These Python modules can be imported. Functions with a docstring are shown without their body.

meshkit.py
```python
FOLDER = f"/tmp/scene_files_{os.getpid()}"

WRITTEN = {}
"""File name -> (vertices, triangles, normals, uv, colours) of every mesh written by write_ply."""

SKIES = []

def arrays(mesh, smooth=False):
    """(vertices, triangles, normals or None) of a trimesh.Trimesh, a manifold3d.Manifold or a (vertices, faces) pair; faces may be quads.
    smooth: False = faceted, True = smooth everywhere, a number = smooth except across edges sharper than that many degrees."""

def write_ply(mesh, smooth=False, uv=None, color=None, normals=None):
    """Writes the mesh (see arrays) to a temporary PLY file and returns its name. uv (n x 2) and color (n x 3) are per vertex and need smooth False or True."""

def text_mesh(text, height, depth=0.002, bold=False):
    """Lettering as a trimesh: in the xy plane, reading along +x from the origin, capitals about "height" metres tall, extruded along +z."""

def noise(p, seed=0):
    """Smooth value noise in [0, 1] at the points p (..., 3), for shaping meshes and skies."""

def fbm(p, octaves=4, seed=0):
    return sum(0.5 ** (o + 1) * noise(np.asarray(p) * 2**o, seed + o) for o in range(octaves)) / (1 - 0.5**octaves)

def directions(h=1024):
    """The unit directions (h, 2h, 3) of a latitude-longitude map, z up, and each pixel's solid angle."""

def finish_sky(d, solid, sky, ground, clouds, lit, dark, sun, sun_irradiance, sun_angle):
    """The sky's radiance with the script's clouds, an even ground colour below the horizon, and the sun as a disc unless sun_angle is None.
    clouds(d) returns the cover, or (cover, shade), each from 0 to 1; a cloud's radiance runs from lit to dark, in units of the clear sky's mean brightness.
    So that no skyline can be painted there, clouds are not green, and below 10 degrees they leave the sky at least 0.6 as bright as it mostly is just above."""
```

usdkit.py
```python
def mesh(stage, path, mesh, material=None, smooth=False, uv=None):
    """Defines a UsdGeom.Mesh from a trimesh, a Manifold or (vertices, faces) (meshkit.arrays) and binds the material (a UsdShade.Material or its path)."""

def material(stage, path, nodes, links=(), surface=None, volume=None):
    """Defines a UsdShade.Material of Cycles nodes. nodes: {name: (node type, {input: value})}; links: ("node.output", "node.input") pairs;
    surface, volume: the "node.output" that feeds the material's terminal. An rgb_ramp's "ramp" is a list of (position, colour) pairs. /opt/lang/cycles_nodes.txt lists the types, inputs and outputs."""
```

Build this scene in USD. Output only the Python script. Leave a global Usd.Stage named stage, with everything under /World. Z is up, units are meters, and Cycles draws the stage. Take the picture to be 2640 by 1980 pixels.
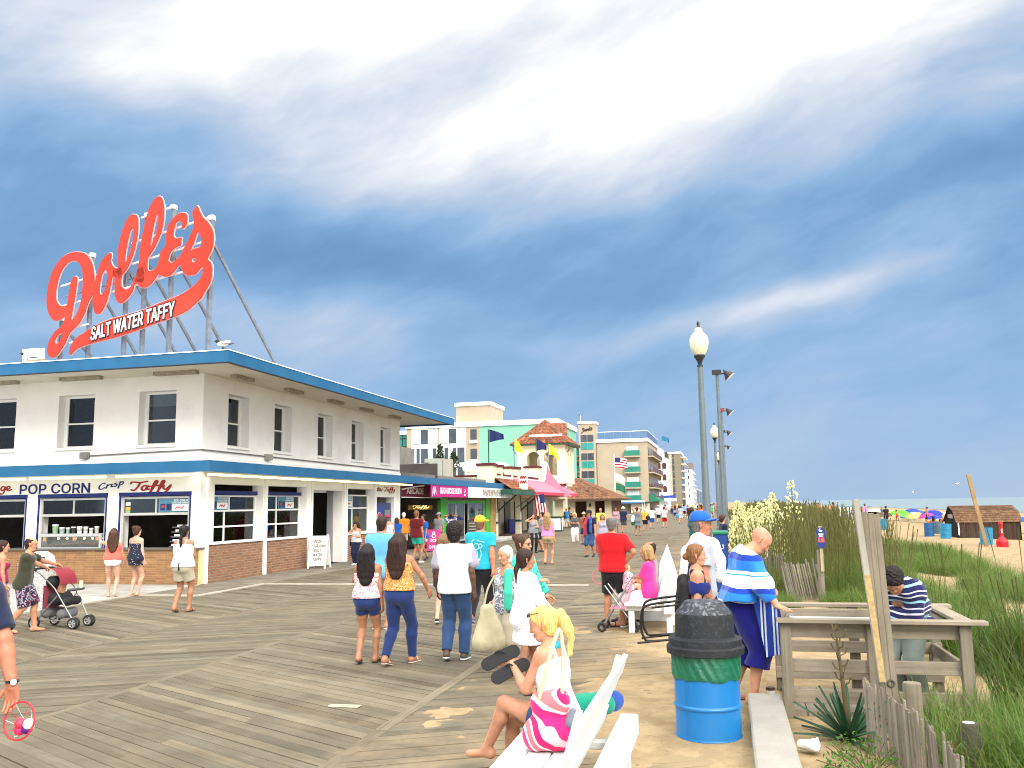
import math, random, numpy as np, trimesh, usdkit, meshkit
import shapely, shapely.geometry as sg
from shapely import affinity
from shapely.ops import unary_union
from pxr import Usd, UsdGeom, UsdLux, UsdShade, Gf, Sdf, Vt
stage = Usd.Stage.CreateInMemory()
UsdGeom.SetStageUpAxis(stage, 'Z'); UsdGeom.SetStageMetersPerUnit(stage, 1.0)
UsdGeom.Xform.Define(stage, '/World'); stage.SetDefaultPrim(stage.GetPrimAtPath('/World'))
UsdGeom.Scope.Define(stage, '/World/Looks')
rng = np.random.default_rng(7)
PI = math.pi
# ------------------------------------------------------------------ camera
EYE = 2.02
PITCH, ROLL, YAW = math.radians(7.93), math.radians(0.93), math.radians(13.55)
FOC = 2240.0 / 2640.0                      # focal length / picture width
FW = np.array([-math.sin(YAW) * math.cos(PITCH), math.cos(YAW) * math.cos(PITCH), math.sin(PITCH)])
_r = np.array([math.cos(YAW), math.sin(YAW), 0.0]); _u = np.cross(_r, FW)
CR = math.cos(ROLL) * _r - math.sin(ROLL) * _u
CU = math.sin(ROLL) * _r + math.cos(ROLL) * _u
CAM = np.array([0, 0, EYE])
cam = UsdGeom.Camera.Define(stage, '/World/camera')
cam.CreateHorizontalApertureAttr(36.0); cam.CreateVerticalApertureAttr(27.0)
cam.CreateFocalLengthAttr(36.0 * FOC); cam.CreateClippingRangeAttr(Gf.Vec2f(0.05, 20000))
cam.AddTransformOp().Set(Gf.Matrix4d(*CR, 0, *CU, 0, *(-FW), 0, *CAM, 1))
cam.CreateExposureAttr(0.8)
# measuring helpers: survey the photograph (2212 x 1659 grid) into metres
def ray(px, py):
 return FW + CR * ((px - 1106) / (2212 * FOC)) - CU * ((py - 829.5) / (2212 * FOC))
def G(px, py, z=0.0):
 r = ray(px, py); return CAM + r * ((z - EYE) / r[2])
def PX(px, py, x):
 r = ray(px, py); return CAM + r * (x / r[0])
def PY(px, py, y):
 r = ray(px, py); return CAM + r * (y / r[1])
# ------------------------------------------------------------------ sky and sun (bright overcast)
SUN_AZ, SUN_EL = math.radians(145), math.radians(36)      # azimuth from +y towards +x
SKY_STRENGTH = 0.1
def sky_material():
 N, L = {}, []
 N['tc'] = ('texture_coordinate', {})
 N['wn'] = ('noise_texture', {'scale': 2.6, 'detail': 3.0, 'roughness': 0.55})
 L.append(('tc.generated', 'wn.vector'))
 N['wsub'] = ('vector_math', {'math_type': 'subtract', 'vector2': (0.5, 0.5, 0.5)}); L.append(('wn.color', 'wsub.vector1'))
 N['wscl'] = ('vector_math', {'math_type': 'scale', 'scale': 0.13}); L.append(('wsub.vector', 'wscl.vector1'))
 N['d'] = ('vector_math', {'math_type': 'add'}); L += [('tc.generated', 'd.vector1'), ('wscl.vector', 'd.vector2')]
 N['sep'] = ('separate_xyz', {}); L.append(('d.vector', 'sep.vector'))
 # clear-to-bright with elevation
 def w3(w): return (w, w, w)
 N['elev'] = ('rgb_ramp', {'ramp': [(0.0, w3(.46)), (0.03, w3(.45)), (0.08, w3(.41)), (0.16, w3(.35)), (0.24, w3(.32)), (0.31, w3(.36)), (0.38, w3(.42)), (0.46, w3(.55)), (0.56, w3(.68)), (0.70, w3(.80)), (1.0, w3(1.0))]})
 L.append(('sep.z', 'elev.fac'))
 blobs = [  # px, py, half length, half width, tilt (deg, counterclockwise), weight
  (1180, 215, 560, 130, 14, .30), (1760, 150, 520, 120, 24, .28), (700, 50, 560, 70, 6, .20), (330, 200, 260, 60, 24, .16), (80, 90, 240, 90, 20, -.12),
  (150, 420, 340, 170, -6, -.24), (690, 500, 430, 75, -10, -.20), (1480, 470, 540, 48, 9, -.20), (1130, 590, 300, 40, 5, -.14),
  (1560, 650, 330, 40, 12, .30), (1860, 585, 220, 30, 15, .22), (1250, 690, 200, 30, 5, .12), (420, 670, 430, 55, 4, .19), (170, 640, 200, 60, 0, .08), (900, 380, 220, 40, 25, .2),
  (2190, 290, 150, 40, 22, -.34), (2160, 105, 120, 45, 32, -.28), (1980, 800, 420, 90, 0, -.03), (820, 760, 380, 50, 3, .07), (1300, 300, 300, 60, 20, .22)]
 prev = 'elev.color'
 for i, (px, py, a, b, t, wgt) in enumerate(blobs):
  c = ray(px, py); c = c / np.linalg.norm(c)
  ct, st = math.cos(math.radians(t)), math.sin(math.radians(t))
  e1, e2 = CR * ct + CU * st, -CR * st + CU * ct
  e1 = e1 - c * (e1 @ c); e2 = e2 - c * (e2 @ c)
  s1, s2 = a / (2212 * FOC), b / (2212 * FOC)
  for k, (e, s) in enumerate(((e1, s1), (e2, s2))):
   N[f'b{i}d{k}'] = ('vector_math', {'math_type': 'dot_product', 'vector2': tuple(e / s)}); L.append(('d.vector', f'b{i}d{k}.vector1'))
   N[f'b{i}q{k}'] = ('math', {'math_type': 'multiply'}); L += [(f'b{i}d{k}.value', f'b{i}q{k}.value1'), (f'b{i}d{k}.value', f'b{i}q{k}.value2')]
  N[f'b{i}s'] = ('math', {'math_type': 'add'}); L += [(f'b{i}q0.value', f'b{i}s.value1'), (f'b{i}q1.value', f'b{i}s.value2')]
  N[f'b{i}n'] = ('math', {'math_type': 'multiply', 'value2': -0.8}); L.append((f'b{i}s.value', f'b{i}n.value1'))
  N[f'b{i}e'] = ('math', {'math_type': 'exponent'}); L.append((f'b{i}n.value', f'b{i}e.value1'))
  N[f'b{i}m'] = ('math', {'math_type': 'multiply_add', 'value2': wgt * (.62 if wgt > 0 else .45)}); L += [(f'b{i}e.value', f'b{i}m.value1'), (prev, f'b{i}m.value3')]
  prev = f'b{i}m.value'
 # wind-drawn streaks, finer with a second octave set
 for j, (tilt, k1, k2, det, amp) in enumerate(((15, 2.2, 8.0, 6.0, .60), (30, 4.5, 13.0, 7.0, .34), (6, 1.3, 4.0, 4.0, .26))):
  ct, st = math.cos(math.radians(tilt)), math.sin(math.radians(tilt))
  e1, e2 = CR * ct + CU * st, -CR * st + CU * ct
  for k, (e, s) in enumerate(((e1, k1), (e2, k2), (FW, k1))):
   N[f's{j}d{k}'] = ('vector_math', {'math_type': 'dot_product', 'vector2': tuple(e * s)}); L.append(('d.vector', f's{j}d{k}.vector1'))
  N[f's{j}c'] = ('combine_xyz', {}); L += [(f's{j}d0.value', f's{j}c.x'), (f's{j}d1.value', f's{j}c.y'), (f's{j}d2.value', f's{j}c.z')]
  N[f's{j}n'] = ('noise_texture', {'scale': 1.0, 'detail': det, 'roughness': 0.58}); L.append((f's{j}c.vector', f's{j}n.vector'))
  N[f's{j}a'] = ('math', {'math_type': 'subtract', 'value2': 0.5}); L.append((f's{j}n.fac', f's{j}a.value1'))
  # calmer towards the horizon
  N[f's{j}h'] = ('map_range', {'from_min': 0.0, 'from_max': 0.28, 'to_min': 0.10, 'to_max': amp * 1.1, 'clamp': True}); L.append(('sep.z', f's{j}h.value'))
  N[f's{j}m'] = ('math', {'math_type': 'multiply_add'}); L += [(f's{j}a.value', f's{j}m.value1'), (f's{j}h.result', f's{j}m.value2'), (prev, f's{j}m.value3')]
  prev = f's{j}m.value'
 # brighter towards the veiled sun
 N['sd'] = ('vector_math', {'math_type': 'dot_product', 'vector2': (math.sin(SUN_AZ) * math.cos(SUN_EL), math.cos(SUN_AZ) * math.cos(SUN_EL), math.sin(SUN_EL))}); L.append(('d.vector', 'sd.vector1'))
 N['sg'] = ('map_range', {'range_type': 'smoothstep', 'from_min': -.15, 'from_max': 1.0, 'to_min': 0.0, 'to_max': .55, 'clamp': True}); L.append(('sd.value', 'sg.value'))
 N['sa'] = ('math', {'math_type': 'add'}); L += [('sg.result', 'sa.value1'), (prev, 'sa.value2')]; prev = 'sa.value'
 k = 1 / SKY_STRENGTH
 col = lambda r, g, b: (r * k, g * k, b * k)
 N['ramp'] = ('rgb_ramp', {'ramp': [(p, tuple(c / 1.74 for c in col(*v))) for p, v in ((0, (.12, .265, .46)), (.14, (.165, .335, .575)), (.26, (.215, .40, .67)), (.38, (.32, .51, .77)), (.50, (.50, .615, .80)), (.62, (.72, .79, .90)), (.74, (.98, .99, 1.0)), (.82, (1.15, 1.15, 1.15)), (1.0, (4.2, 4.1, 3.95)))]})
 L.append((prev, 'ramp.fac'))
 N['sky'] = ('sky_texture', {'sky_type': 'single_scattering', 'sun_disc': False, 'sun_elevation': SUN_EL, 'sun_rotation': SUN_AZ, 'altitude': 10.0})
 N['mix'] = ('mix_color', {'fac': 0.97}); L += [('sky.color', 'mix.a'), ('ramp.color', 'mix.b')]
 N['bg'] = ('background_shader', {'strength': SKY_STRENGTH}); L.append(('mix.result', 'bg.color'))
 return usdkit.material(stage, '/World/Looks/sky_look', N, L, surface='bg.background')
dome = UsdLux.DomeLight.Define(stage, '/World/sky'); dome.CreateIntensityAttr(1.0)
UsdShade.MaterialBindingAPI.Apply(dome.GetPrim()).Bind(sky_material())
dome.GetPrim().SetCustomDataByKey('kind', 'structure')
sun = UsdLux.DistantLight.Define(stage, '/World/sun')
sun.CreateIntensityAttr(0.40); sun.CreateAngleAttr(24.0); sun.CreateNormalizeAttr(True); sun.CreateColorAttr(Gf.Vec3f(1.0, .94, .85))
_s = np.array([math.sin(SUN_AZ) * math.cos(SUN_EL), math.cos(SUN_AZ) * math.cos(SUN_EL), math.sin(SUN_EL)])
_x = np.cross([0, 0, 1.0], _s); _x /= np.linalg.norm(_x); _y = np.cross(_s, _x)
sun.AddTransformOp().Set(Gf.Matrix4d(*_x, 0, *_y, 0, *_s, 0, 0, 0, 30, 1))
# ------------------------------------------------------------------ materials
_mats = {}
def srgb(*c):
 c = np.asarray(c, float) / 255.0
 return tuple(np.where(c <= .04045, c / 12.92, ((c + .055) / 1.055) ** 2.4))
def M(name, base, rough=.6, var=.12, scale=4.0, bump=0.0, bscale=None, spec=.35, metal=0.0, tint=False, dirt=None, sheen=0.0, coat=0.0):
 """plain procedural paint / cloth / wood: base colour broken up by noise, optional relief, per-piece tint and dirt."""
 if name in _mats: return _mats[name]
 N = {'p': ('principled_bsdf', {'roughness': rough, 'specular_ior_level': spec, 'metallic': metal, 'sheen_weight': sheen, 'coat_weight': coat}),
         'tc': ('texture_coordinate', {}), 'n': ('noise_texture', {'scale': scale, 'detail': 5.0, 'roughness': .6})}
 b = np.asarray(base, float); b = b * (.74 if b.max() < .62 else .97)
 N['r'] = ('rgb_ramp', {'ramp': [(.28, tuple(b * (1 - var))), (.72, tuple(np.minimum(b * (1 + var), .98)))]})
 L = [('tc.object', 'n.vector'), ('n.fac', 'r.fac')]
 out = 'r.color'
 if dirt is not None:
  N['dn'] = ('noise_texture', {'scale': scale * .35, 'detail': 6.0, 'roughness': .68}); L.append(('tc.object', 'dn.vector'))
  N['dr'] = ('rgb_ramp', {'ramp': [(.52, (0, 0, 0)), (.72, (dirt[1],) * 3)]}); L.append(('dn.fac', 'dr.fac'))
  N['dm'] = ('mix_color', {'b': dirt[0]}); L += [('dr.color', 'dm.fac'), (out, 'dm.a')]; out = 'dm.result'
 if tint:
  N['at'] = ('attribute', {'attribute': 'tint'}); N['tm'] = ('mix', {'mix_type': 'multiply', 'fac': 1.0}); L += [(out, 'tm.color1'), ('at.color', 'tm.color2')]; out = 'tm.color'
 L.append((out, 'p.base_color'))
 if bump:
  N['bn'] = ('noise_texture', {'scale': bscale or scale * 6, 'detail': 4.0}); N['bp'] = ('bump', {'strength': bump, 'distance': .02})
  L += [('tc.object', 'bn.vector'), ('bn.fac', 'bp.height'), ('bp.normal', 'p.normal')]
 _mats[name] = usdkit.material(stage, '/World/Looks/' + name, N, L, surface='p.BSDF')
 return _mats[name]
def glow(name, col, strength):
 if name not in _mats:
  _mats[name] = usdkit.material(stage, '/World/Looks/' + name, {'e': ('emission', {'color': col, 'strength': strength})}, [], surface='e.emission')
 return _mats[name]
def pane_mat(name, tint, ior=1.5, clear=(.75, .8, .8)):
 if name not in _mats:
  _mats[name] = usdkit.material(stage, '/World/Looks/' + name, {'t': ('transparent_bsdf', {'color': clear}), 'g': ('glossy_bsdf', {'color': tint, 'roughness': .03}), 'f': ('fresnel', {'IOR': ior}), 'm': ('mix_closure', {})},
                                      [('f.fac', 'm.fac'), ('t.BSDF', 'm.closure1'), ('g.BSDF', 'm.closure2')], surface='m.closure')
 return _mats[name]
# ------------------------------------------------------------------ meshes and prims
_used = {}
def numbered(parent, name):
 key = (parent, name); n = _used.get(key, 0); _used[key] = n + 1
 return f'{parent}/{name}' if n == 0 else f'{parent}/{name}_{n:03d}'
def tag(p, label=None, cat=None, group=None, kind=None):
 p = p.GetPrim() if hasattr(p, 'GetPrim') else p
 for k, v in (('label', label), ('category', cat), ('group', group), ('kind', kind)):
  if v: p.SetCustomDataByKey(k, v)
 return p
def thing(name, label=None, cat=None, loc=(0, 0, 0), rz=0.0, group=None, kind=None):
 x = UsdGeom.Xform.Define(stage, numbered('/World', name))
 x.AddTranslateOp().Set(Gf.Vec3d(*map(float, loc)))
 if rz: x.AddRotateZOp().Set(float(math.degrees(rz)))
 return tag(x, label, cat, group, kind)
class MB:
 """collects shapes into one mesh"""
 def __init__(s): s.v, s.f, s.n, s.c = [], [], 0, []
 def add(s, v, f, tint=None):
  v = np.array(v, float); f = np.array(f, int)
  if f.ndim == 2 and f.shape[1] == 4: f = np.vstack([f[:, [0, 1, 2]], f[:, [0, 2, 3]]])
  s.v.append(v); s.f.append(f + s.n); s.n += len(v)
  s.c.append(np.tile(np.asarray(tint if tint is not None else (1, 1, 1), float), (len(v), 1)))
  return s
 def tm(s, m, tint=None): return s.add(m.vertices, m.faces, tint)
 def box(s, lo, hi, tint=None):
  x0, y0, z0 = np.minimum(lo, hi); x1, y1, z1 = np.maximum(lo, hi)
  v = [(x0, y0, z0), (x1, y0, z0), (x1, y1, z0), (x0, y1, z0), (x0, y0, z1), (x1, y0, z1), (x1, y1, z1), (x0, y1, z1)]
  return s.add(v, [(0, 3, 2, 1), (4, 5, 6, 7), (0, 1, 5, 4), (1, 2, 6, 5), (2, 3, 7, 6), (3, 0, 4, 7)], tint)
 def bar(s, a, b, w, h, up=(0, 0, 1), tint=None):
  """rectangular bar from a to b, w across, h along up"""
  a, b = np.asarray(a, float), np.asarray(b, float); d = b - a; d /= np.linalg.norm(d)
  u = np.asarray(up, float); sd = np.cross(d, u)
  if np.linalg.norm(sd) < 1e-6: sd = np.cross(d, (1, 0, 0))
  sd /= np.linalg.norm(sd); u = np.cross(sd, d)
  v = [p + sd * (i * w / 2) + u * (j * h / 2) for p in (a, b) for i, j in ((-1, -1), (1, -1), (1, 1), (-1, 1))]
  return s.add(v, [(3, 2, 1, 0), (4, 5, 6, 7), (0, 1, 5, 4), (1, 2, 6, 5), (2, 3, 7, 6), (3, 0, 4, 7)], tint)
 def tube(s, pts, r, n=8, tint=None, closed=False):
  pts = np.asarray(pts, float); r = np.broadcast_to(np.asarray(r, float), (len(pts),))
  k = len(pts); t = np.gradient(pts, axis=0)
  if closed: t = np.roll(pts, -1, 0) - np.roll(pts, 1, 0)
  t /= np.maximum(np.linalg.norm(t, axis=1, keepdims=True), 1e-9)
  ref = np.array([0, 0, 1.0]) if abs(t[:, 2]).max() < .95 else np.array([1.0, .13, 0.0])
  if abs(t @ ref).max() > .98: ref = np.array([.37, 1.0, .21]) / 1.09
  a = np.cross(t, ref); a /= np.maximum(np.linalg.norm(a, axis=1, keepdims=True), 1e-9); b = np.cross(t, a)
  th = np.arange(n) / n * 2 * PI
  v = (pts[:, None] + r[:, None, None] * (a[:, None] * np.cos(th)[None, :, None] + b[:, None] * np.sin(th)[None, :, None])).reshape(-1, 3)
  f = []
  for i in range(k if closed else k - 1):
   j = (i + 1) % k
   for q in range(n): f.append((i * n + q, i * n + (q + 1) % n, j * n + (q + 1) % n, j * n + q))
  f = np.array(f); f = np.vstack([f[:, [0, 2, 1]], f[:, [0, 3, 2]]])
  if not closed:
   c0, c1 = len(v), len(v) + 1; v = np.vstack([v, pts[0], pts[-1]])
   cap = [(c0, q, (q + 1) % n) for q in range(n)] + [(c1, (k - 1) * n + (q + 1) % n, (k - 1) * n + q) for q in range(n)]
   f = np.vstack([f, cap])
  return s.add(v, f, tint)
 def lathe(s, prof, c=(0, 0, 0), n=24, tint=None):
  """profile of (r, z) from bottom to top, turned about the vertical through c"""
  prof = np.asarray(prof, float); th = np.arange(n) / n * 2 * PI
  v = np.stack([prof[:, None, 0] * np.cos(th), prof[:, None, 0] * np.sin(th), np.repeat(prof[:, 1:2], n, 1)], -1).reshape(-1, 3) + np.asarray(c, float)
  f = []
  for i in range(len(prof) - 1):
   for q in range(n): f.append((i * n + q, i * n + (q + 1) % n, (i + 1) * n + (q + 1) % n, (i + 1) * n + q))
  return s.add(v, f, tint)
 def quad(s, a, b, c, d, tint=None): return s.add([a, b, c, d], [(0, 1, 2, 3)], tint)
 def prism(s, poly, o, ex, ey, depth, tint=None):
  """shapely polygon in the plane (o, ex, ey) pushed out by depth along ex x ey"""
  ex, ey = np.asarray(ex, float), np.asarray(ey, float); ez = np.cross(ex, ey)
  for g in getattr(poly, 'geoms', [poly]):
   if g.is_empty or g.area < 1e-9: continue
   m = trimesh.creation.extrude_polygon(g, depth, engine='earcut')
   v = np.asarray(o, float) + m.vertices[:, :1] * ex + m.vertices[:, 1:2] * ey + m.vertices[:, 2:] * ez
   s.add(v, m.faces, tint)
  return s
 def move(s, loc=(0, 0, 0), rz=0.0):
  c, k = math.cos(rz), math.sin(rz)
  for v in s.v:
   x, y = v[:, 0].copy(), v[:, 1].copy(); v[:, 0] = c * x - k * y + loc[0]; v[:, 1] = k * x + c * y + loc[1]; v[:, 2] += loc[2]
  return s
 def build(s, name, mat, parent=None, smooth=False, tinted=False, label=None, cat=None, group=None, kind=None):
  par = '/World' if parent is None else str((parent.GetPrim() if hasattr(parent, 'GetPrim') else parent).GetPath())
  v, f = np.vstack(s.v), np.vstack(s.f); c = np.vstack(s.c); u, fi = np.unique(f, return_inverse=True)
  if len(u) < len(v): v, c, f = v[u], c[u], fi.reshape(f.shape)
  m = usdkit.mesh(stage, numbered(par, name), (v, f), mat, smooth=smooth)
  m.CreateDoubleSidedAttr(True)
  if tinted:
   if len(m.GetPointsAttr().Get()) != len(c):
    from scipy.spatial import cKDTree
    c = c[cKDTree(v).query(np.array(m.GetPointsAttr().Get()))[1]]
   if True:
    UsdGeom.PrimvarsAPI(m).CreatePrimvar('tint', Sdf.ValueTypeNames.Color3fArray, 'vertex').Set(Vt.Vec3fArray.FromNumpy(c.astype(np.float32)))
  return tag(m, label, cat, group, kind)
def cbox(lo, hi, ch=.01):
 """box with chamfered edges"""
 import manifold3d as m3
 lo, hi = np.minimum(lo, hi), np.maximum(lo, hi); c = min(ch, (hi - lo).min() * .4); pts = []
 for k in range(3):
  l, h = lo + c, hi - c; l = l.copy(); h = h.copy(); l[k], h[k] = lo[k], hi[k]
  pts += [(x, y, z) for x in (l[0], h[0]) for y in (l[1], h[1]) for z in (l[2], h[2])]
 m = m3.Manifold.hull_points(np.array(pts)).to_mesh()
 return trimesh.Trimesh(m.vert_properties[:, :3], m.tri_verts, process=False)
def text_poly(t, height, bold=False):
 """outline of lettering as a shapely shape, capitals `height` tall, baseline at 0"""
 m = meshkit.text_mesh(t, height, depth=.01, bold=bold)
 top = m.faces[np.all(m.vertices[m.faces][:, :, 2] > .005, axis=1)]
 return unary_union([sg.Polygon(m.vertices[f][:, :2]).buffer(0) for f in top if abs(np.cross(*(m.vertices[f][1:, :2] - m.vertices[f][0, :2]))) > 1e-12]).buffer(1e-5)
def spline(pts, n=8, closed=False):
 """Catmull-Rom through the points"""
 P = np.asarray(pts, float); k = len(P); out = []
 for i in range(k if closed else k - 1):
  p = [P[(i + j - 1) % k] if closed else P[min(max(i + j - 1, 0), k - 1)] for j in range(4)]
  for t in np.arange(n) / n:
   out.append(.5 * (2 * p[1] + (p[2] - p[0]) * t + (2 * p[0] - 5 * p[1] + 4 * p[2] - p[3]) * t * t + (3 * p[1] - p[0] - 3 * p[2] + p[3]) * t ** 3))
 if not closed: out.append(P[-1])
 return np.array(out)
def stroke(pts, w, n=6, cap=1):
 """pen stroke along a spline as a shapely shape"""
 return sg.LineString(spline(pts, n)).buffer(w / 2, cap_style=cap, quad_segs=4)
def dup(root, loc, rz, label=None, group=None, name=None, cat=None):
 """instance of a finished thing, its parts with it"""
 was = root.GetCustomData()
 r = thing(name or root.GetName().rstrip('0123456789').rstrip('_'), label or was.get('label'), cat or was.get('category'), (0, 0, 0), 0, group or was.get('group'))
 x = UsdGeom.Xformable(r); x.ClearXformOpOrder()
 for a in list(r.GetAttributes()):
  if a.GetName().startswith('xformOp'): r.RemoveProperty(a.GetName())
 r.GetReferences().AddInternalReference(root.GetPath())
 x = UsdGeom.Xformable(r)
 ops = {o.GetOpName(): o for o in x.GetOrderedXformOps()}
 (ops.get('xformOp:translate') or x.AddTranslateOp()).Set(Gf.Vec3d(*map(float, loc)))
 (ops.get('xformOp:rotateZ') or x.AddRotateZOp()).Set(float(math.degrees(rz)))
 r.SetInstanceable(True)
 return r
# ================================================================== GROUND
def sstep(a, b, x): t = np.clip((x - a) / (b - a), 0, 1); return t * t * (3 - 2 * t)
def gz(x, y):
 """height of sand and dune, right of the boardwalk"""
 x, y = np.asarray(x, float), np.asarray(y, float)
 z = -.32 * sstep(4, 12, x) - .25 * sstep(12, 18, x)
 dune = sstep(18, 25, y) * (1 - sstep(90, 130, y)) * np.exp(-((x - 2.0) / 1.9) ** 2) * sstep(.3, 1.6, x)
 z = z + .42 * dune - 2.9 * sstep(38, 105, x) - 3 * sstep(105, 160, x)
 z = z + (meshkit.fbm(np.stack([x * .8, y * .8, x * 0], -1), 3, 3) - .5) * .12 * sstep(.5, 2, x)
 z = z + (meshkit.fbm(np.stack([x * 4.0, y * 4.0, x * 0], -1), 2, 5) - .5) * .05 * sstep(.6, 1.2, x) * (1 - sstep(30, 60, y))
 return z - .02
def grid_mesh(xs, ys, fz):
 X, Y = np.meshgrid(xs, ys, indexing='ij'); Z = fz(X, Y)
 v = np.stack([X, Y, Z], -1).reshape(-1, 3); n = len(ys)
 i, j = np.meshgrid(np.arange(len(xs) - 1), np.arange(n - 1), indexing='ij'); a = (i * n + j).ravel()
 return v, np.stack([a, a + n, a + n + 1, a + 1], 1)
def two_tone(name, c1, c2, scale, ramp=(.4, .6), rough=.9, bump=.4, bscale=60, spots=None, sscale=9):
 if name in _mats: return _mats[name]
 N = {'tc': ('texture_coordinate', {}), 'n': ('noise_texture', {'scale': scale, 'detail': 8.0, 'roughness': .62}), 'r': ('rgb_ramp', {'ramp': [(ramp[0], c1), (ramp[1], c2)]}),
         'p': ('principled_bsdf', {'roughness': rough, 'specular_ior_level': .2}), 'bn': ('noise_texture', {'scale': bscale, 'detail': 5.0}), 'bp': ('bump', {'strength': bump, 'distance': .02})}
 L = [('tc.object', 'n.vector'), ('n.fac', 'r.fac'), ('tc.object', 'bn.vector'), ('bn.fac', 'bp.height'), ('bp.normal', 'p.normal')]
 out = 'r.color'
 if spots:
  N['sn'] = ('noise_texture', {'scale': sscale, 'detail': 6.0, 'roughness': .7}); N['sr'] = ('rgb_ramp', {'ramp': [(.60, (0, 0, 0)), (.68, (1, 1, 1))]}); N['sm'] = ('mix_color', {'b': spots})
  L += [('tc.object', 'sn.vector'), ('sn.fac', 'sr.fac'), ('sr.color', 'sm.fac'), (out, 'sm.a')]; out = 'sm.result'
 L.append((out, 'p.base_color'))
 _mats[name] = usdkit.material(stage, '/World/Looks/' + name, N, L, surface='p.BSDF'); return _mats[name]
SAND = two_tone('beach_sand', (.235, .172, .094), (.32, .237, .132), 3.0, spots=(.14, .10, .06), sscale=14)
xs = np.unique(np.concatenate([np.linspace(.15, 14, 120), np.linspace(14, 60, 60), np.linspace(60, 400, 40)])); ys = np.unique(np.concatenate([np.linspace(-6, 30, 200), np.linspace(30, 120, 90), np.geomspace(120, 2500, 40)]))
MB().add(*grid_mesh(xs, ys, gz)).build('beach', SAND, smooth=True, kind='structure')
MB().box((-900, -60, -.6), (.16, 2500, -.12)).build('ground', two_tone('town_ground', (.16, .15, .14), (.24, .225, .2), .5), kind='structure')
def sea_look():
 N = {'tc': ('texture_coordinate', {}), 'm': ('mapping', {'scale': (.05, .12, 1)}), 'n': ('noise_texture', {'scale': 8.0, 'detail': 6.0}), 'bp': ('bump', {'strength': .5, 'distance': .6}), 'p': ('principled_bsdf', {'base_color': (.13, .17, .18), 'roughness': .35})}
 return usdkit.material(stage, '/World/Looks/sea_water', N, [('tc.object', 'm.vector'), ('m.vector', 'n.vector'), ('n.fac', 'bp.height'), ('bp.normal', 'p.normal')], surface='p.BSDF')
MB().quad((96, -200, -3.2), (9000, -200, -3.2), (9000, 16000, -3.2), (96, 16000, -3.2)).build('sea', sea_look(), kind='structure')
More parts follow.
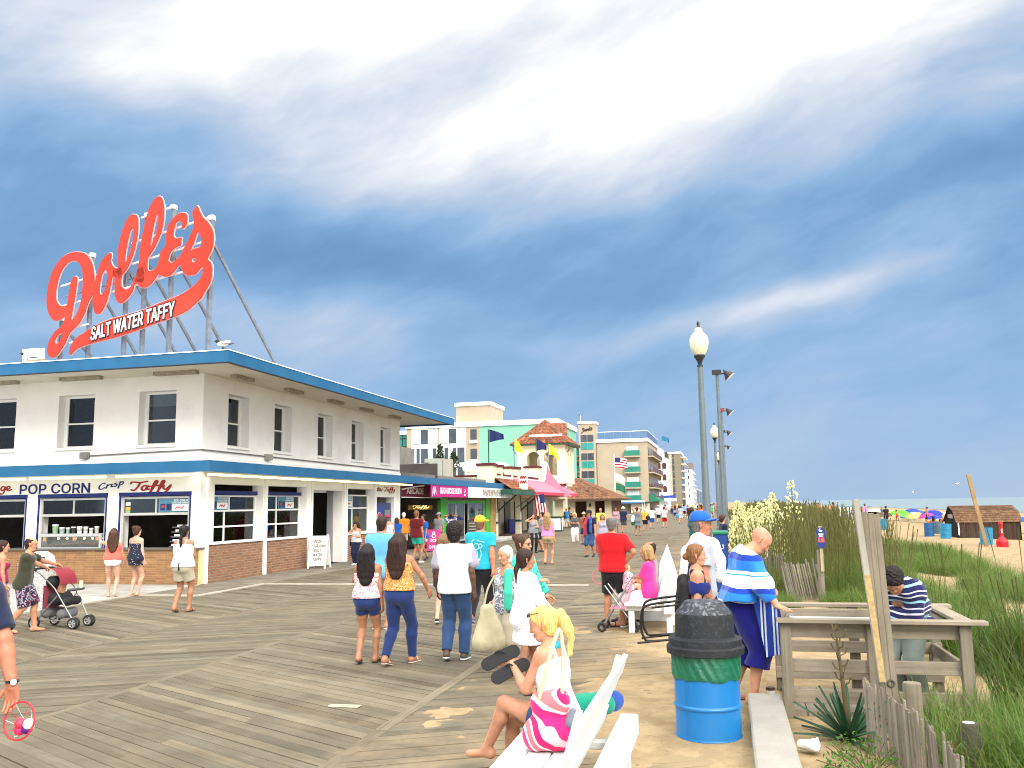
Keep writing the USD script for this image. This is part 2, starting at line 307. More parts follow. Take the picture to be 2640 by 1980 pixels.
# ================================================================== BOARDWALK
def wood_mat(name, base, rot=0.0, axis='x', grain=34.0, var=.30, tint=True, sand=None, rough=.8, dark=.55):
 """weathered timber, grain drawn out along one direction"""
 if name in _mats: return _mats[name]
 b = np.asarray(base, float)
 sc = {'x': (1.1, grain, grain), 'y': (grain, 1.1, grain), 'z': (grain, grain, 1.1)}[axis]
 N = {'tc': ('texture_coordinate', {}), 'rm': ('mapping', {'rotation': (0, 0, rot)}), 'm': ('mapping', {'scale': sc}), 'n': ('noise_texture', {'scale': 1.0, 'detail': 6.0, 'roughness': .65}),
         'r': ('rgb_ramp', {'ramp': [(.22, tuple(b * dark)), (.42, tuple(b * (1 - var * .3))), (.62, tuple(b * (1 + var * .35))), (.85, tuple(b * (1 + var)))]}),
         'n2': ('noise_texture', {'scale': 1.3, 'detail': 5.0, 'roughness': .7}), 'r2': ('rgb_ramp', {'ramp': [(.3, (.72, .70, .68)), (.7, (1.15, 1.14, 1.1))]}), 'mm': ('mix', {'mix_type': 'multiply', 'fac': 1.0}),
         'p': ('principled_bsdf', {'roughness': rough, 'specular_ior_level': .25}), 'bp': ('bump', {'strength': .35, 'distance': .01})}
 L = [('tc.object', 'rm.vector'), ('rm.vector', 'm.vector'), ('m.vector', 'n.vector'), ('n.fac', 'r.fac'), ('tc.object', 'n2.vector'), ('n2.fac', 'r2.fac'), ('r.color', 'mm.color1'), ('r2.color', 'mm.color2'), ('n.fac', 'bp.height'), ('bp.normal', 'p.normal')]
 out = 'mm.color'
 if tint:
  N['at'] = ('attribute', {'attribute': 'tint'}); N['tm'] = ('mix', {'mix_type': 'multiply', 'fac': 1.0}); L += [(out, 'tm.color1'), ('at.color', 'tm.color2')]; out = 'tm.color'
 if sand:
  N['sp'] = ('separate_xyz', {}); N['sx'] = ('map_range', {'from_min': -4.2, 'from_max': .4, 'to_min': -.12, 'to_max': .34, 'clamp': True}); N['sn'] = ('noise_texture', {'scale': .9, 'detail': 8.0, 'roughness': .68})
  N['sa'] = ('math', {'math_type': 'add'}); N['sr'] = ('rgb_ramp', {'ramp': [(.52, (0, 0, 0)), (.80, (.95, .95, .95))]}); N['sm'] = ('mix_color', {'b': sand})
  L += [('tc.object', 'sp.vector'), ('sp.x', 'sx.value'), ('tc.object', 'sn.vector'), ('sn.fac', 'sa.value1'), ('sx.result', 'sa.value2'), ('sa.value', 'sr.fac'), ('sr.color', 'sm.fac'), (out, 'sm.a')]; out = 'sm.result'
 L.append((out, 'p.base_color'))
 _mats[name] = usdkit.material(stage, '/World/Looks/' + name, N, L, surface='p.BSDF'); return _mats[name]
BW = (.132, .113, .080)
bw = thing('boardwalk', kind='structure')
MB().box((-14.1, -3, -.11), (.16, 60, -.06)).build('gap_shade_sheet', M('deck_shadow', (.03, .025, .02)), bw)  # one dark sheet; its colour stands in for the shade between planks
ANG = math.radians(27)
W_UP = wood_mat('deck_plank', BW, -ANG, sand=(.26, .195, .11)); W_DN = wood_mat('deck_plank_mirrored', BW, ANG, sand=(.26, .195, .11)); W_AL = wood_mat('deck_seam_board', BW, 0, 'y', sand=(.26, .195, .11))
strips = [(-13.9, -9.55, -1), (-9.4, -6.78, 1), (-6.68, -3.22, -1), (-3.1, .15, 1)]
planks = []
PW, GAP = .138, .009
apron = sg.Polygon([(-13.98, 18.66), (-12.22, 18.66), (-12.22, 21.4), (-13.98, 21.4)])
for x0, x1, sgn in strips:
 step = (PW + GAP) / math.cos(ANG); t = math.tan(ANG) * sgn
 for k in range(int(60 / step) + 20):
  yb = -2 + k * step; h = PW / math.cos(ANG); pieces = [(x0, x1)]
  if rng.random() < .45: c = x0 + (x1 - x0) * rng.uniform(.25, .75); pieces = [(x0, c - .002), (c + .002, x1)]
  for a, b in pieces:
   q = sg.Polygon([(a, yb + t * (a - x0)), (b, yb + t * (b - x0)), (b, yb + t * (b - x0) + h), (a, yb + t * (a - x0) + h)])
   if sgn < 0: q = affinity.translate(q, 0, 2.0)
   c = q.centroid
   if c.y > 60 or c.y < 3.5: continue
   if a < -12.22 and c.y > 17:
    q = q.difference(apron)
    if q.is_empty: continue
    q = max(getattr(q, 'geoms', [q]), key=lambda g: g.area)
   planks.append((q, sgn, c))
for x in (-9.475, -6.73, -3.16):
 for y in np.arange(3.6, 60, 4.2): planks.append((sg.box(x - .062, y, x + .062, y + 4.19), 0, sg.Point(x, y + 2)))
def plank_mesh(mb, q):
 z = rng.normal(0, .0022); tone = rng.normal(0, .09); tw = rng.normal(0, .02)
 if rng.random() < .12: tone += .28
 if rng.random() < .10: tone -= .22
 tint = np.array([1 + tone + tw, 1 + tone, 1 + tone - tw * 1.3])
 p = np.array(q.exterior.coords)[:-1]; n = len(p); c = p.mean(0)
 ins = c + (p - c) * (1 - .007 / np.maximum(np.linalg.norm(p - c, axis=1, keepdims=True), .02))
 v = np.vstack([np.c_[p, np.full(n, -.05)], np.c_[p, np.full(n, z - .005)], np.c_[ins, np.full(n, z)]])
 f = [(i, (i + 1) % n, n + (i + 1) % n) for i in range(n)] + [(i, n + (i + 1) % n, n + i) for i in range(n)]
 f += [(n + i, n + (i + 1) % n, 2 * n + (i + 1) % n) for i in range(n)] + [(n + i, 2 * n + (i + 1) % n, 2 * n + i) for i in range(n)]
 f += [(2 * n, 2 * n + i, 2 * n + i + 1) for i in range(1, n - 1)]
 mb.add(v, f, np.clip(tint, .4, 1.6))
def seen(c):
 d = np.array([c.x, c.y, 0]) - CAM; z = d @ FW
 return z > 0 and abs(d @ CR / z) < .62 and abs(d @ CU / z) < .47
planks.sort(key=lambda p: (0 if seen(p[2]) else 1, p[2].x ** 2 + p[2].y ** 2))
rest = {1: MB(), -1: MB(), 0: MB()}; WM = {1: W_UP, -1: W_DN, 0: W_AL}
for i, (q, s, c) in enumerate(planks):
 if i < 300: mb = MB(); plank_mesh(mb, q); mb.build('plank', WM[s], bw, tinted=True)
 else: plank_mesh(rest[s], q)
for s in rest: rest[s].build('far_planks', WM[s], bw, tinted=True, kind='stuff')
MB().box((-16, 60, -.11), (.16, 900, 0)).build('far_decking', wood_mat('far_deck', BW, 0, 'x', grain=8, tint=False), bw)
MB().box((-14.1, 21.75, -.05), (-12.3, 60, .006)).build('shopfront_strip', two_tone('worn_strip', (.15, .13, .105), (.22, .195, .155), 1.6), bw)
# concrete street end with pale edge boards
CONC = two_tone('street_concrete', (.30, .295, .27), (.40, .39, .36), 1.8, bump=.25)
MB().box((-60, -10, -.1), (-13.98, 21.5, .004)).build('street_apron', CONC, kind='structure')
MB().box((-13.98, 18.7, -.06), (-12.3, 21.75, .004)).build('apron_patch', two_tone('dark_patch', (.13, .115, .09), (.19, .165, .13), 1.4), kind='structure')
PALE = M('pale_edge_board', (.52, .48, .39), .8, .2, 3)
for a, b in (((-13.95, 10, .012), (-13.95, 18.64, .012)), ((-13.9, 18.68, .014), (-12.26, 18.72, .014)), ((-12.26, 18.72, .012), (-12.26, 21.72, .012)), ((-12.3, 21.78, .014), (-3.4, 21.9, .014))):
 MB().bar(a, b, .11, .03).build('edge_board', PALE, bw)
# sand blown over the deck beside the dune
dx, dy = np.linspace(-3.0, .35, 110), np.linspace(4.5, 17, 260)
def drift(X, Y):
 n = meshkit.fbm(np.stack([X * 1.1, Y * .7, X * 0], -1), 5, 11)
 f = meshkit.fbm(np.stack([X * 6, Y * 5, X * 0], -1), 3, 13)
 return np.minimum(.05 * (n - .62 + .30 * sstep(-2.2, .25, X) * sstep(5, 8, Y) + .12 * (f - .5)), .012)
MB().add(*grid_mesh(dx, dy, drift)).build('sand_drift', SAND, smooth=True, kind='structure')
# ================================================================== CORNER CANDY SHOP
WHITE = M('white_stucco', (.80, .79, .75), .75, .03, 2.0, bump=.12, bscale=40, dirt=((.55, .50, .42), .35))
WHITE2 = M('white_trim', (.80, .80, .77), .5, .03, 3.0)
BLUE = M('eave_blue', (.016, .13, .28), .5, .14, 1.2, spec=.35, dirt=((.05, .12, .2), .4))
SOFFIT = M('soffit_cream', (.66, .62, .52), .8, .06, 1.0)
NAVY = M('navy_paint', (.012, .022, .17), .5, .08)
RED = M('sign_red_paint', (.36, .015, .012), .5, .1)
DARKROOM = M('dark_interior', (.07, .06, .05), .9, .5, 1.2)  # room darkness is put into this wall colour so the windows look dark
GLASS = pane_mat('window_glass', (.9, .95, 1.0), 1.6, (.55, .6, .6))
GLASS_C = pane_mat('display_glass', (.9, .95, 1.0), 1.45, (.85, .88, .88))
shop = thing('candy_shop', 'white two-storey corner shop with blue eaves, tan brick base and lit counters', 'building')
LX0, BX, BY = -27.0, -14.1, 21.5
EX, EY, EZ = (1, 0, 0), (0, 1, 0), (0, 0, 1)
def rect(x0, z0, x1, z1): return sg.box(x0, z0, x1, z1)
upL = [(-21.85, -20.36), (-18.88, -17.65), (-16.17, -14.96)]; upR = [(22.78, 23.95), (25.51, 26.67), (28.63, 29.83), (31.56, 32.72), (34.51, 35.67)]
Z0, Z1 = 3.87, 5.41
gl = [(-22.1, -19.83), (-19.35, -17.12), (-16.63, -14.43)]                 # serving windows, left front
wl = rect(LX0, 3.0, BX, 5.84).difference(unary_union([rect(a, Z0, b, Z1) for a, b in upL]))
MB().prism(wl, (0, BY + .42, 0), EX, EZ, .42).build('upper_wall', WHITE, shop)
wr = rect(BY + .42, 3.0, 36.78, 5.84).difference(unary_union([rect(a, Z0, b, Z1) for a, b in upR]))
MB().prism(wr, (BX - .42, 0, 0), EY, EZ, .42).build('upper_wall', WHITE, shop)
wl = rect(LX0, .95, BX, 3.0).difference(unary_union([rect(a, 1.0, b, 2.52) for a, b in gl]))
MB().prism(wl, (0, BY + .38, 0), EX, EZ, .378).build('lower_wall', WHITE, shop)
bays = [(22.2, 24.9, 1.05, 2.75), (25.2, 27.85, 1.03, 2.75), (28.24, 30.8, 0, 2.66), (31.15, 33.85, .98, 2.75), (33.97, 36.1, 0, 2.44)]
wr = rect(BY + .38, .0, 36.78, 3.0).difference(unary_union([rect(a, c, b, d) for a, b, c, d in bays]))
MB().prism(wr, (BX - .38, 0, 0), EY, EZ, .378).build('lower_wall', WHITE, shop)
MB().box((LX0, 36.4, .0), (BX - .43, 36.78, 5.84)).build('end_wall', WHITE, shop)
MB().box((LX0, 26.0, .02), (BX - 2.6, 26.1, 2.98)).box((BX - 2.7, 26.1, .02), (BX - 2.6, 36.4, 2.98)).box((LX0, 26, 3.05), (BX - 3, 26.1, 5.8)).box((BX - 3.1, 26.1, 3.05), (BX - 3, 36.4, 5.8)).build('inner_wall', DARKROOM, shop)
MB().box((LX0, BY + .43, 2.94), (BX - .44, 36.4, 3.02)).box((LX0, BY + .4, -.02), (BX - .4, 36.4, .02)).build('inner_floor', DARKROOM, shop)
# main eave
ex, ey, ye = BX + 1.95, BY - 1.95, 38.75
MB().box((LX0, ey + .06, 5.84), (ex - .06, ye - .06, 5.9)).build('soffit', SOFFIT, shop)
MB().box((LX0, ey, 5.76), (ex, ey + .05, 6.06)).box((ex - .05, ey + .05, 5.76), (ex, ye, 6.06)).box((LX0, ye - .05, 5.76), (ex - .05, ye, 6.06)).build('eave_fascia', BLUE, shop)
MB().box((LX0, ey - .012, 5.735), (ex + .012, ey + .06, 5.76)).box((ex - .06, ey + .06, 5.735), (ex + .012, ye, 5.76)).build('drip_edge', M('drip_dark', (.02, .022, .03)), shop)
MB().box((LX0, ey - .015, 6.06), (ex + .015, ey + .07, 6.085)).box((ex - .07, ey + .07, 6.06), (ex + .015, ye, 6.085)).build('roof_edge', M('roof_edge_aluminium', (.75, .8, .82), .4), shop)
MB().box((LX0, ey + .05, 5.97), (ex - .05, ye - .05, 6.03)).build('roof', M('flat_roof', (.35, .35, .34)), shop)
# lower awning running past the shop
ax, ay, aye = BX + .75, BY - .75, 55.95
MB().box((LX0, ay, 3.04), (ax, ay + .05, 3.345)).box((ax - .05, ay + .05, 3.04), (ax, aye, 3.345)).build('awning_fascia', BLUE, shop)
MB().box((LX0, ay + .05, 3.10), (BX - .4, BY + .05, 3.14)).box((BX - .1, BY + .05, 3.10), (ax - .05, aye, 3.14)).box((BX - .4, 36.8, 3.10), (BX - .1, aye, 3.14)).build('awning_soffit', SOFFIT, shop)
MB().box((LX0, ay + .05, 3.32), (BX - .001, BY - .001, 3.35)).box((BX + .001, BY - .001, 3.32), (ax - .05, aye, 3.35)).build('awning_top', M('awning_top_navy', (.03, .04, .09)), shop)
MB().box((LX0, BY - .05, 3.36), (BX + .05, BY, 3.50)).box((BX, BY, 3.36), (BX + .05, 36.78, 3.50)).build('wall_band', WHITE, shop)
# soffit light housings
HOUS = M('stained_fixture', (.42, .38, .29), .7, .3, 8.0)
for x in (-20.5, -17.67, -14.6): MB().box((x - .66, 20.82, 5.74), (x + .66, 21.02, 5.838)).build('soffit_fixture', HOUS, shop)
for y in (22.4, 25.5, 28.65, 31.45, 34.45): MB().box((-13.52, y - .5, 5.74), (-13.32, y + .5, 5.838)).build('soffit_fixture', HOUS, shop)
# conduit along the wall
MB().tube([(-17.72, BY - .03, 3.62), (-16, BY - .03, 3.66), (BX + .03, BY - .03, 3.69), (BX + .03, 29, 3.66), (BX + .03, 36.7, 3.62)], .02, 6).build('conduit', M('grey_pipe', (.2, .2, .2), .5), shop)
MB().box((-17.95, BY - .16, 3.54), (-17.72, BY - .002, 3.72)).build('junction_box', M('grey_box', (.22, .22, .21), .5), shop)
MB().box((BX + .002, 24.9, 3.56), (BX + .14, 25.2, 3.74)).build('junction_box', M('tan_box', (.38, .36, .3), .5), shop)
# upper sash windows
def mbrect(mb, w, a, b, z0, z1, d0, d1):
 """box on a wall: w='L' left front (along x), 'R' boardwalk front (along y); d = depth behind the wall face"""
 if w == 'L': mb.box((a, BY + d0, z0), (b, BY + d1, z1))
 else: mb.box((BX - d1, a, z0), (BX - d0, b, z1))
 return mb
BLIND = M('white_blind', (.72, .74, .72), .8)
def sash(w, a, b, blind=0.0):
 f = MB(); t = .065
 for (p, q, r, s) in ((a, a + t, Z0, Z1), (b - t, b, Z0, Z1), (a + t, b - t, Z1 - t, Z1), (a + t, b - t, Z0, Z0 + t)): mbrect(f, w, p, q, r, s, .28, .36)
 zm = (Z0 + Z1) / 2 - .05
 mbrect(f, w, a + t, b - t, zm - .022, zm + .022, .27, .34)
 for p, q in ((a + t, a + t + .04), (b - t - .04, b - t)): mbrect(f, w, p, q, Z0 + t, zm - .022, .28, .33); mbrect(f, w, p, q, zm + .022, Z1 - t, .30, .345)
 fr = f.build('window', WHITE2, shop)
 mbrect(MB(), w, a + t, b - t, Z0 + t, Z1 - t, .317, .322).build('pane', GLASS, fr)
 s = MB(); mbrect(s, w, a - .03, b + .03, Z0 - .07, Z0, -.05, .26); s.build('sill', WHITE2, fr)
 if blind: mbrect(MB(), w, a + t, b - t, Z1 - t - (Z1 - Z0) * blind, Z1 - t, .37, .375).build('blind', BLIND, fr)
for (a, b), bl in zip(upL, (.9, 0, .22)): sash('L', a, b, bl)
for (a, b), bl in zip(upR, (0, .75, 0, .3, 0)): sash('R', a, b, bl)
# tan glazed tile base: 13 courses
TILE = M('tan_glazed_tile', (.36, .19, .085), .45, .18, 9.0, tint=True, spec=.5); GROUT = M('tile_grout', (.72, .52, .27), .8)
MB().box((LX0, BY + .02, 0), (BX, BY + .36, .95)).build('tile_backing', GROUT, shop)
tl, tr = [], MB()
for r in range(15):
 for c in range(int((BX - LX0) / .328)):
  x = BX - .328 * (c + 1)
  if x > LX0: tl.append((x + .007, .014 + r * .0627, x + .321, .014 + r * .0627 + .051))
tl.sort(key=lambda t: -t[0] if t[0] > -22.5 else 50 - t[0])
for i, (x0, z0, x1, z1) in enumerate(tl):
 tn = 1 + rng.normal(0, .10); mb = MB() if i < 300 else tr
 mb.box((x0, BY + .002 + rng.uniform(0, .003), z0), (x1, BY + .02, z1), (tn, tn * (1 + rng.normal(0, .03)), tn))
 if i < 300: mb.build('tile', TILE, shop, tinted=True)
tr.build('far_tiles', TILE, shop, tinted=True, kind='stuff')
MB().box((LX0, BY - .06, .95), (BX + .03, BY + .3, 1.0)).build('counter_ledge', M('ledge_dark', (.16, .14, .12), .6), shop)
br = MB()
for a, b, z1 in ((21.9, 24.93, 1.05), (25.12, 27.9, 1.03), (31.1, 33.9, .98)):
 nrow = int(z1 / .075)
 for r in range(nrow):
  y = a + (-.1 if r % 2 else 0)
  while y < b:
   p, q = max(y, a) + .004, min(y + .2, b) - .004
   if q - p > .02: tn = 1 + rng.normal(0, .09); br.box((BX - .01, p, .008 + r * z1 / nrow), (BX + .012 + rng.uniform(0, .003), q, (r + 1) * z1 / nrow - .007), (tn, tn, tn))
   y += .2
br.build('brick_courses', M('tan_brick', (.33, .165, .085), .75, .15, 8.0, tint=True), shop, tinted=True, kind='stuff')
MB().box((BX - .001, 21.9, 1.05), (BX + .05, 24.93, 1.09)).box((BX - .001, 25.12, 1.03), (BX + .05, 27.9, 1.07)).box((BX - .001, 31.1, .98), (BX + .05, 33.9, 1.03)).build('counter_ledge', WHITE2, shop)
for y in (21.82, 25.02, 27.97, 28.16, 30.88, 31.06, 33.91, 36.6): MB().box((BX + .002, y - .055, 0), (BX + .07, y + .055, 2.98)).build('pilaster', WHITE2, shop)
# serving windows on the left front
for i, (a, b) in enumerate(gl):
 f = MB()
 for p, q, r, s in ((a, a + .07, 1.0, 2.40), (b - .07, b, 1.0, 2.40), (a + .07, b - .07, 2.36, 2.42), (a + .07, b - .07, 1.90, 1.97)): mbrect(f, 'L', p, q, r, s, .05, .13)
 c = (a + b) / 2; mbrect(f, 'L', c - .02, c + .02, 1.97, 2.36, .06, .12)
 fr = f.build('window', M('aluminium_frame', (.55, .56, .54), .4), shop)
 mbrect(MB(), 'L', a + .07, b - .07, 1.97, 2.36, .088, .092).build('pane', GLASS, fr)
 n = MB(); mbrect(n, 'L', a - .06, b + .06, 2.44, 2.545, -.012, .02)
 for p, q in ((a - .05, a + .0), (b - .0, b + .05)): mbrect(n, 'L', p, q, 1.0, 2.44, -.008, .02)
 n.build('painted_surround', NAVY, shop)
# windows on the boardwalk front
def gridwin(a, b, zs, cols, d=.26):
 f = MB(); t = .05
 for p, q, r, s in ((a, a + t, zs[0], zs[-1]), (b - t, b, zs[0], zs[-1])): mbrect(f, 'R', p, q, r, s, d, d + .08)
 for k, z in enumerate(zs): mbrect(f, 'R', a + t, b - t, z - t / 2, z + t / 2, d, d + .08)
 for k in range(len(zs) - 1): c = a + (b - a) * cols[k]; mbrect(f, 'R', c - .02, c + .02, zs[k] + t / 2, zs[k + 1] - t / 2, d + .01, d + .07)
 fr = f.build('window', WHITE2, shop); mbrect(MB(), 'R', a + t, b - t, zs[0], zs[-1], d + .038, d + .042).build('pane', GLASS_C, fr); return fr
gridwin(22.2, 24.9, [1.08, 1.53, 1.99, 2.42], [.36, .36, .45]); gridwin(25.2, 27.85, [1.06, 1.53, 1.99, 2.44], [.4, .4, .4]); gridwin(31.15, 33.85, [1.05, 2.0, 2.5], [.42, .42])
for a, b in ((22.2, 24.9), (25.2, 27.85)): mbrect(MB(), 'R', a, b, 2.46, 2.57, .20, .30).build('painted_surround', NAVY, shop)
GREYP = M('grey_partition', (.42, .43, .44), .7, .05)
MB().box((BX - .62, 30.74, .02), (BX - .382, 30.8, 2.66)).build('doorway_jamb', GREYP, shop)  # grey return wall inside the doorway, no door hangs here
MB().box((BX - .36, 28.24, 2.58), (BX - .3, 30.0, 2.66)).box((BX - .36, 28.24, .02), (BX - .3, 28.31, 2.58)).build('door_frame', WHITE2, shop)
# tube lights under the awning
LIT = glow('tube_light', (1.0, .93, .52), 1.5)
for a, b in ((-22.3, -19.55), (-19.39, -16.85), (-16.52, -14.0)): MB().tube([(a, BY - .38, 2.985), (b, BY - .38, 2.985)], .035, 8).build('tube_light', LIT, shop)
for a, b in ((21.2, 23.8), (23.9, 26.45), (26.6, 29.14), (29.3, 31.8), (31.93, 34.4), (34.6, 37.2)): MB().tube([(BX + .42, a, 2.985), (BX + .42, b, 2.985)], .035, 8).build('tube_light', LIT, shop)
# lettering painted on the wall
def on_left(poly, x, z, d=.006): return MB().prism(affinity.translate(poly, x, z), (0, BY - .002, 0), EX, EZ, d)
def fit(poly, w, h, skew=0):
 b = poly.bounds; poly = affinity.scale(affinity.translate(poly, -b[0], -b[1]), w / (b[2] - b[0]), h / (b[3] - b[1]), origin=(0, 0))
 return affinity.skew(poly, xs=skew, origin=(0, 0)) if skew else poly
on_left(fit(text_poly('POP CORN', .3, True), 2.4, .29), -20.06, 2.56).build('lettering', NAVY, shop)
def script(letters, w):
 return unary_union([stroke(s, w) for s in letters])
ff = [[(.0, -.12), (.06, -.1), (.10, .1), (.16, .32), (.20, .36), (.21, .3), (.14, .12), (.07, -.04), (.02, -.14)]]
def shift(s, dx, dy=0): return [[(x + dx, y + dy) for x, y in p] for p in s]
a_ = [[(.14, .16), (.08, .18), (.02, .1), (.03, .01), (.1, .02), (.15, .17), (.13, .03), (.19, .04)]]
taffy = [[(-.02, .27), (.02, .33), (.2, .3), (.36, .34)], [(.2, .3), (.14, .12), (.06, 0), (.0, .03)]] + shift(a_, .22) + shift(ff, .38) + shift(ff, .54) + [[(.74, .17), (.74, .05), (.8, .03), (.9, .18), (.84, .0), (.74, -.12), (.68, -.1)]] + [[(.4, .14), (.72, .19)]]
on_left(fit(script(taffy, .052), 1.36, .40), -16.36, 2.48, .008).build('lettering', RED, shop)
crisp = [[(.2, .26), (.16, .3), (.06, .22), (.02, .08), (.08, .0), (.18, .06)], [(.22, .0), (.27, .18), (.26, .12), (.35, .17)], [(.4, .16), (.37, .03), (.43, .03)], [(.52, .17), (.47, .14), (.54, .08), (.49, .0), (.44, .03)], [(.64, .2), (.56, -.12)], [(.62, .12), (.7, .18), (.72, .1), (.66, .03), (.6, .04)]]
on_left(affinity.rotate(fit(script(crisp, .045), .86, .25), 9, origin=(0, 0)), -17.37, 2.56).build('lettering', NAVY, shop)
ge = [[(.16, .16), (.08, .18), (.03, .1), (.06, .02), (.13, .06), (.17, .17), (.13, -.06), (.04, -.12), (.0, -.08)], [(.2, .06), (.3, .1), (.32, .17), (.25, .18), (.22, .08), (.27, .01), (.38, .06)]]
on_left(fit(script(ge, .05), .46, .26), -20.78, 2.56).build('lettering', RED, shop)
wt = shift(a_, 0) + [[(.2, .3), (.19, .05), (.25, .03)], [(.15, .2), (.28, .21)], [(.28, .06), (.36, .1), (.37, .17), (.31, .17), (.29, .06), (.34, .01), (.42, .06)], [(.44, .0), (.48, .17), (.53, .17)]] + shift(taffy, .66)
MB().prism(affinity.translate(fit(script(wt, .05), 2.2, .30), 34.02, 2.6), (BX + .004, 0, 0), EY, EZ, .006).build('lettering', RED, shop)
# ---- goods and notices in the windows
POSTER = M('poster_blue', (.10, .27, .38), .4, .1); PWHITE = M('paper_white', (.75, .76, .74), .7, .04); CUPB = M('cup_navy', (.02, .03, .12), .4); PINKRED = M('label_red', (.55, .05, .07), .5)
def poster(w, a, b, z0, z1, d, label):
 p = thing('drinks_poster', label, 'poster'); W = b - a; H = z1 - z0
 def f(name, x0, y0, x1, y1, m, k): mbrect(MB(), w, a + x0 * W, a + x1 * W, z0 + y0 * H, z0 + y1 * H, d - .003 * k - .003, d - .003 * k).build(name, m, p)
 f('sheet', 0, 0, 1, 1, POSTER, 0); f('panel', .45, .06, .98, .55, PWHITE, 1)
 for k in range(2): f('cup', .06 + .2 * k, .1, .22 + .2 * k, .62, CUPB, 1)
 f('badge', .1, .3, .2, .5, PINKRED, 2)
 t = fit(text_poly('ICE COLD', .1, True), W * .46, H * .17); t2 = fit(text_poly('FOUNTAIN DRINKS', .1, True), W * .52, H * .1); t3 = fit(stroke([(0, 0), (.1, .12), (.14, .02), (.22, .1), (.28, .0), (.36, .12)], .05), W * .3, H * .22)
 for q, x, z, m in ((t, .5, .78, PWHITE), (t2, .45, .62, PWHITE), (t3, .55, .2, PINKRED)):
  if w == 'L': MB().prism(affinity.translate(q, a + x * W, z0 + z * H), (0, BY + d - .008, 0), EX, EZ, .003).build('print', m, p)
  else: MB().prism(affinity.translate(q, a + x * W, z0 + z * H), (BX - d + .008, 0, 0), EY, EZ, .003).build('print', m, p)
poster('L', -15.46, -14.5, 1.99, 2.35, .085, 'blue fountain drinks poster in serving window under the red script lettering')
poster('R', 22.26, 23.3, 2.02, 2.4, .25, 'blue drinks poster in upper left pane of first brick-base window past the corner')
poster('R', 26.3, 27.4, 2.02, 2.42, .25, 'blue drinks poster in upper right pane of window left of the open doorway')
poster('R', 31.22, 32.2, 2.04, 2.48, .25, 'blue drinks poster in small window right of the open doorway')
for x, z, c in ((-16.52, 2.22, (.7, .7, .7)), (-16.52, 2.09, (.75, .35, .08)), (-16.52, 1.99, (.3, .5, .25))):
 mbrect(MB(), 'L', x, x + .15, z - .04, z + .05, .08, .086).build('card_sticker', M('sticker_%d' % int(z * 100), c, .5), shop)
ALU = M('case_aluminium', (.5, .52, .52), .4, .05)
case = thing('popcorn_case', 'glass popcorn case lit by bulbs in left serving window', 'display case', (0, 0, 0))
c = MB()
for p, q, r, s in ((-19.27, -19.21, 1.03, 1.38), (-17.27, -17.21, 1.03, 1.38), (-19.21, -17.27, 1.33, 1.38), (-19.27, -17.21, 1.0, 1.03)): mbrect(c, 'L', p, q, r, s, -.02, .03)
mbrect(c, 'L', -19.27, -17.21, 1.38, 1.41, -.02, .5); mbrect(c, 'L', -19.27, -17.21, 1.0, 1.4, .5, .53)
c.build('frame', ALU, case); mbrect(MB(), 'L', -19.21, -17.27, 1.03, 1.33, .004, .007).build('pane', GLASS_C, case)
xs_ = np.linspace(-19.2, -17.28, 60); ys_ = np.linspace(BY + .02, BY + .48, 14)
MB().add(*grid_mesh(xs_, ys_, lambda X, Y: 1.035 + .085 * meshkit.fbm(np.stack([X * 2.2, Y * 3, X * 0], -1), 2, 2) + .05 * meshkit.noise(np.stack([X * 22, Y * 22, X * 0], -1)))).build('caramel_corn', M('caramel_corn_look', (.52, .26, .045), .5, .5, 45.0), case, kind='stuff')
BULB = glow('heat_bulb', (1.0, .72, .35), 5.0)
for x in (-18.86, -18.56, -18.28, -17.7, -17.42, -17.98): MB().tm(trimesh.creation.icosphere(2, .032).apply_translation((x, BY + .25, 1.27))).build('heat_bulb', BULB, case)
for x in (-19.1, -18.1, -17.34): MB().box((x - .06, BY - .004, 1.2 + .02 * (x > -18.5)), (x + .06, BY - .001, 1.33)).build('price_card', M('price_card_look', (.55, .3, .2), .7), case)
bk = [(.17, .26, (.28, .42, .25)), (.15, .18, (.35, .42, .42)), (.11, .17, (.3, .4, .35)), (.12, .19, (.04, .04, .045)), (.15, .20, (.72, .72, .70)), (.12, .19, (.72, .72, .70)), (.11, .15, (.72, .72, .70)), (.12, .2, (.5, .5, .44))]
bx = -18.98
names = ['tall green printed', 'wide blue printed', 'small blue printed', 'black', 'large white', 'medium white', 'small white', 'grey paper']
for (w, h, col), nm in zip(bk, names):
 b = thing('popcorn_bucket', nm + ' popcorn bucket standing on the lit popcorn case', 'bucket', (bx + w / 2, BY + .16, 1.412), group='popcorn buckets on the case')
 MB().lathe([(0, 0), (w * .40, 0), (w * .5, h - .02), (0, h - .02)], n=20).build('tub', M('bucket_' + nm.replace(' ', '_'), col, .5, .35, 14.0), b)
 MB().lathe([(w * .5, h - .03), (w * .53, h - .03), (w * .53, h), (0, h + .004)], n=20).build('lid', M('bucket_lid', (.7, .72, .72), .4), b); bx += w + .07
 if nm.startswith(('large', 'medium', 'small w')): MB().lathe([(w * .44, h * .35), (w * .465, h * .35), (w * .49, h * .72), (w * .46, h * .72)], n=20).build('label_band', M('bucket_band', (.45, .47, .42), .5), b)
rack = thing('snack_rack', 'slanted grey rack of white boxes in right serving window', 'rack')
for k in range(5):
 MB().box((-15.1 - .02 * k, BY + .1 + .06 * k, 1.02 + .13 * k), (-14.5, BY + .3 + .06 * k, 1.045 + .13 * k)).build('shelf', M('rack_grey', (.14, .15, .17), .5), rack)
 for j in range(5): MB().box((-15.02 + .1 * j, BY + .09 + .06 * k, 1.047 + .13 * k), (-14.95 + .1 * j, BY + .2 + .06 * k, 1.10 + .13 * k)).build('snack_box', PWHITE, rack)
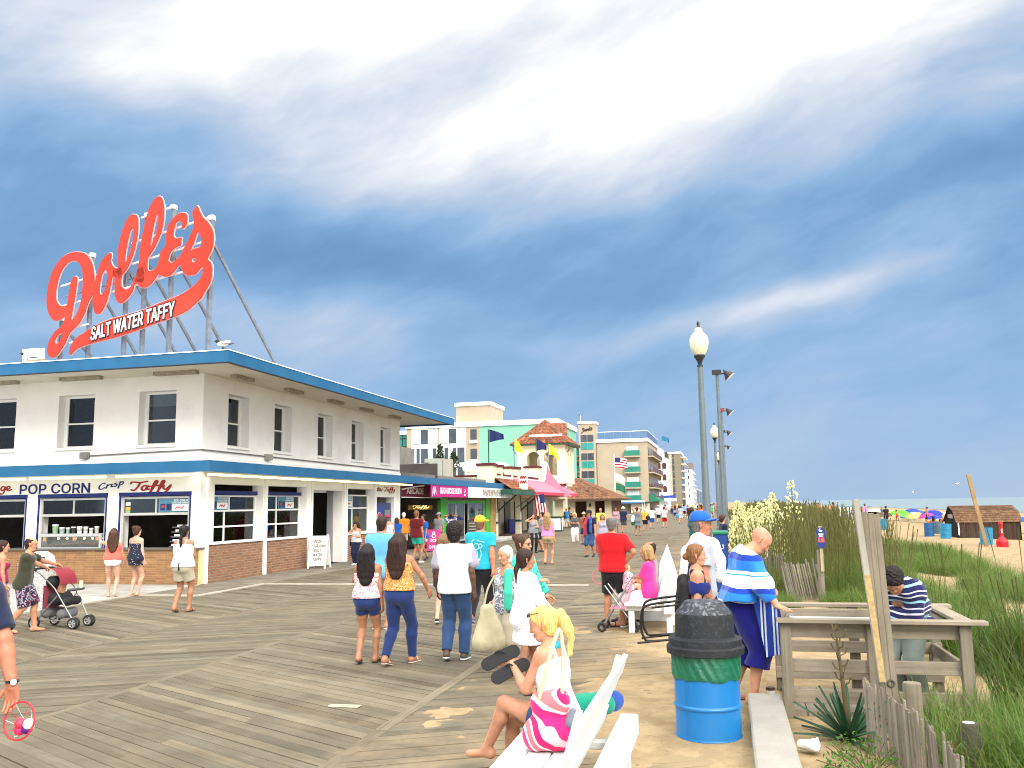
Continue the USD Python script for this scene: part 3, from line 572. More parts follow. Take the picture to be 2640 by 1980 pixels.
for i, (y0, y1, z0) in enumerate(((22.3, 23.1, 1.56), (23.25, 24.2, 1.56), (25.3, 26.1, 1.56), (26.3, 27.1, 1.56))):
 g = thing('box_display', ['stack of white sweet boxes on left shelf of first corner window', 'rows of dark packets on right shelf of first corner window', 'row of white boxes on left shelf of second corner window', 'row of white boxes on right shelf of second corner window'][i], 'boxes')
 MB().box((BX - .75, y0 - .05, z0 - .03), (BX - .35, y1 + .05, z0)).build('shelf', ALU, g)
 mb = MB()
 for r in range(3):
  for j in range(7): mb.box((BX - .62 + .03 * r, y0 + (y1 - y0) * j / 7, z0 + .11 * r + .001), (BX - .42, y0 + (y1 - y0) * (j + .85) / 7, z0 + .11 * r + .1))
 mb.build('boxes', PWHITE if i != 1 else M('dark_packets', (.08, .08, .1), .4, .6, 20), g, kind='stuff')
for i, y in enumerate((22.55, 22.8, 23.0, 23.35, 23.6, 23.85)): MB().tm(trimesh.creation.icosphere(2, .045).apply_translation((BX - .7, y, 1.38))).build('heat_bulb', BULB, shop)
vend = thing('vending_machine', 'navy drinks vending machine in the alcove under red lettering', 'vending machine', (BX - .45, 35.0, 0))
MB().tm(cbox((-.38, -.98, .05), (.36, .98, 2.2), .03)).build('body', M('vending_navy', (.012, .02, .10), .35, .1, coat=.3), vend)
MB().tm(cbox((.362, -.85, .25), (.385, .05, 2.05), .01)).build('front_panel', M('vending_blue', (.02, .045, .28), .3, .5, 2.0), vend)
for nm, poly, colr in (('badge_white', sg.Point(0, 0).buffer(.26), (.75, .75, .75)), ('badge_red', sg.Point(0, 0).buffer(.24).intersection(sg.box(-1, .04, 1, 1)), (.55, .02, .03)), ('badge_blue', sg.Point(0, 0).buffer(.24).intersection(sg.box(-1, -1, 1, -.05)), (.02, .07, .4))):
 MB().prism(affinity.translate(poly, -.42, 1.55), (.388 + (.004 if nm != 'badge_white' else 0), 0, 0), EY, EZ, .004).build(nm, M('vend_' + nm, colr, .4), vend)
MB().box((.362, .2, .9), (.38, .8, 1.9)).build('button_panel', M('vending_grey', (.2, .22, .25), .4), vend)
# ================================================================== ROOF SIGN
SIGN = {
 'D': [(-6.73,10.3),(-6.42,10.21),(-6.15,10.06),(-5.94,9.86),(-5.79,9.61),(-5.7,9.34),(-5.68,9.11),(-5.68,8.89),(-5.77,8.72),(-5.89,8.61),(-6.04,8.43),(-6.14,8.24),(-6.29,8.08),(-6.49,7.92),(-6.7,7.84),(-6.9,7.75),(-7.03,7.68),(-7.12,7.58),(-7.22,7.45),(-7.34,7.33),(-7.5,7.21),(-7.67,7.09),(-7.86,7.02),(-8.06,7.01),(-8.25,7.08),(-8.38,7.2),(-8.42,7.34),(-8.37,7.5),(-8.27,7.63),(-8.14,7.75),(-7.95,7.87),(-7.74,7.94),(-7.52,8.01),(-7.44,8.06),(-7.39,8.21),(-7.38,8.31),(-7.53,8.25),(-7.7,8.22),(-7.92,8.22),(-8.16,8.29),(-8.36,8.43),(-8.52,8.63),(-8.61,8.86),(-8.65,9.08),(-8.62,9.36),(-8.56,9.59),(-8.43,9.86),(-8.24,10.06),(-7.99,10.23),(-7.66,10.34),(-7.26,10.37),(-7,10.35)],
 'Dh': [(-7.17,10.09),(-7.41,10.06),(-7.62,9.97),(-7.8,9.82),(-7.92,9.65),(-7.99,9.45),(-8.04,9.27),(-8.04,9.08),(-8,8.91),(-7.87,8.77),(-7.66,8.67),(-7.43,8.63),(-7.28,8.66),(-7.25,8.77),(-7.21,9.02),(-7.17,9.24),(-7.1,9.42),(-7,9.51),(-6.85,9.52),(-6.75,9.45),(-6.74,9.29),(-6.77,9.06),(-6.82,8.84),(-6.86,8.64),(-6.91,8.44),(-6.96,8.26),(-6.98,8.15),(-6.9,8.11),(-6.77,8.18),(-6.62,8.31),(-6.49,8.49),(-6.4,8.73),(-6.38,9),(-6.37,9.27),(-6.39,9.46),(-6.45,9.66),(-6.58,9.84),(-6.74,9.97),(-6.96,10.06)],
 'Dh2': [(-7.47,7.75),(-7.67,7.75),(-7.82,7.69),(-7.92,7.58),(-7.93,7.49),(-7.84,7.44),(-7.68,7.46),(-7.58,7.54),(-7.51,7.67)],
 'o': [(-4.85,9.92),(-4.76,9.87),(-4.75,9.76),(-4.8,9.68),(-4.76,9.6),(-4.65,9.47),(-4.5,9.38),(-4.34,9.34),(-4.15,9.32),(-4.12,9.03),(-4.4,9.08),(-4.56,9.14),(-4.64,9.12),(-4.69,8.99),(-4.75,8.76),(-4.83,8.53),(-4.93,8.35),(-5.07,8.19),(-5.26,8.08),(-5.45,8.09),(-5.55,8.15),(-5.65,8.3),(-5.71,8.49),(-5.71,8.67),(-5.7,8.85),(-5.66,9.04),(-5.6,9.26),(-5.51,9.45),(-5.41,9.63),(-5.26,9.79),(-5.02,9.89)],
 'oh': [(-5.07,9.44),(-5.18,9.38),(-5.27,9.25),(-5.32,9.08),(-5.35,8.9),(-5.34,8.75),(-5.28,8.67),(-5.14,8.68),(-5.03,8.81),(-4.96,9),(-4.92,9.21),(-4.96,9.35)],
 'l': [(-4.37,9.34),(-4.37,9.59),(-4.38,9.92),(-4.34,10.14),(-4.26,10.39),(-4.14,10.61),(-3.98,10.8),(-3.8,10.89),(-3.65,10.9),(-3.47,10.83),(-3.37,10.71),(-3.34,10.49),(-3.35,10.21),(-3.41,9.96),(-3.52,9.67),(-3.67,9.44),(-3.82,9.27),(-4,9.15),(-4.1,9.11),(-4.14,9.06),(-4.14,8.89),(-4.09,8.74),(-3.96,8.65),(-3.81,8.6),(-3.66,8.62),(-3.52,8.72),(-3.38,8.91),(-3.21,9.14),(-2.95,9.1),(-2.92,8.67),(-3.28,8.75),(-3.37,8.73),(-3.42,8.64),(-3.5,8.48),(-3.68,8.36),(-3.93,8.25),(-4.14,8.23),(-4.3,8.31),(-4.41,8.45),(-4.46,8.62),(-4.48,8.84),(-4.52,9.09),(-4.61,9.15),(-4.57,9.36)],
 'lh': [(-3.63,10.47),(-3.76,10.4),(-3.84,10.19),(-3.92,9.94),(-3.97,9.69),(-4,9.46),(-3.92,9.48),(-3.78,9.63),(-3.65,9.89),(-3.59,10.12),(-3.57,10.36)],
 'm': [(-3.19,9.38),(-3.18,9.62),(-3.15,9.88),(-3.08,10.16),(-2.97,10.49),(-2.83,10.83),(-2.66,11.03),(-2.49,11.14),(-2.31,11.16),(-2.18,11.1),(-2.08,10.94),(-2.02,10.76),(-2.01,10.46),(-2.04,10.25),(-2.12,10.02),(-2.29,9.79),(-2.45,9.61),(-2.62,9.48),(-2.73,9.4),(-2.76,9.33),(-2.76,9.16),(-2.74,9.03),(-2.64,8.96),(-2.44,8.96),(-2.27,9.03),(-2.19,9.14),(-2.16,9.27),(-2.13,9.39),(-2.02,9.49),(-1.88,9.56),(-1.85,9.65),(-1.87,9.8),(-1.85,9.92),(-1.81,10.08),(-1.72,10.21),(-1.55,10.32),(-1.35,10.39),(-1.15,10.41),(-0.98,10.37),(-0.87,10.28),(-0.85,10.15),(-0.87,10.03),(-0.97,9.95),(-1.05,9.92),(-1.09,9.97),(-1.07,10.05),(-1.13,10.14),(-1.25,10.2),(-1.37,10.18),(-1.43,10.09),(-1.49,9.93),(-1.49,9.81),(-1.41,9.72),(-1.27,9.68),(-1.1,9.67),(-1.1,9.6),(-1.12,9.45),(-1.26,9.45),(-1.43,9.42),(-1.56,9.36),(-1.64,9.29),(-1.69,9.2),(-1.68,9.09),(-1.57,9.02),(-1.44,9.02),(-1.3,9.07),(-1.17,9.11),(-1.04,9.22),(-0.89,9.4),(-0.73,9.57),(-0.58,9.77),(-0.52,9.9),(-0.54,10.07),(-0.6,10.22),(-0.58,10.34),(-0.42,10.45),(-0.35,10.39),(-0.24,10.23),(-0.1,10.05),(0.1,9.89),(0.26,9.72),(0.38,9.53),(0.41,9.35),(0.4,9.19),(0.33,9.03),(0.21,8.89),(0.16,8.82),(0.28,8.72),(0.37,8.59),(0.39,8.43),(0.36,8.21),(0.24,8.04),(0.04,7.87),(-0.03,7.78),(-0.28,7.67),(-0.6,7.53),(-0.99,7.45),(-1.39,7.41),(-1.79,7.38),(-2.45,7.33),(-3.35,7.26),(-4.29,7.21),(-5.04,7.2),(-5.68,7.19),(-6.3,7.15),(-6.59,7.1),(-6.76,7.03),(-6.88,6.97),(-6.97,7.03),(-6.98,7.12),(-6.91,7.25),(-6.71,7.41),(-6.42,7.53),(-6.13,7.58),(-5.81,7.67),(-5.53,7.72),(-5.09,7.77),(-4.54,7.81),(-3.96,7.81),(-3.03,7.83),(-2.32,7.89),(-1.62,7.95),(-1.12,7.99),(-0.69,8.08),(-0.37,8.18),(-0.16,8.3),(-0.05,8.42),(-0.02,8.48),(-0.03,8.62),(-0.08,8.64),(-0.15,8.61),(-0.28,8.52),(-0.44,8.48),(-0.67,8.5),(-0.87,8.57),(-0.99,8.69),(-1.05,8.8),(-1.05,8.87),(-1.19,8.86),(-1.35,8.77),(-1.52,8.68),(-1.72,8.65),(-1.93,8.69),(-2.11,8.76),(-2.2,8.79),(-2.28,8.72),(-2.45,8.6),(-2.66,8.52),(-2.88,8.51),(-3.07,8.56),(-3.18,8.64),(-3.26,8.71),(-3.37,8.73),(-3.29,9.11)],
 'mh1': [(-2.36,10.65),(-2.43,10.55),(-2.5,10.35),(-2.56,10.15),(-2.61,9.94),(-2.66,9.74),(-2.6,9.73),(-2.47,9.87),(-2.36,10.06),(-2.31,10.31),(-2.28,10.52)],
 'mh2': [(-0.34,9.7),(-0.4,9.59),(-0.49,9.42),(-0.6,9.28),(-0.66,9.18),(-0.51,9.22),(-0.28,9.22),(-0.17,9.23),(-0.13,9.31),(-0.14,9.41),(-0.21,9.57)],
 'mh3': [(-0.47,8.97),(-0.55,8.96),(-0.58,8.92),(-0.54,8.86),(-0.46,8.83),(-0.39,8.84),(-0.36,8.88),(-0.39,8.93)],
}
sgn = thing('roof_sign', 'giant red script letter sign on a steel frame above the corner shop', 'sign')
SO = np.array([-13.55, 20.6, 0]); SX = np.array([.926, -.378, 0]); SX /= np.linalg.norm(SX); SN = np.array([SX[1], -SX[0], 0])    # SN points at the viewer
LR = M('sign_face_red', (.60, .050, .020), .45, .05, 1.0, dirt=((.5, .1, .06), .4)); LEDGE = M('sign_edge_pink', (.78, .42, .42), .5)
def smooth_poly(p): return sg.Polygon(spline(p, 4, True)).buffer(0)
shp = {k: smooth_poly(v) for k, v in SIGN.items()}
letters = {'letter': shp['D'].difference(shp['Dh']).difference(shp['Dh2'])}
for nm, poly in (('big_initial', shp['D'].difference(unary_union([shp['Dh'], shp['Dh2']]))), ('round_letter', shp['o'].difference(shp['oh'])), ('tall_letter', shp['l'].difference(shp['lh'])), ('joined_letters_and_swoosh', shp['m'].difference(unary_union([shp['mh1'], shp['mh2'], shp['mh3']])))):
 MB().prism(poly.buffer(.022), SO + SN * .055, SX, EZ, .025).build(nm + '_edge', LEDGE, sgn)
 MB().prism(poly, SO + SN * .081, SX, EZ, .02).build(nm, LR, sgn)
tb = fit(text_poly('SALT WATER TAFFY', .4, True), 4.4, .43)
tb = affinity.skew(affinity.affine_transform(tb, [1, 0, math.tan(math.radians(2.2)), 1, -5.68, 7.262]), xs=3, origin=(-5.68, 7.262))
MB().prism(tb.buffer(.035), SO + SN * .104, SX, EZ, .012).build('caption_outline', M('caption_black', (.02, .02, .03), .5), sgn)
MB().prism(tb, SO + SN * .118, SX, EZ, .01).build('caption', M('caption_white', (.8, .8, .8), .5), sgn)
STEEL = M('galvanised_post', (.22, .26, .32), .5, .25, 6.0, metal=.3); TUBEW = M('white_tube', (.78, .8, .82), .4)
sp = lambda u, z, d=0.0: SO + SX * u + EZ * np.array(z) + SN * d
for u, z in ((-8.04, 8.33), (-6.32, 10.18), (-4.25, 9.6), (-3.27, 10.85), (-1.9, 10.8), (-.03, 10.09)):
 MB().bar(sp(u, 6.03, -.15), sp(u, z, -.15), .11, .11, up=SX).build('post', STEEL, sgn)
 MB().box(sp(u, z, -.15) - .07, sp(u, z, -.15) + (.07, .07, .06)).build('post_cap', TUBEW, sgn)
 zb = min(z - .3, 9.38)
 MB().bar(sp(u, zb, -.21), sp(u, 6.03, -2.6), .075, .075).build('brace', STEEL, sgn)
for a, b, z in ((-8.02, -.05, 9.42), (-8.0, -.05, 8.72), (-3.9, -.1, 10.08), (-3.41, -1.8, 10.78), (-8.27, -6.2, 7.89), (-7.28, -6.3, 7.42)):
 MB().tube([sp(a, z, -.06), sp(b, z, -.06)], .032, 8).build('cross_tube', TUBEW, sgn)
MB().tube([sp(-8.0, 9.1, -.22), sp(-.05, 8.98, -.22)], .022, 6).build('cross_tube', STEEL, sgn)
MB().box((-19.6, 21.0, 6.03), (-19.0, 21.5, 6.26)).build('roof_hatch', M('roof_hatch_look', (.4, .33, .22)), shop); MB().box((-19.7, 20.9, 6.26), (-19.02, 21.0, 6.75)).build('roof_board', WHITE2, shop)
MB().box((-18.7, 20.0, 6.03), (-18.15, 20.35, 6.24)).build('roof_vent', M('roof_vent_look', (.4, .33, .22)), shop)
# ================================================================== SHOPS BEYOND (ARCADE ROW)
CREAM = M('cream_stucco', (.66, .58, .42), .8, .05, 1.5, dirt=((.45, .38, .27), .3)); MAROON = M('maroon_cap', (.10, .012, .015), .5); DKGREEN = M('dark_green_paint', (.015, .07, .045), .45)
TILER = M('red_roof_tile', (.24, .075, .032), .75, .35, 7.0, tint=True, dirt=((.20, .13, .05), .6)); PINK = M('pink_awning', (.72, .14, .20), .8, .06, 1.0); PINKD = M('rose_awning', (.60, .06, .10), .8, .08)
MAGENTA = M('magenta_banner', (.50, .015, .20), .6, .2, 1.2); DKMAG = M('dark_magenta_sign', (.16, .008, .045), .5, .1); LIME = M('lime_paint', (.07, .45, .035), .5, .08)
arc = thing('arcade_shop', 'open arcade with dark magenta ARCADE sign, right of the candy shop', 'shop')
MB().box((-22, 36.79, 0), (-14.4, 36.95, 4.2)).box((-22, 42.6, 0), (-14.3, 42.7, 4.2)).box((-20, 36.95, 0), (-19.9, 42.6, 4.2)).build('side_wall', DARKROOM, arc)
MB().box((-22, 36.8, 3.36), (-14.4, 52.4, 3.6)).build('roof', M('tar_roof', (.2, .2, .2)), arc)
MB().box((-14.16, 36.9, 2.46), (-14.08, 42.6, 3.05)).build('sign_board', DKMAG, arc); MB().box((-14.07, 36.9, 2.42), (-14.03, 42.6, 2.465)).build('sign_edge', WHITE2, arc)
MB().prism(affinity.translate(fit(text_poly('ARCADE', .3, True), 2.3, .3), 37.6, 2.6), (-14.078, 0, 0), EY, EZ, .012).build('lettering', M('sign_cream', (.7, .62, .55), .5), arc)
MB().tube(spline([(-14.05, 36.95, 2.8), (-13.9, 38.2, 2.93), (-13.7, 38.9, 2.98)], 6), .03, 6).build('bracket', WHITE2, arc)
for i, (y, x, w, col) in enumerate(((38.0, -15.6, .5, (.03, .03, .04)), (39.0, -16.2, .6, (.10, .02, .03)), (40.2, -15.8, .6, (.02, .02, .10)), (41.4, -16.4, .7, (.05, .05, .06)), (39.8, -17.5, .8, (.03, .03, .04)))):
 g = thing('arcade_machine', ['black', 'maroon', 'blue', 'charcoal', 'large black'][i] + ' arcade cabinet inside the dark arcade opening', 'arcade machine', (x, y, 0))
 MB().tm(cbox((-.4, -w / 2, 0), (.2, w / 2, 1.9), .02)).build('cabinet', M('cabinet_%d' % i, col, .4), g); MB().box((.2, -w * .35, 1.1), (.21, w * .35, 1.6)).build('screen', glow('arcade_screen_%d' % (i % 2), ((.25, .35, .8), (.8, .3, .15))[i % 2], .25), g)
MB().box((-14.5, 38.9, 1.86), (-14.42, 42.2, 2.08)).build('inner_sign', glow('amber_sign', (.9, .5, .10), .10), arc)
MB().prism(affinity.translate(fit(script(taffy, .05), 2.4, .2), 39.3, 1.88), (-14.415, 0, 0), EY, EZ, .01).build('inner_lettering', glow('amber_script', (1, .75, .3), .9), arc)
gs = thing('green_storefront', 'lime green framed glass storefront under white hanging sign', 'shop')
for a, b in ((42.75, 43.9), (51.5, 52.4)): MB().box((-14.4, a, 0), (-14.15, b, 2.6)).build('green_post', LIME, gs)
MB().box((-14.4, 43.9, 2.15), (-14.2, 51.5, 2.32)).build('green_lintel', LIME, gs); MB().box((-14.4, 42.75, 2.321), (-14.18, 52.4, 3.1)).build('upper_panel', M('storefront_panel', (.2, .12, .08), .6, .5, 3.0), gs)
for a in (44.0, 45.7, 48.0, 49.8):
 f = MB().box((-14.3, a, .1), (-14.24, a + .08, 2.15)).box((-14.3, a + 1.5, .1), (-14.24, a + 1.58, 2.15)).box((-14.3, a + .08, .1), (-14.24, a + 1.5, .2)).build('glass_panel', ALU, gs)
 MB().box((-14.28, a + .08, .2), (-14.27, a + 1.5, 2.15)).build('pane', GLASS, f)
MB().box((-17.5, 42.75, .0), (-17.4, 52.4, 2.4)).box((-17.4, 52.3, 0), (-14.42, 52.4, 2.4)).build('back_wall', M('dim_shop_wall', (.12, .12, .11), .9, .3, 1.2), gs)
MB().box((-14.35, 52.5, 0), (-14.1, 53.6, 2.5)).build('timber_post', wood_mat('yellow_timber', (.42, .28, .10), 0, 'z', tint=False), gs)
bn = thing('arcade_banner', 'bright magenta banner with white lettering under the blue awning edge', 'banner')
MB().box((-13.40, 38.95, 2.46), (-13.375, 45.02, 3.035)).build('cloth', MAGENTA, bn); BWHT = M('banner_white', (.8, .74, .78), .6)
MB().prism(affinity.translate(fit(text_poly('BEACH ARCADE NORTH', .3, True), 3.5, .3), 40.3, 2.62), (-13.374, 0, 0), EY, EZ, .006).build('lettering', BWHT, bn)
MB().prism(affinity.translate(unary_union([stroke([(0, 0), (.15, .4), (.3, .05), (.4, .42), (.55, .1)], .07), stroke([(.1, .12), (.5, .3)], .05)]), 39.15, 2.52), (-13.374, 0, 0), EY, EZ, .006).build('emblem', M('banner_pale', (.75, .5, .62), .6), bn)
MB().prism(affinity.translate(unary_union([stroke([(0, 0), (.3, .03)], .06), stroke([(.05, .15), (.25, .2), (.15, .3)], .05)]), 44.3, 2.58), (-13.374, 0, 0), EY, EZ, .006).build('emblem', BWHT, bn)
ws = thing('hanging_sign', 'long white sign with striped green and red lettering under the blue awning end', 'sign')
MB().box((-13.40, 45.06, 2.46), (-13.37, 54.9, 3.035)).build('board', M('sign_white', (.78, .8, .78), .4), ws)
zeb = [M('zebra_green', (.06, .16, .12), .5), M('zebra_red', (.30, .07, .03), .5), M('zebra_black', (.05, .05, .05), .5)]
for k in range(3):
 mb = MB()
 for j in range(k, 30, 3):
  h = .24 + .14 * math.sin(j * 1.3) ** 2; mb.prism(affinity.translate(stroke([(0, 0), (.03, h * .4), (-.02, h * .7), (.05, h)], .075, 3), 48.0 + j * .165, 2.74 - h / 2 + .03 * math.sin(j)), (-13.369, 0, 0), EY, EZ, .006)
 mb.build('striped_lettering', zeb[k], ws, kind='stuff')
# terrace building with balustrade, tiled pent roof and pink awnings
tb_ = thing('terrace_building', 'cream building with maroon-capped rooftop balustrade, tiled pent roof and pink awnings', 'building')
TX = -14.2
MB().box((-24, 53.7, 2.5), (TX - .001, 80, 3.75)).box((-24, 53.7, 0), (TX - 1.6, 53.9, 2.5)).box((TX - 1.8, 53.9, 0), (TX - 1.6, 80, 2.5)).build('wall', CREAM, tb_)
MB().box((-24, 53.4, 2.5), (-14.35, 53.69, 3.72)).box((-24, 53.3, 3.72), (-14.35, 53.7, 3.84)).build('side_parapet', CREAM, tb_); MB().box((-24, 53.25, 3.85), (-15.1, 53.75, 3.95)).build('parapet_cap', MAROON, tb_)
def column(y, w, z0, z1, name='parapet_column', x=TX):
 c = MB().box((x - w, y, z0), (x + .03, y + w, z1 - .16)).build(name, CREAM, tb_); MB().box((x - w - .07, y - .07, z1 - .16), (x + .1, y + w + .07, z1)).build('cap', MAROON, c)
column(53.2, 1.0, 3.3, 4.68); column(55.3, .5, 3.75, 4.66); column(58.2, .5, 3.75, 4.66); column(60.0, .9, 3.75, 4.7); column(67.2, 1.1, 3.75, 5.05)
for a, b in ((54.25, 55.2), (55.9, 58.1), (58.75, 59.95), (61.0, 67.1)): MB().box((TX - .25, a, 3.75), (TX, b, 3.95)).build('balustrade', WHITE2, tb_); MB().box((TX - .3, a, 3.95), (TX + .05, b, 4.05)).build('balustrade_cap', MAROON, tb_)
MB().box((-17, 57.2, 3.8), (-16.9, 63.5, 4.75)).build('terrace_screen', DKGREEN, tb_)
def tiled(name, a, b, c, d, parent, du=.34, dv=.42):
 """barrel tiles laid on the quad a-b (eave), d-c (ridge)"""
 a, b, c, d = (np.asarray(q, float) for q in (a, b, c, d)); W = max(np.linalg.norm(b - a), np.linalg.norm(c - d)); H = np.linalg.norm((c + d) / 2 - (a + b) / 2)
 nr, nc = max(2, int(H / dv)), max(2, int(W / du)); n = np.cross(b - a, (d + c) / 2 - a); n /= np.linalg.norm(n); mb = MB()
 mb.quad(a, b, c, d, (.6, .6, .6))
 for r in range(nr):
  l0, l1 = a + (d - a) * r / nr, a + (d - a) * min(1, (r + 1.12) / nr); r0, r1 = b + (c - b) * r / nr, b + (c - b) * min(1, (r + 1.12) / nr); m = max(1, int(nc * np.linalg.norm(r0 - l0) / W))
  for k in range(m):
   p0, p1 = l0 + (r0 - l0) * k / m, l0 + (r0 - l0) * (k + .86) / m; q0, q1 = l1 + (r1 - l1) * k / m, l1 + (r1 - l1) * (k + .86) / m
   t = 1 + rng.normal(0, .22); up = n * .075
   mb.add([p0, (p0 + p1) / 2 + up, p1, q0, (q0 + q1) / 2 + up * .3, q1], [(0, 1, 4), (0, 4, 3), (1, 2, 5), (1, 5, 4), (0, 2, 1)], (t, t, t))
 return mb.build(name, TILER, parent, tinted=True, kind='stuff')
tiled('pent_roof', (-12.6, 51.9, 3.0), (-12.6, 58.5, 3.0), (TX, 60.2, 3.75), (TX, 53.75, 3.75), tb_)
MB().box((-12.75, 52.0, 2.66), (-12.62, 58.5, 2.98)).box((TX, 51.95, 2.66), (-12.62, 52.05, 2.98)).build('eave_beam', DKGREEN, tb_)
for y in (53.9, 60.5, 68.7, 72.5, 79.3): MB().box((TX - .3, y, 0), (TX + .05, y + .45, 2.62)).build('front_column', M('column_cream', (.72, .66, .5), .7), tb_); MB().box((TX - .32, y - .02, .85), (TX + .07, y + .47, 1.0)).build('dado_band', DKGREEN, tb_)
for a, b in ((54.6, 56.3), (62.4, 64.0), (65.5, 68), (70, 72), (74, 76)): MB().box((TX - 1.59, a, 0), (TX - 1.5, b, 2.3)).build('door', M('door_grey', (.10, .10, .10), .4), tb_)
MB().box((TX - 1.0, 61.2, .05), (TX - .9, 65.0, 1.0)).build('blue_counter', M('blue_counter_look', (.02, .03, .25), .5), tb_)
MB().box((TX - 1.59, 56.4, .0), (TX - 1.4, 60.4, 2.3)).build('panel_wall', M('panel_tan', (.42, .36, .25), .8), tb_)
for y in (54.2, 60.7): MB().bar((TX + .02, y, 1.6), (-12.9, y, 2.65), .09, .09).bar((TX + .05, y, 1.55), (TX + .05, y, 2.65), .1, .1).build('bracket', DKGREEN, tb_)
MB().box((TX - .001, 47.5, -.05), (-12.3, 53.0, .12)).build('entrance_step', CONC, tb_)
MB().box((TX - .3, 61.0, 2.7), (TX + .02, 79.9, 4.0)).build('upper_front', WHITE, tb_); MB().box((TX - .35, 61.0, 4.0), (TX + .06, 66.9, 4.1)).box((TX - .35, 74.5, 4.0), (TX + .06, 79.9, 4.1)).build('front_cap', MAROON, tb_)
gb = sg.Polygon(spline([(67.4, 4.0), (68.4, 4.2), (69.2, 4.9), (70.3, 5.5), (71.5, 5.0), (72.4, 4.2), (74.4, 4.0)], 6)); MB().prism(gb, (TX - .25, 0, 0), EY, EZ, .3).build('curved_gable', WHITE, tb_)
def awning(y0, y1, z1, z0, x1, m, val=True):
 mb = MB().quad((TX + .03, y0, z1), (x1, y0, z0), (x1, y1, z0), (TX + .03, y1, z1)).add([(TX + .03, y0, z1), (TX + .03, y0, z0), (x1, y0, z0)], [(0, 1, 2)]).add([(TX + .03, y1, z1), (x1, y1, z0), (TX + .03, y1, z0)], [(0, 1, 2)])
 a = mb.build('awning', m, tb_); MB().box((x1 - .012, y0, z0 - .22), (x1, y1, z0)).box((TX + .05, y0, z0 - .22), (x1 - .012, y0 + .012, z0)).build('valance', PINKD, a)
awning(58.6, 69.6, 3.85, 2.9, -12.55, PINK); awning(71.6, 75.4, 3.85, 2.9, -12.5, PINK)
th = np.linspace(-1, 1, 13); ap = np.array([TX + .05, 70.2, 5.35]); mb = MB(); pr = []
for k in range(9):
 s = (k / 8) ** 1.5; pr.append([(TX + .06 + s * 2.0 * math.cos(t * PI / 2), 70.6 + s * 2.5 * math.sin(t * PI / 2), 5.3 - 2.65 * k / 8) for t in th])
pr = np.array(pr).reshape(-1, 3); mb.add(pr, [(r * 13 + c, r * 13 + c + 1, (r + 1) * 13 + c + 1, (r + 1) * 13 + c) for r in range(8) for c in range(12)]); mb.build('pointed_awning', M('rose_fin_awning', (.66, .10, .16), .8), tb_, smooth=True)
sg_ = thing('board_sign', 'white board sign with red lettering hung over the tiled pent roof', 'sign', (-12.75, 54.5, 3.0))
MB().box((-.02, -.03, 0), (.54, .03, .95)).build('board', M('board_sign_face', (.68, .62, .55), .5, .2, 4.0), sg_)
for k, t in enumerate(('SMOKED', 'MEATS')): MB().prism(affinity.translate(fit(stroke([(0, 0), (.05, .2), (.1, 0), (.15, .2), (.2, 0), (.25, .2), (.3, .05)], .05), .46, .22), .03, .66 - .3 * k), (0, -.032, 0), EX, EZ, .01).build('lettering', M('board_red', (.3, .02, .03), .5), sg_)
for x in (.1, .42): MB().tube(spline([(x, 0, .95), (x, -.03, 1.3), (x + .18, -.2, 1.45), (x + .3, -.3, 1.15)], 6), .014, 6).build('lamp_arm', M('black_iron', (.03, .03, .03), .4), sg_)
lb = thing('red_emblem_sign', 'cut-out red animal-shaped sign on the corner of the tower wall', 'sign', (TX + .1, 77.6, 3.9))
MB().prism(unary_union([sg.Point(.5, .5).buffer(.42), stroke([(.1, .3), (-.15, .9), (.05, 1.3)], .22), stroke([(.9, .3), (1.15, .9), (.95, 1.3)], .22), stroke([(.3, .1), (.1, -.2)], .12), stroke([(.7, .1), (.9, -.2)], .12), stroke([(.5, .9), (.5, 1.35)], .2)]), (0, 0, 0), EY, EZ, .12).build('cutout', M('emblem_red', (.5, .01, .03), .5), lb)
ps = thing('price_sign', 'small white sign with red boxes on the wall above pink awning', 'sign', (TX + .04, 75.6, 3.2))
MB().box((0, 0, 0), (.03, 1.6, .75)).build('board', BWHT, ps); MB().box((.031, .8, .42), (.036, 1.5, .7)).box((.031, .8, .08), (.036, 1.5, .34)).build('red_boxes', M('price_red', (.55, .05, .10), .5), ps, kind='stuff')
# tower
tw = thing('tiled_tower', 'cream belfry tower with arched openings and red hipped tile roof', 'tower')
YW = M('tower_cream', (.76, .68, .48), .75, .04, 1.0)
x0, x1, y0, y1, ze = -17.5, -13.25, 74.2, 78.6, 7.25
def arch(cx, w, zb, zt): return unary_union([sg.box(cx - w / 2, zb, cx + w / 2, zt - w / 2), sg.Point(cx, zt - w / 2).buffer(w / 2)])
fr = rect(x0, 3.8, x1, ze).difference(unary_union([arch(-16.1, 1.2, 4.5, 6.6), arch(-14.6, 1.2, 4.5, 6.6)]))
[MB().prism(fr, (0, q, 0), EX, EZ, .45).build('arched_wall', YW, tw) for q in (y0 + .45, y1)]
sd = rect(y0 + .451, 3.8, y1 - .451, ze).difference(unary_union([arch(75.7, .55, 4.9, 6.5), arch(76.9, .55, 4.9, 6.5)])); [MB().prism(sd, (q, 0, 0), EY, EZ, .4).build('side_wall', YW, tw) for q in (x1 - .4, x0)]
ov = .55; e = [(x0 - ov, y0 - ov, ze + .02), (x1 + ov, y0 - ov, ze + .02), (x1 + ov, y1 + ov, ze + .02), (x0 - ov, y1 + ov, ze + .02)]; cx = (x0 + x1) / 2; r0, r1 = (cx, y0 + 1.9, 9.55), (cx, y1 - 1.9, 9.55)
tiled('tile_roof', e[0], e[1], r0, r0, tw); tiled('tile_roof', e[1], e[2], r1, r0, tw); tiled('tile_roof', e[3], e[0], r0, r1, tw); tiled('tile_roof', e[2], e[3], r1, r1, tw)
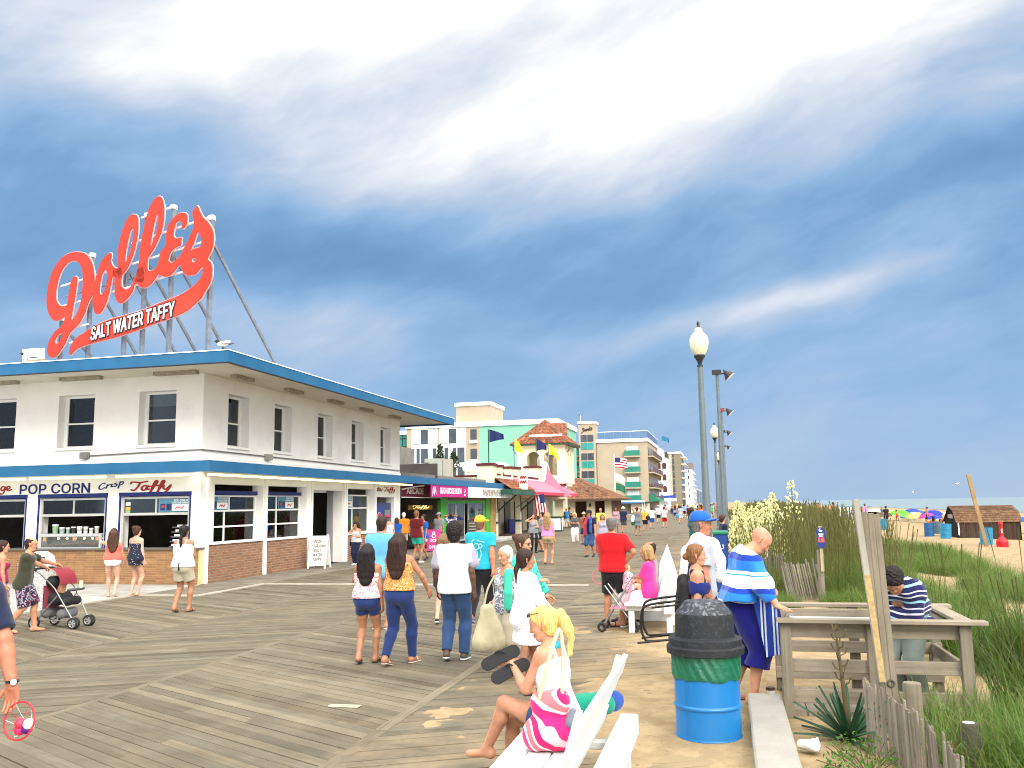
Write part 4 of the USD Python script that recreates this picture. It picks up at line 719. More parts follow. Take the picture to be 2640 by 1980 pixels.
MB().box((x0 - ov, y0 - ov, ze - .12), (x1 + ov, y1 + ov, ze)).build('eave', DKGREEN, tw)
for xk in (x0 - .35, x1 + .35): MB().tube(spline([(xk, y0 - .1, ze - .15), (xk, y0 - .02, ze - .5), (xk * .5 + (x0 if xk < -15 else x1) * .5, y0 + .1, ze - .75)], 5), .04, 6).build('scroll_bracket', M('black_iron', (.03, .03, .03), .4), tw)
MB().box((x0 + 1.2, y0 - .35, ze + .62), (x1 - .2, y0 - .2, ze + .8)).build('white_tube', TUBEW, tw)
MB().box((-17, 80, 3.7), (-14.3, 83.5, 8.4)).build('rear_block', YW, tw); tiled('tile_roof', (-17.4, 79.6, 8.4), (-13.95, 79.6, 8.4), (-14.4, 81.8, 9.75), (-17, 81.8, 9.75), tw)
# small hip-roofed pavilion
pv = thing('pavilion', 'low cream pavilion with wide brown hipped roof beside the boardwalk', 'pavilion')
px0, px1, py0, py1 = -18.5, -12.2, 96, 106; PT = M('pavilion_tan', (.60, .50, .33), .8, .05, 1.0)
for a, b in ((px0, -16.2), (-14.9, -14.0), (-12.9, px1)): MB().box((a, py0, 0), (b, py0 + .5, 2.3)).build('wall', PT, pv)
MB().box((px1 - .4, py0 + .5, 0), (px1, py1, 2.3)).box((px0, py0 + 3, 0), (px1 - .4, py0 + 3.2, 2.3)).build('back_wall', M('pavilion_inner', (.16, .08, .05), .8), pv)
MB().box((px0, py0 - .02, 2.3), (px1 + .02, py1, 2.6)).build('beam', PT, pv)
BRT = M('brown_shingle', (.19, .085, .04), .85, .3, 3.0, tint=True)
e = [(px0 - 1, py0 - 1.1, 2.55), (px1 + 1, py0 - 1.1, 2.55), (px1 + 1, py1 + 1, 2.55), (px0 - 1, py1 + 1, 2.55)]; r0, r1 = (-16.6, py0 + 3.6, 5.0), (-16.6, py1 - 3.5, 5.0)
tl_, TILER = TILER, BRT
for q in ((e[0], e[1], r0, r0), (e[1], e[2], r1, r0), (e[2], e[3], r1, r1), (e[3], e[0], r0, r1)): tiled('roof', *q, pv, du=.5, dv=.5)
TILER = tl_
MB().box((px0 - 1, py0 - 1.1, 2.4), (px1 + 1, py1 + 1, 2.54)).build('eave', M('eave_brown', (.10, .06, .04), .7), pv)
MB().box((-14.6, py0 - .12, 1.7), (-14.4, py0 - .002, 2.05)).build('wall_lamp', M('black_iron', (.03, .03, .03), .4), pv)
# ================================================================== HOTELS
HB = M('hotel_beige', (.48, .40, .29), .8, .08, .4); MINT = M('mint_wall', (.25, .58, .43), .8, .03, .4); TEALG = M('teal_glass', (.03, .30, .27), .12, .3, .8, spec=.8); HWHITE = M('hotel_white', (.78, .78, .77), .7, .04, .4)
WINR = M('far_window', (.05, .065, .08), .08, .5, .5, spec=.8); CURT = M('curtain', (.50, .60, .62), .7, .2, 2.0)
ho = thing('beige_mint_hotel', 'four-storey hotel half beige half mint green with large windows and white roof edge', 'hotel')
hy = 120.0
MB().box((-44.9, hy, 0), (-33.85, hy + 16, 13.3)).build('beige_wall', HB, ho); MB().box((-33.85, hy, 0), (-22.5, hy + 16, 13.3)).build('mint_wall', MINT, ho)
MB().box((-56, hy + 1.5, 0), (-44.9, hy + 14, 12.6)).build('glass_wing', TEALG, ho); MB().box((-56, hy + 1.3, 12.6), (-44.9, hy + 14, 13.2)).build('wing_cap', HWHITE, ho)
for x in (-46.2, -47.6, -49): MB().box((x, hy + 1.42, 4), (x + .1, hy + 1.5, 12.6)).build('mullion', DKGREEN, ho)
for z in (6, 8.3, 9.0, 10.8, 12): MB().box((-56, hy + 1.38, z), (-44.95, hy + 1.49, z + .12)).build('transom', DKGREEN, ho)
MB().box((-45.1, hy - .2, 13.3), (-22.3, hy + 16.2, 14.0)).build('roof_edge', HWHITE, ho)
MB().box((-37.8, hy + 1.5, 14), (-32.6, hy + 9, 16.5)).build('penthouse', HB, ho); MB().box((-38, hy + 1.3, 16.5), (-32.4, hy + 9.2, 17)).build('penthouse_cap', HWHITE, ho)
MB().tm(trimesh.creation.icosphere(2, .6).apply_scale((1.2, 1, .5)).apply_translation((-43, hy + 3, 14.1))).build('roof_vent', HWHITE, ho)
for a, b in ((-44.05, -40.3), (-39.75, -36.0)):
 MB().box((a - .12, hy - .05, 4.9), (b + .12, hy - .002, 13.25)).build('window_bay', HWHITE, ho)
 for z0, z1 in ((10.98, 13.1), (8.2, 10.36), (5.4, 7.55)):
  for k in range(3):
   u0, u1 = a + (b - a) * k / 3 + .08, a + (b - a) * (k + 1) / 3 - .08
   f = MB().box((u0, hy - .09, z0), (u1, hy - .052, z1)).build('window', WINR, ho)
   if (z0 > 10 and k != 1) or (z0 < 10 and k != (1 if a < -40 else 2)): MB().box((u0 + .04, hy - .1, z0 + .05), (u1 - (.04 if z0 > 10 else .5), hy - .091, z1 - .05)).build('curtain', CURT, f)
for z in (11.4, 8.6, 5.9):
 f = MB().box((-35.2, hy - .05, z), (-34.25, hy - .002, z + 1.5)).build('window', WINR, ho); MB().box((-35.3, hy - .3, z - .5), (-34.15, hy - .002, z - .05)).build('air_conditioner', HWHITE, f)
# roof clutter between the shops and the hotel
def vent(x, y, z, s, label):
 v = thing('rooftop_fan', label, 'roof vent', (x, y, z)); MB().lathe([(0, 0), (s * .62, 0), (s * .62, s * .1), (s * .5, s * .12), (s * .5, s * .5), (s * .8, s * .62), (s * .92, s * 1.2), (s * .7, s * 1.3), (s * .45, s * 1.45), (0, s * 1.5)], n=24).build('housing', M('fan_white', (.62, .62, .56), .6, .1), v, smooth=30); MB().box((-s * .7, -s * .7, -.25), (s * .7, s * .7, 0)).build('curb', HWHITE, v)
vent(-16.75, 57.5, 3.9, .8, 'white mushroom roof fan nearer the blue shop, left of cream parapet column'); vent(-15.6, 60.5, 3.9, .8, 'white mushroom roof fan directly beside the big cream parapet column')
en = thing('fan_enclosure', 'weathered grey timber enclosure on roof behind the candy shop', 'enclosure')
MB().box((-19.6, 45.5, 3.6), (-17.6, 48.2, 5.35)).build('box', M('enclosure_core', (.12, .12, .11)), en)
GW = wood_mat('grey_boards', (.20, .19, .17), 0, 'z', tint=False)
for k in range(14): MB().box((-19.6 + .143 * k, 45.46, 3.6), (-19.6 + .143 * k + .135, 45.5, 5.36 + .01 * (k % 3))).build('board', GW, en)
for k in range(19): MB().box((-17.6, 45.5 + .142 * k, 3.6), (-17.56, 45.5 + .142 * k + .134, 5.36 + .01 * (k % 3))).build('board', GW, en)
cab = thing('utility_cabinet', 'pale grey electrical cabinets on roof right of the timber enclosure', 'cabinet')
MB().box((-17.4, 49.5, 3.6), (-16.3, 50.2, 4.85)).build('cabinet', M('cabinet_grey', (.40, .43, .38), .5), cab); MB().box((-16.28, 49.6, 3.6), (-15.8, 50.1, 4.8)).build('cabinet', M('cabinet_tan', (.42, .40, .33), .5), cab); MB().lathe([(0, 0), (.12, 0), (.12, .05), (0, .05)], (-17.25, 49.4, 4.6), 12).build('meter', M('meter_look', (.3, .3, .3)), cab)
GREENLEAF = M('leaf_green', (.05, .11, .03), .6, .35, 8.0)
def leafball(mb, c, r, n, s, squash=1.0):
 p = rng.normal(size=(n, 3)); p /= np.linalg.norm(p, axis=1, keepdims=True); p *= (r * rng.uniform(.45, 1, (n, 1)) ** .5); p[:, 2] *= squash
 for q in p:
  a = rng.normal(size=3); a /= np.linalg.norm(a); b = np.cross(a, rng.normal(size=3)); b /= np.linalg.norm(b); k = s * rng.uniform(.6, 1.4); o = np.asarray(c) + q; t = rng.uniform(.55, 1.4)
  mb.add([o - a * k, o + b * k * .4, o + a * k, o - b * k * .4], [(0, 1, 2, 3)], (t, t, t))
for i, (x, y, z, h) in enumerate(((-16.9, 51, 4.5, 1.3), (-16.2, 51.5, 4.4, .9))):
 pl = thing('potted_conifer', ['small dark conifer on roof above the grey cabinets', 'smaller dark shrub right of the rooftop conifer'][i], 'plant', (x, y, z)); MB().tube([(0, 0, -1.0), (0, 0, h)], .05, 6).build('stem', M('bark', (.1, .07, .05)), pl); mb = MB()
 for k in range(5): leafball(mb, (0, 0, h * (.1 + .2 * k)), .34 * (1.1 - .16 * k), 60, .1)
 mb.build('foliage', M('conifer_green', (.03, .06, .02), .7, .3, 8, tint=True), pl, tinted=True)
# beige hotel with the stair tower
sa = thing('beige_hotel', 'tall beige hotel with green balconies, glazed stair tower and script sign', 'hotel'); sy = 185.0
MB().box((-26.2, sy, 0), (-15.45, sy + 29, 14.9)).build('wall', HB, sa); MB().box((-26.6, sy - .3, 14.9), (-15.2, sy + 29.3, 15.6)).build('roof_edge', HWHITE, sa)
MB().box((-40, sy + 2, 0), (-29.9, sy + 20, 15)).build('rear_wing', HB, sa)
RAILG = pane_mat('roof_screen', (.8, .85, .95), 1.5, (.80, .86, .92))
for k in range(6): MB().box((-26.1 + 1.8 * k, sy - .1, 15.62), (-26.1 + 1.8 * k + 1.7, sy - .05, 17.1)).build('roof_screen', RAILG, sa)
for k in range(9): MB().box((-15.35, sy + .2 + 3.2 * k, 15.62), (-15.3, sy + 3.2 + 3.2 * k, 17.1)).build('roof_screen', RAILG, sa)
MB().box((-26.2, sy - .12, 17.1), (-15.25, sy - .03, 17.2)).box((-15.36, sy - .03, 17.1), (-15.27, sy + 29, 17.2)).build('screen_rail', HWHITE, sa)
MB().box((-29.85, sy - 1.0, 0), (-26.3, sy + 3, 19)).build('stair_tower', HB, sa); MB().box((-30.0, sy - 1.2, 19), (-26.1, sy + 3.2, 19.5)).build('tower_cap', HWHITE, sa); MB().tube([(-29.5, sy, 19.5), (-29.5, sy, 21)], .07, 5).build('mast', HWHITE, sa)
for z in (16.6, 14.9, 12.7, 11.0, 8.9, 7.2, 5.0, 3.3):
 for x in (-29.4, -28.0):
  MB().box((x, sy - 1.06, z - 1.45), (x + 1.3, sy - 1.002, z)).build('window', TEALG if z in (14.9, 11.0, 7.2, 3.3) else WINR, sa)
sands = [[(.42, .38), (.3, .42), (.2, .34), (.32, .24), (.34, .1), (.16, .0), (.0, -.1)], [(.6, .22), (.48, .24), (.44, .1), (.54, .08), (.62, .22), (.6, .08), (.68, .1)], [(.72, .24), (.72, .08), (.78, .2), (.86, .24), (.88, .09), (.95, .1)], [(1.12, .24), (1.0, .25), (.97, .1), (1.08, .1), (1.2, .5), (1.14, .1), (1.2, .1)], [(1.42, .3), (1.3, .28), (1.4, .16), (1.32, .06), (1.22, .08)]]
MB().prism(affinity.rotate(affinity.translate(fit(script(sands, .09), 2.6, 1.3), -29.4, 17.1), 8), (0, sy - 1.003, 0), EX, EZ, .08).build('lettering', M('hotel_sign_black', (.02, .02, .02), .5), sa)
BALC = M('balcony_green', (.02, .22, .15), .3, .2, 1.0, spec=.6)
def balcony(x0, x1, y, z, depth, parent, face='F'):
 s = MB().box((x0, y - depth, z - .28), (x1, y - .002, z)).build('balcony', HB, parent); mb = MB()
 mb.box((x0 + .06, y - depth + .02, z), (x1 - .06, y - depth + .06, z + 1.15)).box((x0 + .06, y - depth + .06, z), (x0 + .1, y, z + 1.15)).box((x1 - .1, y - depth + .06, z), (x1 - .06, y, z + 1.15)); mb.build('railing', BALC, s)
for z in (11.9, 8.5, 5.3, 2.5):
 balcony(-20.3, -17.0, sy, z, 1.1, sa); f = MB().box((-19.9, sy - .06, z + .02), (-17.5, sy - .002, z + 2.1)).build('window', HWHITE, sa)
 for k in range(2): MB().box((-19.75 + 1.1 * k, sy - .09, z + .1), (-18.75 + 1.1 * k, sy - .061, z + 1.95)).build('curtain', CURT, f)
 for k in range(7): balc = MB().box((-15.449, sy + 1.2 + 4 * k, z), (-15.42, sy + 3.6 + 4 * k, z + 2.0)).build('window', M('brown_window', (.07, .03, .02), .2), sa)
 MB().box((-15.449, sy + .5, z - .3), (-14.3, sy + 28.5, z - .02)).build('balcony_slab', HB, sa); MB().box((-14.36, sy + .5, z - .02), (-14.32, sy + 28.5, z + 1.0)).build('railing', M('brown_railing', (.10, .05, .04), .5), sa)
for z in (12.4, 9.0, 5.7): balcony(-32, -30.1, sy + 2, z, 1.0, sa); MB().box((-32, sy + 1.9, z + .05), (-30.4, sy + 1.99, z + 2.1)).build('window', WINR, sa)
MB().box((-25.9, sy - .05, 2.6), (-24.2, sy - .002, 4.6)).build('window', WINR, sa)
mb = MB(); mb.quad((-15.4, sy - .2, 3.9), (-13.0, sy - .2, 2.3), (-13.0, sy + 14, 2.3), (-15.4, sy + 14, 3.9)).add([(-15.4, sy - .2, 3.9), (-15.4, sy - .2, 2.3), (-13.0, sy - .2, 2.3)], [(0, 1, 2)]); mb.build('green_awning', M('awning_green', (.015, .20, .12), .7), sa)
MB().box((-26, sy - 2.2, 1.9), (-15.3, sy - 2.1, 2.25)).box((-26, sy - 2.1, 2.2), (-15.4, sy - .01, 2.26)).build('scalloped_canopy', DKGREEN, sa); MB().box((-19.2, sy - 1.2, 0), (-15.4, sy - .6, 1.9)).build('cream_wall', M('cream_low_wall', (.62, .55, .4), .8), sa)
wb = thing('white_apartments', 'white apartment building with brown arched balcony openings', 'building'); wy = 250
MB().box((-19.0, wy, 0), (-15.8, wy + 16, 14.6)).box((-19.0, wy, 14.6), (-17.2, wy + 16, 17.4)).build('wall', HWHITE, wb)
for r, z in enumerate((11.5, 8.2, 4.9)):
 for x in (-18.4, -16.9): MB().prism(affinity.translate(arch(.55, 1.1, 0, 1.8), x, z), (0, wy - .02, 0), EX, EZ, .06).build('opening', M('brown_opening', (.09, .03, .025), .5), wb)
 MB().prism(affinity.translate(unary_union([stroke([(0, .9), (.25, .3), (.8, 0)], .12), stroke([(.2, 1.0), (.45, .5), (.9, .2)], .12)]), -17.6, z - 1.3), (0, wy - .02, 0), EX, EZ, .06).build('emblem', M('black_emblem', (.03, .03, .03)), wb)
MB().box((-19, wy - .4, 3.3), (-13.6, wy, 4.0)).build('blue_sign', M('blue_shop_sign', (.02, .05, .35), .5), wb); MB().box((-18.6, wy - 1.5, 2.4), (-13.3, wy - .42, 3.2)).build('shop_canopy', HWHITE, wb)
bt = thing('brown_highrise', 'tallest brown apartment block with pale stair strip and balconies', 'building'); by = 300
MB().box((-21, by, 0), (-14.0, by + 22, 18.4)).build('wall', M('highrise_brown', (.27, .23, .16), .8, .05, .3), bt); MB().box((-21.2, by - .2, 18.4), (-13.8, by + 22, 19.0)).build('roof_edge', HWHITE, bt)
MB().box((-18.0, by - .3, 3), (-17.0, by - .002, 18.2)).build('pale_strip', M('pale_strip_look', (.5, .47, .38), .7, .4, 2.5), bt)
for z in np.arange(3.2, 17.5, 2.35): MB().box((-20.8, by - .25, z), (-18.3, by - .003, z + 1.7)).build('recessed_balcony', M('far_dark', (.05, .05, .045), .5, .4, 1.0), bt); MB().box((-16.8, by - .1, z), (-16.2, by - .003, z + 1.9)).build('window', WINR, bt); MB().box((-13.999, by + .5, z - .2), (-12.4, by + 21, z)).build('balcony_slab', HWHITE, bt); MB().box((-13.99, by + 2, z), (-13.9, by + 8, z + 1.8)).build('window', WINR, bt)
fb = thing('far_white_block', 'far white apartment block with grey penthouse beyond the brown tower', 'building'); fy = 380
MB().box((-16.2, fy, 0), (-13.1, fy + 20, 15.8)).build('wall', HWHITE, fb); MB().box((-16.2, fy, 15.8), (-13.0, fy + 20, 18.6)).build('penthouse', M('penthouse_grey', (.22, .21, .2), .8), fb)
for z in np.arange(4, 15, 2.6): MB().box((-15.0, fy - .05, z), (-14.5, fy - .002, z + 1.3)).build('window', WINR, fb); MB().box((-13.099, fy, z - .3), (-12.2, fy + 20, z)).build('balcony_slab', HWHITE, fb)
rw = thing('terrace_row', 'long low glassy row of pale buildings shrinking to the vanishing point', 'buildings'); 
for k in range(9): b = MB().box((-18, 402 + 42 * k, 0), (-12.4, 442 + 42 * k, 8.2)).build('block', M('row_pale', (.5, .52, .54), .6), rw); [MB().box((-12.399, 404 + 42 * k + 6 * j, 1), (-12.3, 408 + 42 * k + 6 * j, 7.5)).build('bay_window', WINR, b) for j in range(6)]
cc = thing('canopy_stall', 'white canopied stall with blue trim in front of the beige hotel', 'stall', (-19, 172, 0))
MB().box((-4.5, 0, 2.3), (3.5, 4, 2.5)).build('canopy', HWHITE, cc); [MB().tube([(x, y, 0), (x, y, 2.3)], .06, 6).build('post', HWHITE, cc) for x in (-4.3, 3.3) for y in (.2, 3.8)]; MB().box((-4.5, -.1, 2.0), (3.5, -.02, 2.3)).build('trim', M('stall_blue', (.10, .2, .42)), cc)
# flags
def flag_mat(name, stripes):
 if name in _mats: return _mats[name]
 return None
def waving(w, h, n=16, amp=.08, droop=.15, taper=0.0):
 u, v = np.meshgrid(np.linspace(0, 1, n), np.linspace(0, 1, 9), indexing='ij'); x = u * w * (1 - .08 * u); y = amp * np.sin(u * 9 + v * 1.3) * u; z = h * (v * (1 - taper * u) + taper * u * .5) - droop * u * u * w
 q = np.stack([x, y, z], -1).reshape(-1, 3); f = [(i * 9 + j, (i + 1) * 9 + j, (i + 1) * 9 + j + 1, i * 9 + j + 1) for i in range(n - 1) for j in range(8)]
 return q, np.array(f), u.ravel(), v.ravel()
FLAGC = {'navy': M('flag_navy', (.012, .02, .11), .8, .1), 'yellow': M('flag_yellow', (.75, .58, .02), .8, .1)}
def pennant(x, y, z0, z1, w, h, col, label, droop=.15, lean=0):
 t = thing('pennant', label, 'flag', (x, y, z0)); MB().tube([(0, 0, 0), (lean, 0, z1 - z0)], .04, 6).build('pole', DKGREEN if col == 'navy' else STEEL, t); q, f, u, v = waving(w, h, droop=droop, taper=.65); q[:, 2] += z1 - z0 - h; q[:, 0] += .05; MB().add(q, f).build('cloth', FLAGC[col], t, smooth=True)
pennant(-14.55, 53.7, 4.6, 6.85, 1.05, .85, 'navy', 'large navy pennant on pole above the big cream parapet column', .08)
pennant(-14.5, 60.5, 4.6, 6.75, .62, 1.0, 'yellow', 'yellow pennant on dark pole left of the tower arches', .9)
pennant(-14.4, 67.6, 5.0, 7.2, .85, .95, 'navy', 'navy pennant in front of the tower between its arches', .35)
pennant(-14.0, 70.5, 5.3, 7.0, .9, .95, 'yellow', 'yellow pennant hanging at the right of the tower arches', .95)
FST = [M('flag_white', (.75, .74, .74), .8), M('flag_red', (.42, .02, .04), .8), M('flag_blue', (.02, .03, .16), .8), M('flag_green', (.02, .16, .08), .8)]
def us_flag(t, o, w, h, rot=0, droop=.3):
 q, f, u, v = waving(w, h, 20, .1, droop); c, s = math.cos(rot), math.sin(rot); uf, vf = u[f].mean(1), v[f].mean(1)
 kind = np.where((uf < .42) & (vf > .46), 2, np.where((np.floor(vf * 8) % 2) == 0, 1, 0))
 for k in range(3):
  mb = MB().add(q, f[kind == k]); 
  for V in mb.v: x, y, z = V[:, 0].copy(), V[:, 1].copy(), V[:, 2].copy(); V[:, 0] = c * x - s * z + o[0]; V[:, 1] = y + o[1]; V[:, 2] = s * x + c * z + o[2]
  mb.build(['white_stripes', 'red_stripes', 'blue_canton'][k], FST[k], t, smooth=True, kind='stuff')
fp = thing('tall_flagpole', 'tall white flagpole with striped flag, white flag and green flag before the beige hotel', 'flagpole', (-14.6, 120, 0)); MB().tube([(0, 0, 0), (0, 0, 8.7)], [.09, .05], 8).build('pole', HWHITE, fp); us_flag(fp, (.05, 0, 6.9), 1.9, 1.35, 0, .15)
for zz, m, dr in ((5.1, FST[0], .5), (3.8, FST[3], .4)): q, f, u, v = waving(1.5, 1.0, droop=dr); q[:, 2] += zz; MB().add(q, f).build('cloth', m, fp, smooth=True)
uf = thing('wall_flag', 'striped flag hanging on an angled pole beside the blue counter', 'flag', (-13.7, 59.8, 1.7)); MB().tube([(-.6, 0, .1), (.75, 0, 1.0)], .025, 6).build('pole', DKGREEN, uf); us_flag(uf, (.7, 0, .9), 1.5, .75, -1.35, .1)
rf = thing('blue_flag', 'small blue flag flying above the white apartment building', 'flag', (-16.6, 248, 17.4)); MB().tube([(0, 0, 0), (0, 0, 3.2)], .05, 5).build('pole', STEEL, rf); q, f, u, v = waving(2.2, 1.3, droop=.35, amp=.2); q[:, 2] += 1.9; MB().add(q, f).build('cloth', M('far_flag_blue', (.03, .2, .32), .8), rf, smooth=True)
# ================================================================== BARREL, KERB, RAMP
bar_ = thing('trash_barrel', 'large blue steel drum with green bag and black domed lid in the foreground', 'trash barrel', (-.235, 8.1, 0))
DRUM = M('drum_blue', (.008, .185, .50), .38, .06, 3.0, bump=.05, dirt=((.02, .10, .25), .4), spec=.5)
pr = [(0, .002), (.283, .002), (.288, .012), (.280, .03), (.281, .25)] + [(.281 + .012 * math.sin(t), .25 + .04 * t / PI) for t in np.linspace(0, PI, 7)] + [(.281, .30), (.281, .52)] + [(.281, .8), (0, .8)]
MB().lathe(pr, n=64).build('drum', DRUM, bar_, smooth=40)
th = np.arange(120) / 120 * 2 * PI; zz = np.linspace(.80, .50, 16); v = []
for i, z in enumerate(zz):
 hem = .03 * math.sin(3.1) ; w = .004 + .010 * meshkit.fbm(np.stack([np.cos(th) * 5, np.sin(th) * 5, np.full(120, z * 5)], -1), 3, 21) + .005 * np.sin(th * 23 + z * 40)
 zr = z + (.035 * (meshkit.noise(np.stack([np.cos(th) * 3, np.sin(th) * 3, th * 0], -1), 4) - .5) if i > 12 else 0)
 r = .284 + np.maximum(w, .003) * (1.1 if 0 < i < 15 else .5); v.append(np.stack([r * np.cos(th), r * np.sin(th), np.broadcast_to(zr, th.shape)], -1))
v = np.concatenate(v); f = [(i * 120 + q, (i + 1) * 120 + q, (i + 1) * 120 + (q + 1) % 120, i * 120 + (q + 1) % 120) for i in range(15) for q in range(120)]
MB().add(v, f).build('bag', M('green_bag', (.006, .13, .065), .28, .2, 5.0, bump=.5, bscale=22, spec=.6), bar_, smooth=True)
LID = M('black_lid', (.012, .014, .018), .55, .4, 90.0, bump=.5, bscale=160, dirt=((.10, .11, .12), .35))
MB().lathe([(.30, .70), (.335, .71), (.338, .765), (.33, .775), (.318, .78), (.318, .835), (.30, .845), (.262, .85), (.258, .86), (.252, 1.025), (.246, 1.045), (.236, 1.05)], n=72).build('lid_flange', LID, bar_, smooth=35)
MB().lathe([(.245, 1.048), (.24, 1.056), (.165, 1.148), (.15, 1.152), (0, 1.152)], n=40).build('lid_top', M('lid_top_grey', (.028, .032, .04), .55, .4, 60.0, bump=.4, bscale=120, dirt=((.30, .33, .37), .75)), bar_, smooth=25)
kb = thing('concrete_bumper', 'low pale concrete block running along the boardwalk edge beside the drum', 'concrete block')
MB().tm(cbox((.12, 4.5, -.1), (.44, 9.2, .15), .015)).build('block', M('bumper_concrete', (.36, .35, .31), .85, .10, 5.0, bump=.3, bscale=60, dirt=((.22, .20, .16), .5)), kb)
RW = wood_mat('ramp_rail', (.26, .225, .175), 0, 'x', tint=True); RWY = wood_mat('ramp_rail_across', (.26, .225, .175), 0, 'y', tint=True); RWZ = wood_mat('ramp_post', (.20, .175, .135), 0, 'z', tint=True)
rp = thing('ramp_railing', 'weathered timber railing of the beach ramp with steel handrail', 'railing')
for x in (.5, 2.08):
 for y in (8.98, 10.25): MB().tm(cbox((x - .05, y - .05, -.3), (x + .05, y + .05, .865), .006)).build('post', RWZ, rp, tinted=True)
for x in (1.28,):
 for y in (9.0, 10.27): MB().tm(cbox((x - .05, y - .05, -.3), (x + .05, y + .05, .865), .006)).build('post', RWZ, rp, tinted=True)
for y in (8.93, 10.27):
 MB().tm(cbox((.42, y - .07, .867), (2.16 + .1, y + .07, .905), .005)).build('top_board', RW, rp, tinted=True)
 yy = y + (-.0 if y < 9 else -.0)
 for z0, z1 in ((.72, .855), (.40, .52), (.12, .24)): MB().tm(cbox((.45, yy + .055 if y < 9 else yy - .11, z0), (2.13, yy + .095 if y < 9 else yy - .071, z1), .004)).build('rail_board', RW, rp, tinted=True)
MB().tm(cbox((2.02, 9.005, .868), (2.16, 10.195, .904), .005)).build('top_board', RWY, rp, tinted=True)
for z0, z1 in ((.70, .84), (.40, .52)): MB().tm(cbox((2.03, 9.1, z0), (2.07, 10.2, z1), .004)).build('rail_board', RWY, rp, tinted=True)
MB().tube([(.62, 10.1, .77), (.62, 10.05, .77), (.66, 10.02, .77), (1.95, 10.02, .77)], .02, 10).build('handrail', M('steel_pipe', (.55, .55, .54), .3, .05, metal=.8), rp, smooth=40); MB().tm(trimesh.creation.cylinder(.045, .012, sections=20).apply_transform(trimesh.transformations.rotation_matrix(PI / 2, (1, 0, 0))).apply_translation((.62, 10.14, .77))).build('handrail_flange', M('steel_pipe', (.55, .55, .54)), rp)
for k in range(9): MB().box((.5 + .175 * k, 9.07, -.02), (.5 + .175 * k + .165, 10.18, .03)).build('ramp_plank', RWY, rp, tinted=True)
ba = thing('leaning_board', 'tall pale weathered board leaning left beside the ramp rail', 'board'); MB().bar((1.27, 8.5, .42), (1.15, 8.48, 2.02), .075, .05, up=(1, 0, 0)).build('board', wood_mat('pale_board', (.30, .29, .25), 0, 'z', tint=False), ba)
MB().bar((1.268, 8.455, .43), (1.20, 8.45, 1.35), .05, .006, up=(0, 1, 0)).build('torn_yellow_face', M('torn_wood', (.50, .36, .16), .8, .3, 20), ba)
bb = thing('leaning_post', 'thick knotted grey post of laminated planks leaning beside the ramp', 'post')
for k in range(3): MB().bar((1.33 + .055 * (k - .7), 8.62, -.35), (1.265 + .052 * (k - .7), 8.62, 1.905 - .012 * k), .12 if k < 2 else .115, .05, up=(1, 0, 0)).build('plank', RWZ, bb, tinted=True)
MB().tm(trimesh.creation.torus(.028, .008, 16, 6).apply_transform(trimesh.transformations.rotation_matrix(PI / 2, (1, 0, 0))).apply_translation((1.35, 8.555, .40))).build('knot', M('knot_dark', (.12, .10, .075)), bb)
rp2 = thing('round_post', 'short round grey post standing among the snow fence pickets', 'post'); MB().lathe([(.075, -.4), (.075, .45), (.068, .465), (0, .468)], (1.47, 8.28, 0), 18).build('log', RWZ, rp2, tinted=True, smooth=40)
rp3 = thing('dark_stump_post', 'dark bird-stained round post at the lower right of the picket fence', 'post'); MB().lathe([(.07, -.6), (.07, .36), (.06, .375), (0, .376)], (1.67, 7.3, 0), 18).build('log', wood_mat('dark_log', (.075, .065, .055), 0, 'z', tint=False), rp3, smooth=40)
MB().tm(trimesh.creation.icosphere(2, .03).apply_scale((1.4, 1, .3)).apply_translation((1.66, 7.28, .38))).build('dropping', PWHITE, rp3)
def picket_fence(name, label, pts, h, n, lean=0.0, jit=.02):
 t = thing(name, label, 'fence'); P = spline(pts, 20); s = np.r_[0, np.cumsum(np.linalg.norm(np.diff(P, axis=0), axis=1))]
 PK = wood_mat('picket_wood', (.17, .15, .125), 0, 'z', tint=True)
 for k in range(n):
  q = np.array([np.interp(s[-1] * k / n, s, P[:, i]) for i in range(3)]); d = np.array([np.interp(min(s[-1] * (k + 1) / n, s[-1]), s, P[:, i]) for i in range(3)]) - q; d /= max(np.linalg.norm(d), 1e-9)
  tn = 1 + rng.normal(0, .15); hh = h + rng.normal(0, jit)
  MB().bar(q, q + np.array([lean + rng.normal(0, .012), rng.normal(0, .012), hh]), .034, .011, up=np.cross(d, (0, 0, 1)), tint=(tn, tn, tn)).build('picket', PK, t, tinted=True)
 for z in (.12, .42): MB().tube([np.interp(s[-1] * u, s, P[:, 0]) * np.array([1, 0, 0]) + np.interp(s[-1] * u, s, P[:, 1]) * np.array([0, 1, 0]) + (np.interp(s[-1] * u, s, P[:, 2]) + z) * np.array([0, 0, 1]) for u in np.linspace(0, 1, 20)], .004, 4).build('wire', M('rusty_wire', (.12, .09, .07)), t)
picket_fence('snow_fence', 'grey picket snow fence in the lower right foreground beside the round posts', [(1.05, 7.95, -.1), (1.22, 7.3, -.12), (1.30, 6.6, -.15), (1.30, 5.8, -.2)], .62, 40)
picket_fence('snow_fence', 'old leaning picket snow fence at the dune foot behind the ramp', [(1.12, 18.2, .0), (1.35, 18.7, .02), (1.62, 18.9, .03), (1.95, 19.1, .05)], .75, 22, -.12, .05)
picket_fence('snow_fence', 'half buried pickets curving into dune grass left of the signpost', [(.55, 21.5, .1), (.9, 20.6, .08), (1.25, 19.9, .05)], .75, 18, .05, .05)
st = thing('trail_sign', 'small blue plate sign on a stake fixed to a round grey post', 'sign', (1.80, 18.8, 0))
